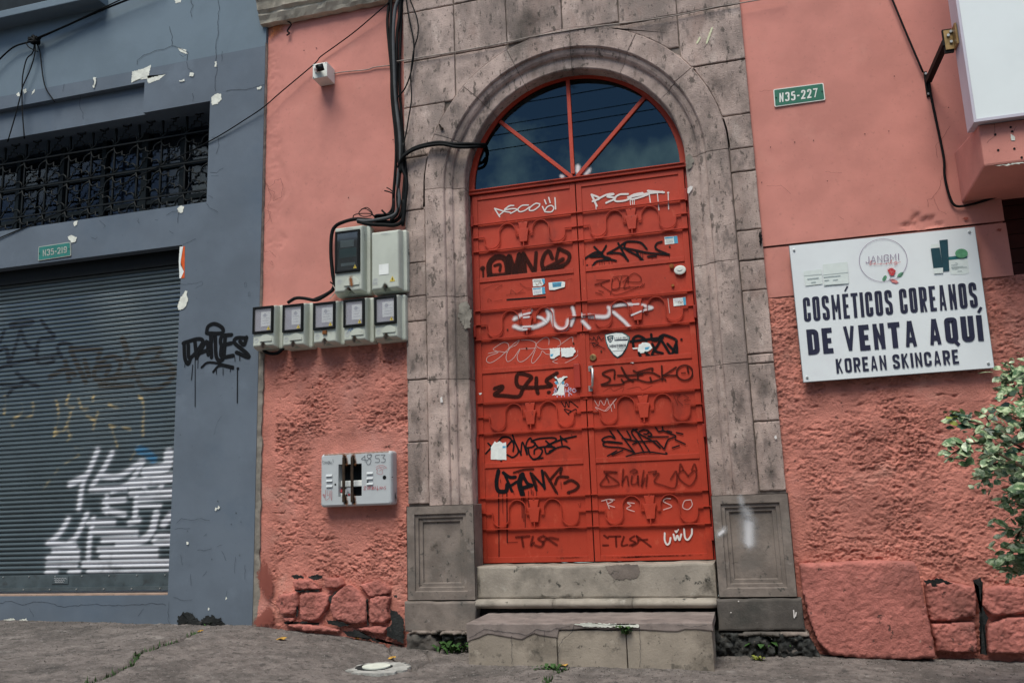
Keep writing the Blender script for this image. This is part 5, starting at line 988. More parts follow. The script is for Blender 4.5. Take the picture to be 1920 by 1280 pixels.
tag(0, 'ink_brown', c4, 40, [[(265, 935), (345, 912), (330, 950), (262, 1000), (380, 1012), (515, 1018), (560, 940), (610, 870), (645, 812), (510, 785), (508, 910), (680, 925), (850, 910)], [(700, 825), (700, 920), (715, 985)], [(915, 775), (805, 850), (855, 900)], [44, (830, 975)]])
tag(0, 'ink_black', c4, 7, [[(960, 1075), (1000, 1130), (1010, 1075), (1040, 1130), (1050, 1070), (1135, 1130)], [(1040, 1210), (990, 1150), (1060, 1170), (1030, 1195), (1110, 1150), (1115, 1190)]])
tag(0, 'ink_violet', c4, 9, [[(890, 930), (912, 960), (885, 972), (905, 935)], [(1000, 900), (1015, 885), (1032, 900), (1010, 912), (1000, 900)], [(1040, 920), (1030, 970), (1060, 930), (1060, 965)], [(1075, 950), (1095, 938), (1115, 960), (1090, 975), (1075, 950)], [(1005, 940), (1008, 975)], [(918, 1010), (918, 1035)], [(962, 1008), (965, 1035)], [(995, 985), (995, 1028)], [(1040, 990), (1040, 1015)], [(1020, 960), (1070, 1000)]])
tag(1, 'ink_black', c5, 21, [[(545, 505), (540, 420), (590, 387), (650, 410), (680, 450)], [(515, 445), (640, 430), (850, 405)], [(730, 370), (740, 430), (800, 430)], [(740, 470), (760, 520), (740, 590), (800, 600)], [(830, 430), (800, 480), (770, 540), (850, 570)], [(820, 395), (870, 378), (985, 425), (990, 470)], [(830, 420), (880, 500), (940, 580), (990, 470), (1000, 580)], [(900, 470), (1000, 575)], [(600, 565), (625, 612)], [(670, 560), (720, 605)], [26, (1045, 425)], [8, (680, 590), (670, 615)]])
tag(1, 'ink_brown', c5, 19, [[(345, 835), (340, 740), (220, 780), (300, 830), (280, 870), (210, 900), (430, 890), (420, 840)], [26, (420, 715), (480, 820), (540, 860)], [(380, 800), (480, 800), (640, 790)], [(545, 750), (590, 780), (590, 830)], [(590, 765), (735, 725), (740, 750)], [(600, 780), (730, 770), (820, 810)], [22, (440, 870), (560, 840), (700, 870), (850, 835), (880, 850)], [(720, 820), (730, 860)], [(840, 700), (845, 850)], [(990, 715), (860, 800)], [(850, 800), (990, 800)], [(1080+84*math.cos(t), 772+78*math.sin(t)) for t in np.linspace(0, 6.4, 14)], [14, (1045, 775), (1088, 772)], [(1108, 715), (1118, 770)]])
tag(1, 'ink_pale', c5, 6, [[(140, 1060), (180, 1120), (200, 1060), (240, 1110), (270, 1040), (300, 1110), (370, 1040), (330, 1080)], [(130, 1170), (180, 1170), (150, 1130), (260, 1170), (330, 1090), (350, 1140)], [(245, 1170), (300, 1120), (320, 1175)], [10, (905, 0), (922, 150)]])
tag(1, 'ink_dim', c5, 11, [[(965, 1010), (1010, 1110)], [(980, 1010), (1030, 1000), (1000, 1050), (1060, 1110)], [(1070, 1000), (1120, 1035), (1070, 1060), (1140, 1060)], [(1080, 1100), (1200, 1100)]])
tag(1, 'ink_black', c5, 6, [[(80, 410), (120, 430), (130, 400), (160, 440), (180, 390), (210, 430), (235, 410)], [(95, 465), (180, 460), (140, 505), (125, 465), (250, 525)]])
tag(1, 'ink_dim', c5, 6, [[(225, 970), (300, 930), (340, 960), (440, 920), (430, 970)], [(480, 940), (600, 920), (640, 950), (740, 905)], [(640, 970), (740, 960)]])
tag(0, 'ink_black', c6, 11, [[(95, 320), (150, 260)], [(115, 230), (170, 285)], [(205, 215), (240, 180), (300, 185), (335, 240), (330, 300)], [15, (325, 160), (350, 230), (400, 330)], [(275, 260), (330, 210), (375, 300), (330, 350), (280, 330)], [15, (395, 330), (410, 220), (450, 330), (440, 250), (460, 200), (480, 185)], [(450, 270), (500, 260), (520, 230), (485, 215)], [(490, 210), (560, 190), (680, 185), (695, 210), (620, 250)], [(480, 190), (540, 260), (580, 290), (560, 340), (510, 370), (470, 330), (460, 280)], [(510, 320), (520, 280), (600, 260), (690, 270), (620, 320), (600, 270)], [(610, 210), (680, 270)], [(640, 240), (740, 200), (870, 170)], [(735, 170), (750, 245)], [(740, 180), (790, 215)], [(640, 300), (720, 265), (780, 258), (815, 275)], [(500, 368), (585, 355)], [16, (228, 380)], [8, (832, 158)]])
dr6 = [(207, 650, 1220, 8), (240, 630, 830, 4), (277, 650, 1080, 9), (405, 670, 870, 6), (420, 670, 900, 6), (432, 680, 950, 5), (462, 640, 780, 5), (530, 640, 690, 5), (500, 640, 680, 5), (740, 560, 620, 4), (380, 480, 515, 5), (222, 540, 570, 5), (710, 650, 672, 8), (812, 650, 672, 6), (335, 640, 668, 5), (485, 620, 670, 5)]
tag(0, 'ink_black', c6, 36, [[38, (205, 468), (188, 560), (202, 635), (268, 640), (280, 585)], [30, (245, 482), (300, 520), (350, 520)], [26, (260, 500), (320, 640)], [24, (300, 600), (360, 560)], [(410, 500), (385, 570), (410, 668)], [30, (410, 495), (450, 570), (490, 590)], [34, (390, 620), (490, 590)], [24, (480, 485), (530, 630)], [20, (505, 505), (590, 600)], [26, (578, 465), (600, 618)]]+[[w_, (a, b), (a+3, c)] for a, b, c, w_ in dr6])
tag(0, 'ink_brown', c6, 24, [[(600, 480), (650, 560), (700, 650)], [26, (640, 550), (740, 440), (735, 490)], [28, (690, 580), (720, 520), (800, 520)], [(770, 570), (830, 548), (890, 590), (860, 630), (800, 652)], [20, (335, 482), (420, 457), (505, 452)], [14, (370, 415), (400, 425)], [24, (495, 490), (530, 600)]])
tag(0, 'ink_faint', c6, 17, [[8, (285, 1080), (370, 1075)], [(355, 1035), (470, 1025)], [(405, 1035), (418, 1115)], [(500, 1030), (482, 1105), (510, 1080)], [(590, 1022), (545, 1050), (592, 1080), (570, 1115), (520, 1105)], [(600, 1030), (705, 1100)], [(580, 1080), (640, 1040), (715, 1050)], [5, (890, 750), (905, 780), (912, 740)]])
tag(1, 'ink_black', c7, 10, [[(200, 125), (245, 190), (200, 170), (140, 190), (150, 215), (310, 230), (180, 215), (140, 240), (180, 260), (300, 270), (410, 310)], [(265, 120), (320, 190), (410, 310)], [(345, 125), (380, 190), (350, 200)], [(305, 185), (440, 215), (600, 210)], [(435, 110), (395, 120), (390, 150), (450, 230), (490, 305)], [(400, 110), (470, 160), (560, 210), (630, 270)], [(395, 240), (440, 215)], [(440, 150), (540, 300)], [(450, 130), (490, 115), (530, 125), (520, 150), (490, 150)], [(530, 125), (560, 160), (530, 175), (700, 175)], [(590, 95), (620, 130), (650, 120), (650, 90)], [(650, 120), (765, 170), (700, 200), (665, 280)], [(600, 210), (665, 280)], [(690, 125), (730, 135)], [(770, 140), (825, 152)], [(760, 200), (845, 238)], [(735, 270), (795, 250)], [(180, 340), (260, 295)], [(220, 330), (310, 292)], [(340, 345), (420, 320), (530, 305), (680, 325), (680, 310)]])
tag(1, 'ink_faint', c7, 13, [[(150, 470), (265, 480), (170, 490), (190, 560)], [(150, 480), (280, 580), (120, 595), (170, 510)], [20, (315, 455), (305, 590)], [(310, 560), (345, 510), (360, 590)], [(375, 475), (410, 455), (435, 475), (400, 490)], [(390, 510), (385, 580), (430, 570), (440, 510)], [(440, 510), (445, 590)], [(490, 465), (470, 600), (500, 530)], [(520, 500), (510, 600)], [(530, 480), (600, 470), (570, 500), (620, 490), (580, 560), (650, 590), (760, 610), (770, 470), (720, 540)], [(870, 510), (830, 465), (790, 490), (800, 540), (885, 595), (940, 520), (925, 465), (870, 510)], [(795, 465), (805, 408), (830, 460)], [(900, 460), (925, 408), (945, 465)]])
tag(1, 'ink_pale', c7, 8, [[(130, 725), (190, 710), (240, 715)], [(170, 720), (195, 790)], [(200, 715), (225, 725), (180, 755), (240, 778)], [(410, 745), (350, 740), (380, 765), (345, 790), (410, 815)], [(720, 705), (680, 705), (660, 730), (730, 770), (660, 800)], [(890, 715), (840, 725), (825, 780), (870, 797), (905, 760), (895, 715)]])
tag(1, 'ink_white', c7, 14, [[(670, 1000), (670, 1060), (690, 1098), (712, 1080), (720, 1040)], [(745, 1010), (760, 1060), (778, 1020), (795, 1060), (812, 1010)], [(835, 965), (845, 1040), (870, 1055), (900, 1010), (903, 965)], [20, (770, 985)], [10, (758, 980), (770, 996), (788, 968)]])
tag(1, 'ink_faint', c7, 15, [[(140, 1105), (185, 1105)], [(150, 1020), (182, 1045)], [(190, 1030), (290, 1028)], [(250, 1030), (255, 1115)], [(320, 1030), (300, 1105), (350, 1100)], [(410, 1025), (370, 1055), (420, 1080), (370, 1105)], [(430, 1025), (440, 1080), (390, 1110)], [(430, 1025), (550, 1115)], [(450, 1060), (520, 1055)]])
for o, lf, P in ((c7, 1, [(115, 1210), (300, 1200), (700, 1190), (1030, 1180), (1030, 1188), (500, 1205), (120, 1220)]), (c6, 0, [(670, 1212), (980, 1200), (980, 1208), (680, 1218)])): poly_film(LF[lf], 'grime', 'stain_soot', o[:2], o[2], P, DY-.007, .003, 2)
# ------------------------------------------------------------------ electricity meter boxes
F0 = (460, 380, 4.268)
def meter(label, L, Rr, T, B, kind):
    yf = -.125; ym = (T+B)/2; xm = (L+Rr)/2
    P = lambda a, b, y=yf: U(F0[0]+a/F0[2], F0[1]+b/F0[2], y)
    x0, x1 = P(L, ym).x, P(Rr, ym).x; z1, z0 = P(xm, T).z, P(xm, B).z; W, H = x1-x0, z1-z0
    t = thing('meter_box', label, 'meter box', (xm and (x0+x1)/2, 0, z0), 'electricity meter boxes on the pink wall')
    rr_ = random.Random(int(L)); 
    box('back_shell', 'meter_plastic', t, x0-.004, x1+.024, -.066, .012, z0-.004, z1+.004, bevel=.014)
    cv = MB()                                             # cover, tapering forward, notch at its foot
    nx = [(0, 0), (.36, 0), (.42, .035), (.47, .055), (.53, .055), (.58, .035), (.64, 0), (1, 0), (1, 1), (0, 1)]
    n = len(nx); vs = []
    for s_, y in ((0, -.058), (.006, -.10), (.012, yf+.006), (.020, yf)):
        for u, v in nx: vs.append((x0+s_+u*(W-2*s_), y, z0+s_+v*(H-2*s_)))
    cv.add(vs, [(r*n+i, r*n+(i+1) % n, (r+1)*n+(i+1) % n, (r+1)*n+i) for r in range(3) for i in range(n)]+[tuple(range(3*n, 4*n)), tuple(range(n))])
    cover = cv.build('cover', 'meter_plastic', t, bevel=.007)
    sx = x0+W*.5; MB().cyl((sx, z0+.020+.012), .008, yf-.002, -.09, 12).build('seal_screw', 'rust_dark', t)
    if kind != 'blank':
        if kind == 'tall': wx0, wx1, wz0, wz1 = x0+.085*W, x1-.10*W, z0+.30*H, z1-.085*H
        else: wx0, wx1, wz0, wz1 = x0+.07*W, x1-.07*W, z0+.33*H, z1-.045*H
        fw_ = .017; f = MB()
        O = [(wx0, wz0), (wx1, wz0), (wx1, wz1), (wx0, wz1)]; I = inset(O, fw_)
        vs = [(a, y, b) for q, y in ((O, yf-.0005), (O, yf-.014), (I, yf-.014), (I, yf-.0005)) for a, b in q]
        f.add(vs, [(r*4+i, r*4+(i+1) % 4, (r+1)*4+(i+1) % 4, (r+1)*4+i) for r in range(3) for i in range(4)]); f.build('window_frame', 'black', t, bevel=.004)
        a, b, c, d = wx0+fw_, wx1-fw_, wz0+fw_, wz1-fw_
        box('window_back', 'meter_inside' if kind != 'tall' else 'dark_room', t, a-.002, b+.002, yf-.0022, yf-.0012, c-.002, d+.002)
        if kind == 'tall':
            box('register', 'label_grey', t, a+.02, b-.03, yf-.0042, yf-.0032, d-.10, d-.05); box('inner_meter', 'print_teal_mid', t, a+.012, b-.012, yf-.004, yf-.003, c+.09, c+.155)
            box('inner_meter', 'label_grey', t, a+.025, b-.02, yf-.0042, yf-.0032, c+.03, c+.05)
        else:
            dx = a+(b-a)*rr_.uniform(.30, .42); dz0, dz1 = c+(d-c)*.20, d-(d-c)*.14
            dl = box('meter_dial', 'label_white', t, dx, b-.004, yf-.0042, yf-.003, dz0, dz1)
            mb = MB()
            for k in range(4): zz = dz0+(dz1-dz0)*(.2+.18*k); mb.ribbon([(dx+.012, zz), (b-.016-.008*(k % 2), zz+.001)], .0028, yf-.0047, smooth=False, caps=False)
            mb.build('dial_print', 'label_grey', t); MB().cyl((dx+.03, dz1-.025), .013, yf-.0052, yf-.0045, 16).build('dial_disc', 'label_grey', t)
        box('window_pane', 'meter_glass_dark' if kind == 'tall' else 'meter_glass', t, a-.001, b+.001, yf-.0105, yf-.0095, c-.001, d+.001)
        tx, tz = b-.018, c+.004
        MB().prism([(tx-.013, tz), (tx+.013, tz), (tx, tz+.026)], yf-.0114, yf-.0107).build('warning_label', 'warning_yellow', t); MB().ribbon([(tx+.002, tz+.018), (tx-.002, tz+.011), (tx+.002, tz+.010), (tx-.001, tz+.004)], .003, yf-.0116, False, False).build('warning_print', 'black', t)
        if kind != 'clip':
            fx, fz, rr2 = x0+W*.62, z0+.16*H if kind != 'tall' else z0+.115*H, W*.25
            MB().prism([(fx+rr2*math.cos(q), fz+rr2*math.sin(q)*.95) for q in np.linspace(0, math.pi, 14)]+[(fx-rr2, fz-.006), (fx+rr2, fz-.006)], yf-.0065, yf+.001).build('reset_flap', 'meter_plastic', t, bevel=.002)
        else: MB().box(x0+W*.44, x0+W*.60, yf-.012, yf, z0+.22*H, z0+.30*H).build('clip', 'rust', t, bevel=.002)
        MB().ribbon([(x0+W*.22+.018*math.cos(q)*(1-q/14), z0+.17*H+.018*math.sin(q)*(1-q/14)) for q in np.linspace(0, 9, 24)], .0032, yf-.0012).build('moulded_emblem', 'label_grey', t)
    else:
        MB().box(x0+W*.30, x0+W*.62, yf-.0022, yf-.001, z0+.26*H, z0+.43*H).build('paper_label', 'label_white', t)
        tx, tz = x0+W*.74, z0+.135*H; MB().prism([(tx-.019, tz), (tx+.019, tz), (tx, tz+.038)], yf-.002, yf-.001).build('warning_label', 'warning_yellow', t); MB().ribbon([(tx+.002, tz+.026), (tx-.003, tz+.016), (tx+.003, tz+.015), (tx-.001, tz+.006)], .004, yf-.0024, False, False).build('warning_print', 'black', t)
        MB().ribbon([(x0+W*.18+.02*math.cos(q)*(1-q/14), z0+.165*H+.02*math.sin(q)*(1-q/14)) for q in np.linspace(0, 9, 24)], .0034, yf-.0012).build('moulded_emblem', 'label_grey', t)
        lettering(t, 'moulded_lettering', 'label_grey', 'EEQ', [(1020, 640), (1058, 636), (1058, 655), (1020, 659)], yf, .14, .2, F0[:2], F0[2])
    if kind in ('tall', 'blank', 'clip'):
        lettering(t, 'moulded_lettering', 'label_grey', 'MOREA', [(xm-30, T+(22 if kind != 'blank' else 30)), (xm+38, T+(16 if kind != 'blank' else 24)), (xm+38, T+(27 if kind != 'blank' else 38)), (xm-30, T+(33 if kind != 'blank' else 44))], yf, .16, .2, F0[:2], F0[2])
    if kind == 'tall':
        for k in range(5): MB().box(x1-.010, x1-.0045, -.095, -.072, z1-.06-k*.014, z1-.052-k*.014).build('vent_slot', 'black', t)
        mb = MB().ribbon([(x0+W*.60, z0+.20*H), (x0+W*.63, z0+.11*H)], .040, yf-.0072); mb.build('rust_stain', 'stain_rust', t); MB().ribbon([(x0+W*.58, z0+.225*H), (x0+W*.64, z0+.22*H)], .030, yf-.0015).build('rust_stain', 'stain_rust', t)
    else: MB().ribbon([(x0+W*.5, z0+.09*H), (x0+W*.5, z0+.02*H)], .045, yf-.0012).build('grime_stain', 'stain_soot', t)
    return t
meter('tall electricity meter box with dark window and rusty flap, upper left of the cluster', 702, 945, 180, 722, 'tall')
meter('tall blank-lidded electricity box with a white square label, beside the stone doorway', 997, 1240, 214, 702, 'blank')
sm = [(50, 240, 816, 1160, 'small', 'small electricity meter box at the left end of the lower row'), (288, 480, 798, 1152, 'small', 'small electricity meter box second from the left in the lower row'), (533, 738, 782, 1130, 'clip', 'middle small meter box of the lower row, with a rusty metal clip under its window'), (775, 972, 756, 1112, 'small', 'small meter box second from the right in the lower row, blue scribble on it'), (1022, 1228, 732, 1092, 'small', 'small electricity meter box at the right end of the lower row, beside the stone jamb')]
MT = [meter(l, a, b, c, d, k) for a, b, c, d, k, l in sm]
strokes(MT[3], 'pen_scribble', 'spray_blue' if 'spray_blue' in MATS else 'ink_violet', F0[:2], F0[2], 5, [[(820, 1035), (835, 1010), (840, 1030), (855, 1000), (860, 1020)]], -.1265)
# ------------------------------------------------------------------ grey metal service box
gj = (590, 830, 9.84)
gbx = thing('service_box', 'grey metal wall box with rusty bars over a hole and 4853 scrawled on it', 'utility box', (-2.48, 0, 1.0))
GY = -.075
gP = lambda a, b, y=GY: U(gj[0]+a/gj[2], gj[1]+b/gj[2], y)
ox0, ox1 = gP(105, 700).x, gP(1420, 640).x; oz1, oz0 = gP(760, 172).z, gP(770, 1165).z
ix0, ix1 = gP(437, 690).x, gP(868, 680).x; iz1, iz0 = gP(650, 386).z, gP(660, 980).z
O = [(ox0, oz0), (ox1, oz0), (ox1, oz1), (ox0, oz1)]; O2 = inset(O, .010); I = [(ix0, iz0), (ix1, iz0), (ix1, iz1), (ix0, iz1)]
Or = rr([O[3]]+O+[O[0]], .02)[4:-1]
def rring(Q, r):
    P = rr([((Q[3][0]+Q[0][0])/2, (Q[3][1]+Q[0][1])/2)]+Q+[((Q[3][0]+Q[0][0])/2, (Q[3][1]+Q[0][1])/2)], r, 5); return P[:-1]
R1, R2, R3 = rring(O, .022), rring(inset(O, .005), .020), rring(inset(O, .014), .016); n = len(R1)
vs = [(a, .012, b) for a, b in R1]+[(a, GY+.022, b) for a, b in R1]+[(a, GY+.006, b) for a, b in R2]+[(a, GY, b) for a, b in R3]
fs = [(r*n+i, r*n+(i+1) % n, (r+1)*n+(i+1) % n, (r+1)*n+i) for r in range(3) for i in range(n)]
k = len(vs); vs += [(a, GY, b) for a, b in I]+[(a, .0, b) for a, b in I]
# front face with the hole, stitched between rounded rim and opening corner by corner
near = [min(range(4), key=lambda c: (I[c][0]-p[0])**2+(I[c][1]-p[1])**2) for p in R3]
for i in range(n):
    a, b = near[i], near[(i+1) % n]
    fs.append((3*n+i, 3*n+(i+1) % n, k+b) if a == b else (3*n+i, 3*n+(i+1) % n, k+b, k+a))
fs += [(k+i, k+(i+1) % 4, k+4+(i+1) % 4, k+4+i) for i in range(4)]
MB().add(vs, fs).build('case', 'box_steel', gbx)
box('cavity', 'dark_room', gbx, ix0-.02, ix1+.02, -.004, -.002, iz0-.02, iz1+.02)
za, zb_ = gP(650, 805).z, gP(650, 690).z; box('inner_pipe', 'label_white', gbx, ix0, ix1, -.045, -.02, za, zb_, bevel=.006)
rb_ = random.Random(2)
for i, (m, a, b) in enumerate((('print_red', 500, 900), ('paper_white', 520, 950), ('label_grey', 640, 890), ('warning_yellow', 540, 975), ('print_red', 640, 955))):
    p = gP(a, b, -.03); s_ = (.025, .03, .036, .012, .016)[i]
    MB().add([(p.x+s_*math.cos(q)*rb_.uniform(.6, 1.1), -.02-.02*rb_.random(), p.z+s_*1.1*math.sin(q)*rb_.uniform(.6, 1.1)) for q in np.linspace(0, 5.6, 8)]+[(p.x, -.048, p.z)], [(j, (j+1) % 8, 8) for j in range(8)]).build('litter', m, gbx)
for a in (568, 722):
    p0, p1 = gP(a-18, 262), gP(a+22, 1090); MB().box(p0.x-.009, p0.x+.009, GY-.016, GY-.004, p1.z, p0.z).build('security_bar', 'rust_dark', gbx, bevel=.002)
    for (b0, b1) in ((235, 380), (990, 1115)):
        q0, q1 = gP(a-14, b0), gP(a+14, b1); MB().ribbon([(q0.x, q0.z), (q1.x, q1.z)], .046, GY-.0012).build('scorch_stain', 'stain_rust', gbx); MB().ribbon([(q0.x, q0.z-.006), (q1.x, q1.z+.006)], .036, GY-.0022).build('scorch_stain', 'stain_soot', gbx)
MB().ribbon([(ox0+.03, oz1-.006), (ox1-.02, oz1-.006)], .014, GY-.0006).build('rust_edge', 'stain_rust', gbx)
for (a, b) in ((270, 600), (275, 695), (275, 795), (1020, 555), (1020, 650), (1022, 752)):
    p = gP(a, b); MB().add([(p.x-.022, GY-.0006, p.z+.008), (p.x+.022, GY-.0006, p.z+.008), (p.x+.022, GY-.009, p.z-.006), (p.x-.022, GY-.009, p.z-.006), (p.x+.022, GY-.0006, p.z-.008), (p.x-.022, GY-.0006, p.z-.008)], [(0, 1, 2, 3), (3, 2, 4, 5), (1, 4, 2), (0, 3, 5)]).build('louvre', 'box_steel', gbx)
for (a, b, r) in ((1288, 635, .013), (382, 765, .0065), (978, 720, .0065), (1432, 628, .004)): p = gP(a, b); MB().cyl((p.x, p.z), r, GY-.0016, GY-.0004, 14).build('hole', 'black', gbx)
strokes(gbx, 'scrawl', 'ink_pen', gj[:2], gj[2], 13, [[(930, 240), (865, 300), (960, 310)], [(925, 235), (935, 350)], [(1040, 230), (985, 210), (975, 260), (1040, 310), (1020, 390), (970, 390), (965, 330), (1040, 260), (1050, 215), (1020, 205)], [(1200, 220), (1130, 230), (1130, 280), (1190, 290), (1190, 350), (1120, 355)], [(1225, 220), (1300, 220), (1260, 275), (1305, 300), (1290, 350), (1230, 355)]], GY, label='the number 4853 in grey marker')
strokes(gbx, 'scrawl', 'ink_pen', gj[:2], gj[2], 9, [[(145, 325), (165, 390)], [(160, 335), (190, 350), (185, 390)], [(200, 340), (210, 380), (230, 345), (235, 380)], [(250, 340), (255, 390), (290, 370), (260, 360), (290, 345), (250, 335)], [(310, 345), (300, 380), (330, 375)], [(340, 300), (345, 355)]], GY)
strokes(gbx, 'scrawl', 'ink_pen_red', gj[:2], gj[2], 9, [[(905, 810), (950, 800), (910, 860), (955, 855)], [(970, 805), (985, 860), (1005, 800)], [(1010, 860), (1015, 800), (1040, 800), (1025, 830), (1045, 850)], [(1065, 800), (1062, 860), (1095, 805), (1070, 830), (1100, 855)], [(1110, 855), (1120, 800), (1135, 850)], [(1160, 790), (1165, 880)], [(1140, 845), (1190, 850)], [(1205, 855), (1210, 805), (1230, 850), (1235, 800)], [(1245, 850), (1260, 810), (1275, 845)], [(1320, 800), (1290, 810), (1315, 840), (1295, 860)]], GY)
strokes(gbx, 'scrawl', 'ink_pen_red', gj[:2], gj[2], 7, [[(205, 860), (205, 960), (180, 1000), (160, 940), (200, 990)], [(150, 960), (210, 950)], [(235, 870), (240, 960), (270, 950)], [(272, 880), (278, 1000), (215, 1050), (190, 990)], [(300, 880), (305, 1000), (320, 1050), (322, 880)]], GY)
strokes(gbx, 'scrawl', 'ink_pen_red', gj[:2], gj[2], 7, [[(1135, 450), (1180, 415), (1260, 410), (1300, 430), (1330, 460), (1290, 460), (1250, 510), (1260, 560), (1210, 580), (1150, 550), (1170, 510), (1140, 480), (1200, 460), (1240, 480), (1200, 520)], [(1190, 430), (1230, 450), (1280, 440)]], GY)
for m, o, P, y in (('stain_soot', gj, [(1210, 90), (1300, 50), (1420, 15), (1460, 45), (1440, 120), (1330, 95)], -.028), ('stain_soot', gj, [(1455, 940), (1500, 860), (1530, 1010), (1510, 1100), (1470, 1120)], -.024)): poly_film(pink, 'soot_stain', m, o[:2], o[2], P, y, .01, 5)
# ------------------------------------------------------------------ cctv camera on its box
kj = (560, 90, 16.0); kP = lambda a, b, y: U(kj[0]+a/kj[2], kj[1]+b/kj[2], y)
ky = -.12; a, b = kP(418, 700, ky), kP(850, 650, ky); t_, bt = kP(630, 455, ky), kP(630, 892, ky)
cc = thing('security_camera', 'white junction box with a small black-faced bullet camera high on the pink wall', 'camera', ((a.x+b.x)/2, 0, bt.z))
box('junction_box', 'white_plastic', cc, a.x, b.x, ky, .004, bt.z, t_.z, bevel=.005)
for p in ((a.x+.009, t_.z-.009), (b.x-.009, t_.z-.009), (a.x+.009, bt.z+.009)): MB().cyl(p, .004, ky-.001, ky+.002, 8).build('screw', 'black', cc)
m0 = Vector((a.x+.042, ky, (t_.z+bt.z)/2+.006)); MB().cyl((m0.x, m0.z), .027, ky-.012, ky-.0005, 22).build('camera_base', 'white_plastic', cc, bevel=.003)
d = Vector((.62, -.70, -.36)).normalized(); e = m0+Vector((0, -.012, 0))
bd = MB().tube([e+d*.0, e+d*.085], .024, 16, straight=True).build('camera_body', 'white_plastic', cc)
MB().tube([e+d*.066, e+d*.116], [.033, .034], 4, straight=True).build('sun_hood', 'black', cc, bevel=.004); MB().tube([e+d*.1165, e+d*.1175], .022, 16, straight=True).build('lens_glass', 'window_frame', cc)
# ------------------------------------------------------------------ cables
def cable(label, o, pts, r, m='cable_black', y=-.03, name='cable', group=None, ys=None):
    P = [U(o[0]+q[0]/o[2], o[1]+q[1]/o[2], (q[2] if len(q) > 2 else y)) for q in pts]
    t = MB().tube(P, r, 7, 5).build(name, m, None, loc=P[-1]); t['label'] = label; t['category'] = 'cable'
    if group: t['group'] = group
    return t
E0 = (460, 0, 3.048); grp = 'black cables clipped down the edge of the stone doorway'
lab = 'black cable in the thick bundle running down beside the stone doorway to the meters'
cable('outermost left black cable of the bundle beside the stone doorway', E0, [(832, -60), (825, 0), (812, 120), (822, 260), (835, 400), (838, 560), (858, 760), (862, 900), (848, 1100), (842, 1190), (800, 1235), (740, 1248)], .011, y=-.035, group=grp)
cable('grey conduit cable within the bundle beside the stone doorway', E0, [(880, -60), (872, 0), (855, 60), (845, 200), (850, 400), (856, 560), (880, 760), (885, 900), (872, 1050), (880, 1150), (850, 1230), (720, 1262), (640, 1262)], .013, 'cable_grey', -.058)
cable('black cable behind the grey conduit in the bundle beside the doorway', E0, [(890, -60), (886, 0), (880, 100), (866, 220), (863, 450), (868, 600), (893, 750), (903, 860), (914, 960), (905, 1100), (895, 1200), (860, 1262), (760, 1278)], .012, y=-.04, group=grp)
cable('black cable lying in front in the bundle beside the doorway', E0, [(838, -60), (833, 60), (830, 200), (840, 420), (852, 600), (870, 760), (876, 900), (882, 1000), (868, 1120), (872, 1210), (830, 1262)], .010, y=-.062, group=grp)
cable('rightmost black cable of the bundle, against the stone blocks', E0, [(900, -60), (894, 50), (886, 220), (880, 420), (888, 600), (900, 760), (908, 900), (925, 1000), (918, 1120), (905, 1230), (900, 1290)], .010, y=-.022, group=grp)
cable('short black cable bulging at the lower bend of the bundle', E0, [(905, 820), (895, 900), (898, 960), (922, 1040), (914, 1150), (900, 1290)], .012, y=-.062, group=grp)
cable('thin black cable hanging in a loose loop over the upper left stone blocks', E0, [(915, -40), (920, 0), (935, 100), (963, 250), (952, 390), (915, 500), (872, 555), (852, 600)], .0055, y=-.05)
cable('thin brown cable swinging wide over the upper left stone blocks', E0, [(930, -40), (942, 0), (982, 110), (986, 200), (962, 290), (945, 430), (950, 560), (932, 680), (915, 780), (890, 850)], .005, 'cable_black', -.058)
cable('thick black cable looping from the bundle across the arch moulding, upper of the pair', E0, [(885, 990, -.06), (895, 905, -.07), (955, 852, -.07), (1035, 825, -.07), (1110, 814, -.07), (1190, 824, -.06), (1270, 824, -.03), (1342, 826, .05), (1375, 828, .15)], .012)
cable('thick black cable looping from the bundle across the arch moulding, lower of the pair', E0, [(872, 960, -.06), (905, 895, -.085), (985, 848, -.085), (1110, 826, -.085), (1200, 840, -.07), (1275, 842, -.04), (1340, 838, .05), (1372, 840, .15)], .011)
cable('black cable passing over the top of the tall meter boxes and down their left side', F0, [(1262, -20), (1250, 90), (1190, 150), (1100, 152), (950, 135), (880, 132), (800, 150), (725, 185), (692, 250), (685, 400), (698, 560), (712, 650), (690, 705), (620, 748), (550, 778)], .013, y=-.04)
cable('second black cable draped along the top of the tall meter boxes', F0, [(1275, -20), (1262, 130), (1205, 178), (1100, 178), (990, 172), (900, 150)], .014, y=-.06)
cable('black cable along the top of the two left small meter boxes', F0, [(700, 700), (620, 755), (560, 780), (470, 765), (400, 765), (340, 800)], .012, y=-.055)
cable('black cable stub beside the tall meter boxes', F0, [(1188, -30), (1184, 70), (1150, 95), (1060, 100), (1030, 112)], .009, y=-.05)
cable('coil of thin black wire above the tall meter box', F0, [(860, 130), (870, 100), (920, 88), (1000, 90), (1040, 120), (985, 60), (940, 50), (908, 85), (940, 110), (1000, 105), (1015, 80), (975, 40), (925, 55)], .0035, y=-.045)
cable('short cut black cable end sticking out over the meter boxes', F0, [(1125, 92), (1110, 78), (1092, 60)], .007, y=-.06); cable('pair of cut black wire tips left of the cable bundle', E0, [(850, 1110), (825, 1098), (795, 1090)], .005, y=-.06); cable('upper cut black wire tip left of the cable bundle', E0, [(850, 1105), (830, 1085), (808, 1072)], .004, y=-.06)
cable('black cable end poking out above the small meter boxes', F0, [(715, 665), (700, 650), (680, 635)], .005, y=-.07); cable('pale twisted wire between tall and small meter boxes', F0, [(700, 660), (722, 700), (700, 740), (675, 768)], .0035, 'cable_pale', -.08)
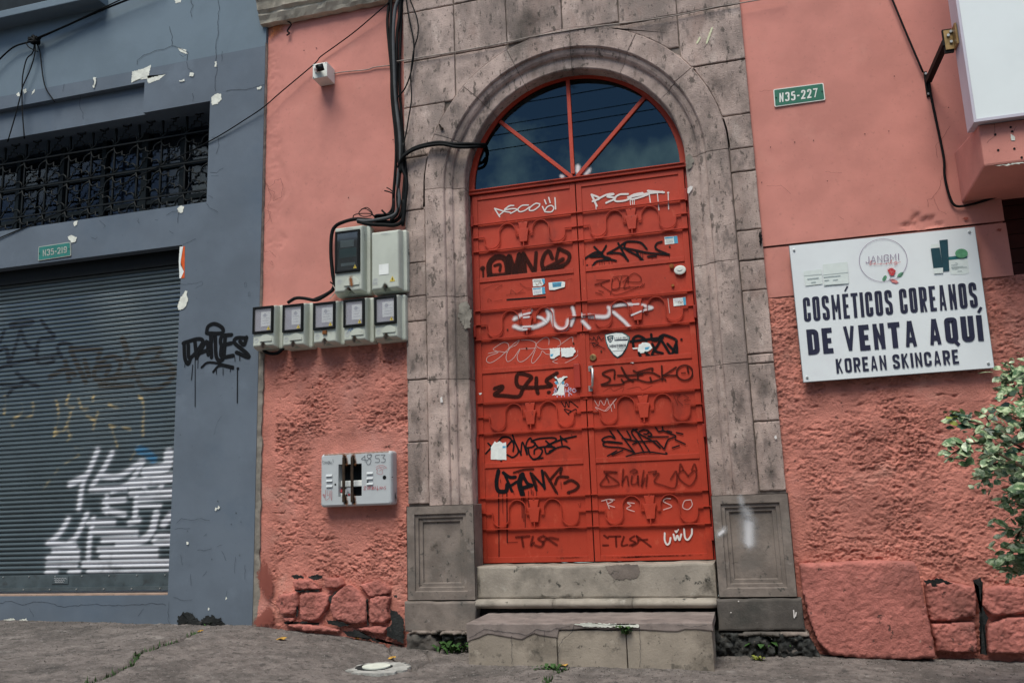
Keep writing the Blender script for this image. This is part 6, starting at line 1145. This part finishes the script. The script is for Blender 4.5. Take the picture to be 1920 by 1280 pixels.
cable('black cable sagging under the leftmost small meter box', F0, [(140, 1172), (180, 1202), (250, 1205), (305, 1165)], .012, y=-.05)
cable('pale wire from the security camera to the cable bundle', E0, [(490, 425), (560, 412), (690, 400), (740, 385), (830, 375)], .004, 'cable_pale', -.006)
A0 = (0, 0, 2.56)
cable('thin black wire slanting across the pink wall and the barred window', E0, [(820, 15, -.05), (640, 170, -.03), (520, 260, -.02), (430, 325, -.02), (390, 370, -.03), (200, 530, -.04), (105, 612, -.045), (0, 683, -.04), (-200, 805, -.03), (-560, 985, -.02), (-960, 1170, -.02), (-1500, 1400, -.03)], .0045)
cable('rusty wire hook left in the pink wall under the cornice', E0, [(215, 115), (240, 122), (262, 138), (250, 160), (240, 180), (252, 190), (236, 204)], .006, 'cable_black', -.02)
cable('thin pale wire following the stone joint over the arch', (0, 0, 1), [(740, 116), (800, 106), (851, 98), (949, 80), (993, 70), (1050, 60), (1107, 51), (1190, 41), (1269, 29), (1340, 14), (1383, 7), (1470, -8)], .004, 'cable_pale', -.046)
cable('small iron hook on the arch stone', (740, 0, 3.2), [(268, 748), (280, 765), (290, 772), (275, 775)], .006, 'rust_dark', -.05)
T0 = (0, 0, 4.921)
kn = thing('cable_knot', 'tangled knot of black cables hung high on the blue wall', 'cable', U(65, 76, -.08))
r7 = random.Random(4); P0 = U(65, 75, -.07)
mb = MB()
for i in range(9): mb.tube([P0+Vector((r7.uniform(-.045, .045), r7.uniform(-.03, .03), r7.uniform(-.03, .03))) for _ in range(5)], .009, 6, 4)
mb.build('knot', 'cable_black', kn)
def kc(pts, r, ys): MB().tube([U(T0[0]+a/T0[2], T0[1]+b/T0[2], ys) for a, b in pts], r, 6, 5).build('strand', 'cable_black', kn)
kc([(330, 365), (600, 245), (900, 112), (1190, -5), (1500, -120)], .008, -.07); kc([(330, 355), (600, 240), (900, 100), (1110, 0), (1400, -130)], .005, -.085); kc([(320, 385), (235, 398), (120, 440), (0, 545), (-120, 680)], .007, -.06)
kc([(320, 400), (300, 490), (250, 540), (220, 640), (205, 760), (205, 1000), (225, 1280)], .005, -.045); kc([(325, 400), (320, 500), (280, 640), (210, 800), (185, 900), (135, 1090), (70, 1310)], .005, -.055); kc([(340, 400), (370, 490), (385, 620), (400, 730), (430, 830), (505, 940)], .005, -.04); kc([(240, 400), (270, 440), (350, 480)], .005, -.07)
# ------------------------------------------------------------------ address plates
def plate(label, o, q, text, tq, face, rim, ink, y):
    c = [U(o[0]+a/o[2], o[1]+b/o[2], y) for a, b in q]; ctr = sum(c, Vector())/4
    t = thing('address_plate', label, 'address plate', (ctr.x, y, c[3].z), 'green street number plates')
    P = [(p.x, p.z) for p in c]; R0 = rring([P[3], P[2], P[1], P[0]], .010); R4 = rring(inset([P[3], P[2], P[1], P[0]], .0055), .007)
    MB().prism(R0, y-.008, y+.02).build('rim', rim, t); MB().prism(R4, y-.0092, y-.0082).build('face', face, t)
    lettering(t, 'number', ink, text, tq, y-.0085, .155, .16, o[:2], o[2])
    for f in (.045, .955): p = c[0].lerp(c[1], f).lerp(c[3].lerp(c[2], f), .5); MB().cyl((p.x, p.z), .004, y-.0125, y-.009, 8).build('screw', 'black', t)
H0 = (1400, 0, 2.91); B0 = (0, 440, 3.2)
plate('clean green plate reading N35-227 on the pink wall right of the arch', H0, [(145, 492), (418, 456), (429, 549), (152, 587)], 'N35-227', [(178, 510), (386, 482), (386, 531), (178, 560)], 'plate_green', 'plate_white', 'plate_white', -.002)
plate('faded green plate reading N35-219 above the roller shutter', B0, [(236, 74), (427, 45), (430, 128), (233, 158)], 'N35-219', [(258, 92), (402, 70), (402, 108), (258, 130)], 'plate_green_faded', 'plate_grey', 'plate_grey', -.02)
# ------------------------------------------------------------------ cosmetics sign
SJ = (1440, 410, 4.0); SY = -.052
cs4 = [U(*p, SY) for p in ((1479, 460.5), (1828, 425), (1865, 690), (1506, 717))]
sg = thing('shop_sign', 'white panel sign advertising Korean cosmetics in dark blue capitals', 'sign', (cs4[3].x+.5, 0, cs4[3].z))
P = [(p.x, p.z) for p in cs4][::-1]
MB().prism(P, SY, SY+.012).build('panel_back', 'sign_edge', sg); MB().prism(inset(P, .003), SY-.0022, SY-.0003).build('panel', 'sign_white', sg)
SF = SY-.0022
for a, b in ((195, 237), (1510, 100), (1652, 1085), (293, 1190)):
    p = U(SJ[0]+a/4, SJ[1]+b/4, SF); MB().cyl((p.x, p.z), .0075, SF-.006, SF-.0003, 12).build('bolt', 'steel', sg, bevel=.002)
    MB().cyl((p.x, p.z), .012, SY+.013, .03, 10).build('spacer', 'sign_edge', sg)
lettering(sg, 'lettering', 'sign_navy', 'COSMÉTICOS COREANOS', [(258, 592), (1556, 476), (1576, 664), (272, 775)], SF, .125, .085, SJ[:2], 4)
lettering(sg, 'lettering', 'sign_navy', 'DE VENTA AQUÍ', [(285, 832), (1594, 722), (1614, 914), (303, 1022)], SF, .195, .12, SJ[:2], 4)
lettering(sg, 'lettering', 'sign_navy', 'KOREAN SKINCARE', [(505, 1052), (1420, 980), (1433, 1085), (515, 1160)], SF, .165, .12, SJ[:2], 4)
KJ = (1560, 410, 6.4)
def pr(name, m, lst, wd): return strokes(sg, name, m, KJ[:2], KJ[2], wd, lst, SF)
pr('logo_ring', 'sign_violet', [[(613+287*math.cos(t), 502+257*math.sin(t)-.0*t) for t in np.linspace(.55, 7.0, 40) if not (1.05 < (t % 6.2832) < 1.42)]], 5)
lettering(sg, 'logo_lettering', 'sign_violet', 'JANGMI', [(402, 460), (806, 420), (808, 498), (405, 540)], SF, .085, .22, KJ[:2], KJ[2])
pr('logo_script', 'print_red', [[(445, 560), (470, 500), (460, 560), (480, 540), (500, 550), (520, 540), (515, 530), (505, 550), (560, 548)], [(560, 548), (590, 535), (580, 555), (605, 540), (640, 548), (655, 530), (650, 548), (680, 530), (690, 545), (715, 490), (705, 540), (745, 530)], [(745, 530), (760, 515), (750, 535), (778, 515), (765, 560), (750, 555), (820, 520)]], 4)
pl_ = lambda nm, m, P, jg=0: poly_film(sg, nm, m, KJ[:2], KJ[2], P, SF, jg, 2)
pl_('rose', 'print_red', [(662, 622), (690, 598), (718, 594), (745, 610), (766, 628), (752, 650), (745, 680), (715, 688), (690, 676), (680, 645)]); pr('rose_line', 'print_pink', [[(690, 610), (715, 640), (750, 615)], [(680, 640), (715, 640), (748, 660)], [(715, 640), (700, 680)], [(655, 615), (690, 588), (740, 592)]], 4)
pl_('leaf_print', 'print_green', [(604, 720), (622, 688), (648, 678), (658, 700), (645, 738), (620, 752), (605, 742)]); pl_('leaf_print', 'print_green', [(778, 702), (795, 665), (825, 645), (858, 640), (850, 675), (825, 700)]); pl_('leaf_print', 'print_pink', [(692, 728), (730, 722), (775, 742), (798, 768), (770, 784), (725, 768)]); pr('stem_print', 'sign_violet', [[(710, 688), (700, 715), (680, 735), (690, 730), (725, 768), (800, 768)], [(625, 690), (630, 745)]], 4)
# printed product pictures
pl_('bottle_print', 'print_teal', [(1285, 262), (1386, 250), (1406, 625), (1332, 632)]); pl_('bottle_print', 'print_teal', [(1182, 360), (1290, 350), (1328, 590), (1215, 598)])
pl_('cap_print', 'print_pale', [(1185, 312), (1275, 303), (1282, 350), (1184, 360)]); pl_('cap_print', 'print_pale', [(1215, 600), (1330, 590), (1328, 655), (1222, 662)])
pl_('lime_print', 'print_green', [(1550+76*math.cos(t), 420+56*math.sin(t)) for t in np.linspace(0, 6.1, 18)]); pl_('jar_print', 'print_pale', [(1400, 495), (1625, 475), (1645, 650), (1600, 668), (1425, 670), (1408, 600)]); pl_('lid_print', 'print_teal_mid', [(1390, 460), (1615, 432), (1622, 474), (1400, 498)])
pr('product_text', 'label_white', [[(1215, 410), (1240, 400)], [(1220, 450), (1250, 415), (1255, 445), (1290, 420)], [(1215, 470), (1300, 462)], [(1215, 486), (1290, 480)], [(1235, 522), (1290, 516)], [(1310, 385), (1335, 372)], [(1320, 418), (1345, 390), (1352, 415), (1388, 392)], [(1315, 440), (1395, 432)], [(1330, 485), (1385, 478)]], 9)
pr('product_text', 'print_line', [[(1430, 560), (1500, 552)], [(1435, 582), (1570, 572)], [(1440, 605), (1510, 600)], [(1505, 632), (1555, 628)], [(1480, 530), (1510, 542)], [(1430, 590), (1615, 582)]], 6)
pj2 = lambda nm, m, P: poly_film(sg, nm, m, SJ[:2], 4, P, SF, 0, 2)
pj2('jar_print', 'print_pale', [(265, 395), (400, 380), (408, 490), (280, 505)]); pj2('jar_print', 'print_pale', [(410, 345), (595, 325), (605, 485), (420, 505)]); strokes(sg, 'jar_line', 'print_line', SJ[:2], 4, 3, [[(408, 425), (600, 405)], [(420, 500), (600, 488)], [(272, 430), (402, 418)]], SF, smooth=False)
strokes(sg, 'product_text', 'print_line', SJ[:2], 4, 6, [[(420, 442), (540, 430)], [(425, 466), (455, 463)], [(488, 463), (520, 459)], [(295, 455), (378, 446)], [(325, 480), (355, 476)]], SF, smooth=False)
# ------------------------------------------------------------------ lightbox over the shop and its bracket
lb = thing('lightbox_sign', 'large blank white lightbox over the shop entrance, upper right corner', 'sign', (1.33, -.5, 2.89))
x0, z0 = 1.330, 2.889
box('box_body', 'lightbox_edge', lb, x0, 3.4, -.540, -.40, z0, 4.7, bevel=.004)
box('face', 'lightbox_white', lb, x0+.012, 3.4, -.5465, -.5405, z0+.014, 4.69, bevel=.002)
fr_ = MB(); fr_.box(x0-.003, x0+.010, -.552, -.530, z0-.003, 4.7); fr_.box(x0+.0102, 3.4, -.552, -.530, z0-.003, z0+.012); fr_.build('edge_trim', 'lightbox_edge', lb)
for a, b in ((1240, 690), (1248, 682), (1256, 688)): p = U(H0[0]+a/H0[2], H0[1]+b/H0[2], -.46); MB().cyl((p.x, p.z), .003, -.5, -.42, 6).build('vent_hole', 'black', lb)
bk = thing('wall_bracket', 'black iron bracket on the pink wall holding the lightbox', 'bracket', U(1738, 160, 0))
w0, w1 = U(H0[0]+965/H0[2], H0[1]+392/H0[2], -.01), U(H0[0]+1002/H0[2], H0[1]+526/H0[2], -.01)
box('wall_plate', 'black', bk, w0.x, w1.x, -.012, .004, w1.z, w0.z, bevel=.002)
for z in (w0.z-.016, w1.z+.016): MB().cyl(((w0.x+w1.x)/2, z), .007, -.017, -.0125, 10).build('bolt', 'steel', bk)
e0 = U(H0[0]+992/H0[2], H0[1]+440/H0[2], -.02); e1 = U(H0[0]+1085/H0[2], H0[1]+232/H0[2], -.44)
dd = (e1-e0).normalized(); sd2 = dd.cross(Vector((0, 0, 1))).normalized()*.016; up2 = sd2.cross(dd).normalized()*.016
MB().add([p+s1*sd2+s2*up2 for p in (e0, e1) for s1, s2 in ((-1, -1), (1, -1), (1, 1), (-1, 1))], [(0, 1, 2, 3), (7, 6, 5, 4)]+[(i, i+4, (i+1) % 4+4, (i+1) % 4) for i in range(4)]).build('arm', 'black', bk)
cx_ = x0-.001; box('mount_plate', 'brass', bk, cx_-.012, cx_-.002, -.50, -.415, e1.z-.045, e1.z+.075); box('mount_angle', 'black', bk, cx_-.060, cx_-.013, -.435, -.420, e1.z-.060, e1.z+.080); box('mount_angle', 'brass', bk, cx_-.055, cx_-.0125, -.442, -.436, e1.z-.045, e1.z+.07)
for q in ((-.035, .035), (-.025, -.005), (-.02, .055)): MB().cyl((cx_+q[0], e1.z+q[1]), .008, -.452, -.4425, 8).build('bolt', 'steel', bk)
cable('black cable hanging to the bracket from above on the right pink wall', H0, [(770, -60), (795, 0), (870, 180), (962, 395)], .006, y=-.02)
cable('black cable running down from the bracket and under the balcony slab', H0, [(992, 420), (1005, 520), (1032, 650), (1075, 860), (1080, 960), (1108, 1075), (1145, 1125), (1235, 1113), (1330, 1085), (1410, 1060), (1500, 1040)], .0075, y=-.02)
# ------------------------------------------------------------------ things on the ground
def gpt(px, py):
    z = .13
    for _ in range(6): p = UG(px, py, z); z = gz(p.x, p.y)
    return p
p = gpt(705, 1252); dz = paveZ(p.x, p.y)+.006
dr = thing('drain_cap', 'round white drain cap set in a rough cement patch on the pavement', 'drain', (p.x, p.y, dz))
def disc(nm, m, cx, cy, rx, ry, z, wob=0, seg=28, par=dr, h=.01):
    r9 = random.Random(3); R = [1+wob*r9.uniform(-1, 1) for _ in range(seg)]
    vs = [(cx+rx*R[i]*math.cos(6.2832*i/seg), cy+ry*R[i]*math.sin(6.2832*i/seg), zz) for zz in (z-.04, z) for i in range(seg)]
    MB().add(vs, [(i, (i+1) % seg, seg+(i+1) % seg, seg+i) for i in range(seg)]+[tuple(range(seg, 2*seg))]).build(nm, m, par, bevel=h and 0)
disc('cement_patch', 'drain_cement', p.x+.02, p.y, .17, .16, dz+.001, .12, 60); disc('dark_rim', 'rubble', p.x-.012, p.y, .105, .092, dz+.004, .06, 40); disc('cap', 'drain_white', p.x+.002, p.y, .078, .078, dz+.010)
def weed(label, px, py, n, h, spread, m='weed', seed=0, at=None, lift=0):
    p = at or gpt(px, py); r = random.Random(seed); t = thing('weed', label, 'weed', p, 'weeds at the foot of the walls'); mb = MB()
    for i in range(n):
        an = r.uniform(0, 6.28); L = h*r.uniform(.45, 1.1); dx, dy = math.cos(an), math.sin(an); b = p+Vector((r.gauss(0, spread), r.gauss(0, spread*.4), -.01)); w_ = L*.13+.003
        s_ = Vector((-dy, dx, 0))*w_; a1 = b+Vector((dx*L*.25, dy*L*.25, L*.55)); a2 = b+Vector((dx*L*.65, dy*L*.65, L*.8)); a3 = b+Vector((dx*L*.95, dy*L*.95, L*.62))
        mb.add([b, a1+s_, a1-s_, a2+s_*1.2, a2-s_*1.2, a3], [(0, 1, 2), (1, 3, 4, 2), (3, 5, 4)])
    mb.build('foliage', m, t); return t
weed('small green weed between the left pedestal foot and the step', 820, 1213, 40, .07, .035, seed=1); weed('dark weeds under the left corner of the step', 855, 1222, 40, .08, .05, seed=2)
weed('bushy green weed at the foot of the right pedestal', 1442, 1226, 60, .10, .05, seed=3); weed('yellowing tuft in front of the right pedestal weed', 1420, 1236, 18, .04, .012, 'leaf_yellow', 4)
weed('low green weeds along the foot of the left pink wall', 672, 1186, 55, .05, .06, seed=5); weed('dark green weed at the corner of the pink wall and left pedestal', 745, 1200, 50, .07, .04, seed=6)
weed('grass tuft growing from the joint of the concrete step', 0, 0, 26, .06, .012, seed=7, at=Vector((-.672, -.503, .30))); weed('tiny green weed at the broken foot of the blue pier', 400, 1170, 22, .04, .03, seed=8)
weed('small green weed in the pavement joint before the step', 1030, 1256, 34, .045, .03, seed=9)
def dry(label, px, py, s_, an, m='dry_leaf'):
    p = gpt(px, py); z = paveZ(p.x, p.y)+.006; c, s2 = math.cos(an), math.sin(an); pr_ = [(0, 0), (.25, .22), (.5, .30), (.8, .16), (1, 0), (.8, -.16), (.5, -.28), (.25, -.2)]
    mb = MB(); mb.add([(p.x+s_*((u-.5)*c-v*s2), p.y+s_*((u-.5)*s2+v*c), z+s_*.18*abs(math.sin(u*5+v*6))) for u, v in pr_]+[(p.x, p.y, z+.003)], [(i, (i+1) % 8, 8) for i in range(8)])
    o = mb.build('fallen_leaf', m, None, loc=(p.x, p.y, z)); o['label'] = label; o['category'] = 'leaf'; o['group'] = 'fallen leaves on the pavement'
dry('yellow fallen leaf in front of the left pink wall', 527, 1197, .075, .2); dry('curled yellow leaf by the weeds under the pink wall', 669, 1198, .05, 2.4); dry('small yellow leaf beside the drain cap', 735, 1233, .055, .9); dry('pale fallen leaf at the foot of the step', 1055, 1249, .06, .1); dry('tiny orange leaf on the pavement crack by the blue pier', 376, 1184, .045, 1.3)
# ------------------------------------------------------------------ shrub at the right edge
bush = thing('shrub', 'leafy green street shrub reaching in from the right edge', 'shrub', (2.25, -1.35, gz(2.25)))
rb = random.Random(11); root = Vector((2.25, -1.35, gz(2.25)-.05))
stems = MB(); stems.tube([root, root+Vector((.03, 0, .35)), root+Vector((0, .02, .8))], [.03, .024, .018], 8, 5); stems.build('trunk', 'bark', bush)
BR = []
pxb = [[(2080, 930), (1990, 880), (1900, 830), (1840, 795), (1790, 785)], [(2080, 880), (1990, 830), (1935, 770), (1900, 720), (1895, 688)], [(2080, 960), (1980, 910), (1890, 860), (1830, 830), (1785, 850)], [(2060, 1000), (1980, 980), (1920, 985), (1900, 1030), (1885, 1070)], [(2080, 930), (1990, 890), (1915, 870), (1860, 870), (1840, 905)], [(2060, 860), (1990, 820), (1925, 790), (1870, 770)], [(2060, 960), (1990, 950), (1930, 930), (1895, 945)], [(2060, 1000), (1985, 1010), (1935, 1030), (1912, 1070)], [(2060, 840), (2000, 780), (1950, 720), (1930, 680)]]
BR += [[U(a, b, -1.35+.22*math.sin(i*2.1)+.05*j) for j, (a, b) in enumerate(L_)] for i, L_ in enumerate(pxb)]
for i in range(14):
    an = rb.uniform(-1.2, 1.5); z = rb.uniform(.35, 1.5); a = root+Vector((0, 0, rb.uniform(.4, .8))); e_ = root+Vector((.7*math.cos(an), .6*math.sin(an*1.7), z)); BR.append([a, a.lerp(e_, .5)+Vector((0, 0, .08)), e_])
for P in BR: MB().tube([root+Vector((0, 0, .7))]+P if P[0].x > 2.0 else P, [.010, .007, .004, .003], 5, 4).build('branch', 'bark', bush)
def leaf_mesh(m):
    pr_ = [(0, 0), (.2, .24), (.45, .36), (.75, .27), (1, .02)]; vs = []
    for u, v in pr_: vs += [(u, -v, .10*v-.12*u*u), (u, 0, -.03-.12*u*u), (u, v, .10*v-.12*u*u)]
    me = bpy.data.meshes.new('leaf'); me.from_pydata(vs, [], [(i*3+k, (i+1)*3+k, (i+1)*3+k+1, i*3+k+1) for i in range(4) for k in (0, 1)]); me.materials.append(MATS[m]); me.polygons.foreach_set('use_smooth', [True]*8); return me
LM = [leaf_mesh('leaf_light'), leaf_mesh('leaf_dark'), leaf_mesh('leaf_yellow')]
more = MB(); nleaf = 0
def put_leaf(p, s_, k, d, near):
    global nleaf
    zax = Vector((rb.gauss(0, .7), rb.gauss(-.5, .6), 1)).normalized(); x = (d-zax*d.dot(zax)).normalized(); y = zax.cross(x)
    M = Matrix(((x.x*s_, y.x*s_, zax.x*s_, p.x), (x.y*s_, y.y*s_, zax.y*s_, p.y), (x.z*s_, y.z*s_, zax.z*s_, p.z), (0, 0, 0, 1)))
    if near and nleaf < 300:
        o = bpy.data.objects.new('leaf', LM[k]); COL.objects.link(o); o.parent = bush; o.matrix_local = Matrix.Translation(-wloc(bush)) @ M; nleaf += 1
    else:
        me = LM[k]; more.add([M @ v.co for v in me.vertices], [tuple(q.vertices) for q in me.polygons])
for bi, P in enumerate(BR):
    C_ = crom(P, 8); near = bi < len(pxb)
    for i, c in enumerate(C_):
        t = i/len(C_)
        for _ in range((5 if t > .35 else 6) if near else 2):
            d = Vector((rb.gauss(-.3, .8), rb.gauss(-.3, .7), rb.gauss(.1, .6))).normalized(); sp = .052 if t < .7 else .026
            p = c+Vector((rb.gauss(0, sp), rb.gauss(0, sp), rb.gauss(0, sp))); sz = rb.uniform(.028, .068)*(1 if t < .85 else .7)
            k = 2 if (t > .86 and rb.random() < .5) else (1 if rb.random() < (.40 if bi not in (3, 7) else .8) else 0)  # lowest branches get mostly dark leaves, their shade put into the colour
            put_leaf(p, sz, k, d, near)
for i in range(260):
    v = Vector((rb.gauss(0, 1), rb.gauss(0, 1), rb.gauss(0, 1))).normalized()*rb.random()**.4
    p = root+Vector((.40+v.x*.5, v.y*.5, 1.0+v.z*.55)); put_leaf(p, rb.uniform(.04, .07), rb.choice((0, 1, 1)), Vector((v.x, v.y, .2)), False)
more.build('foliage', 'leaf_light', bush, kind='stuff')
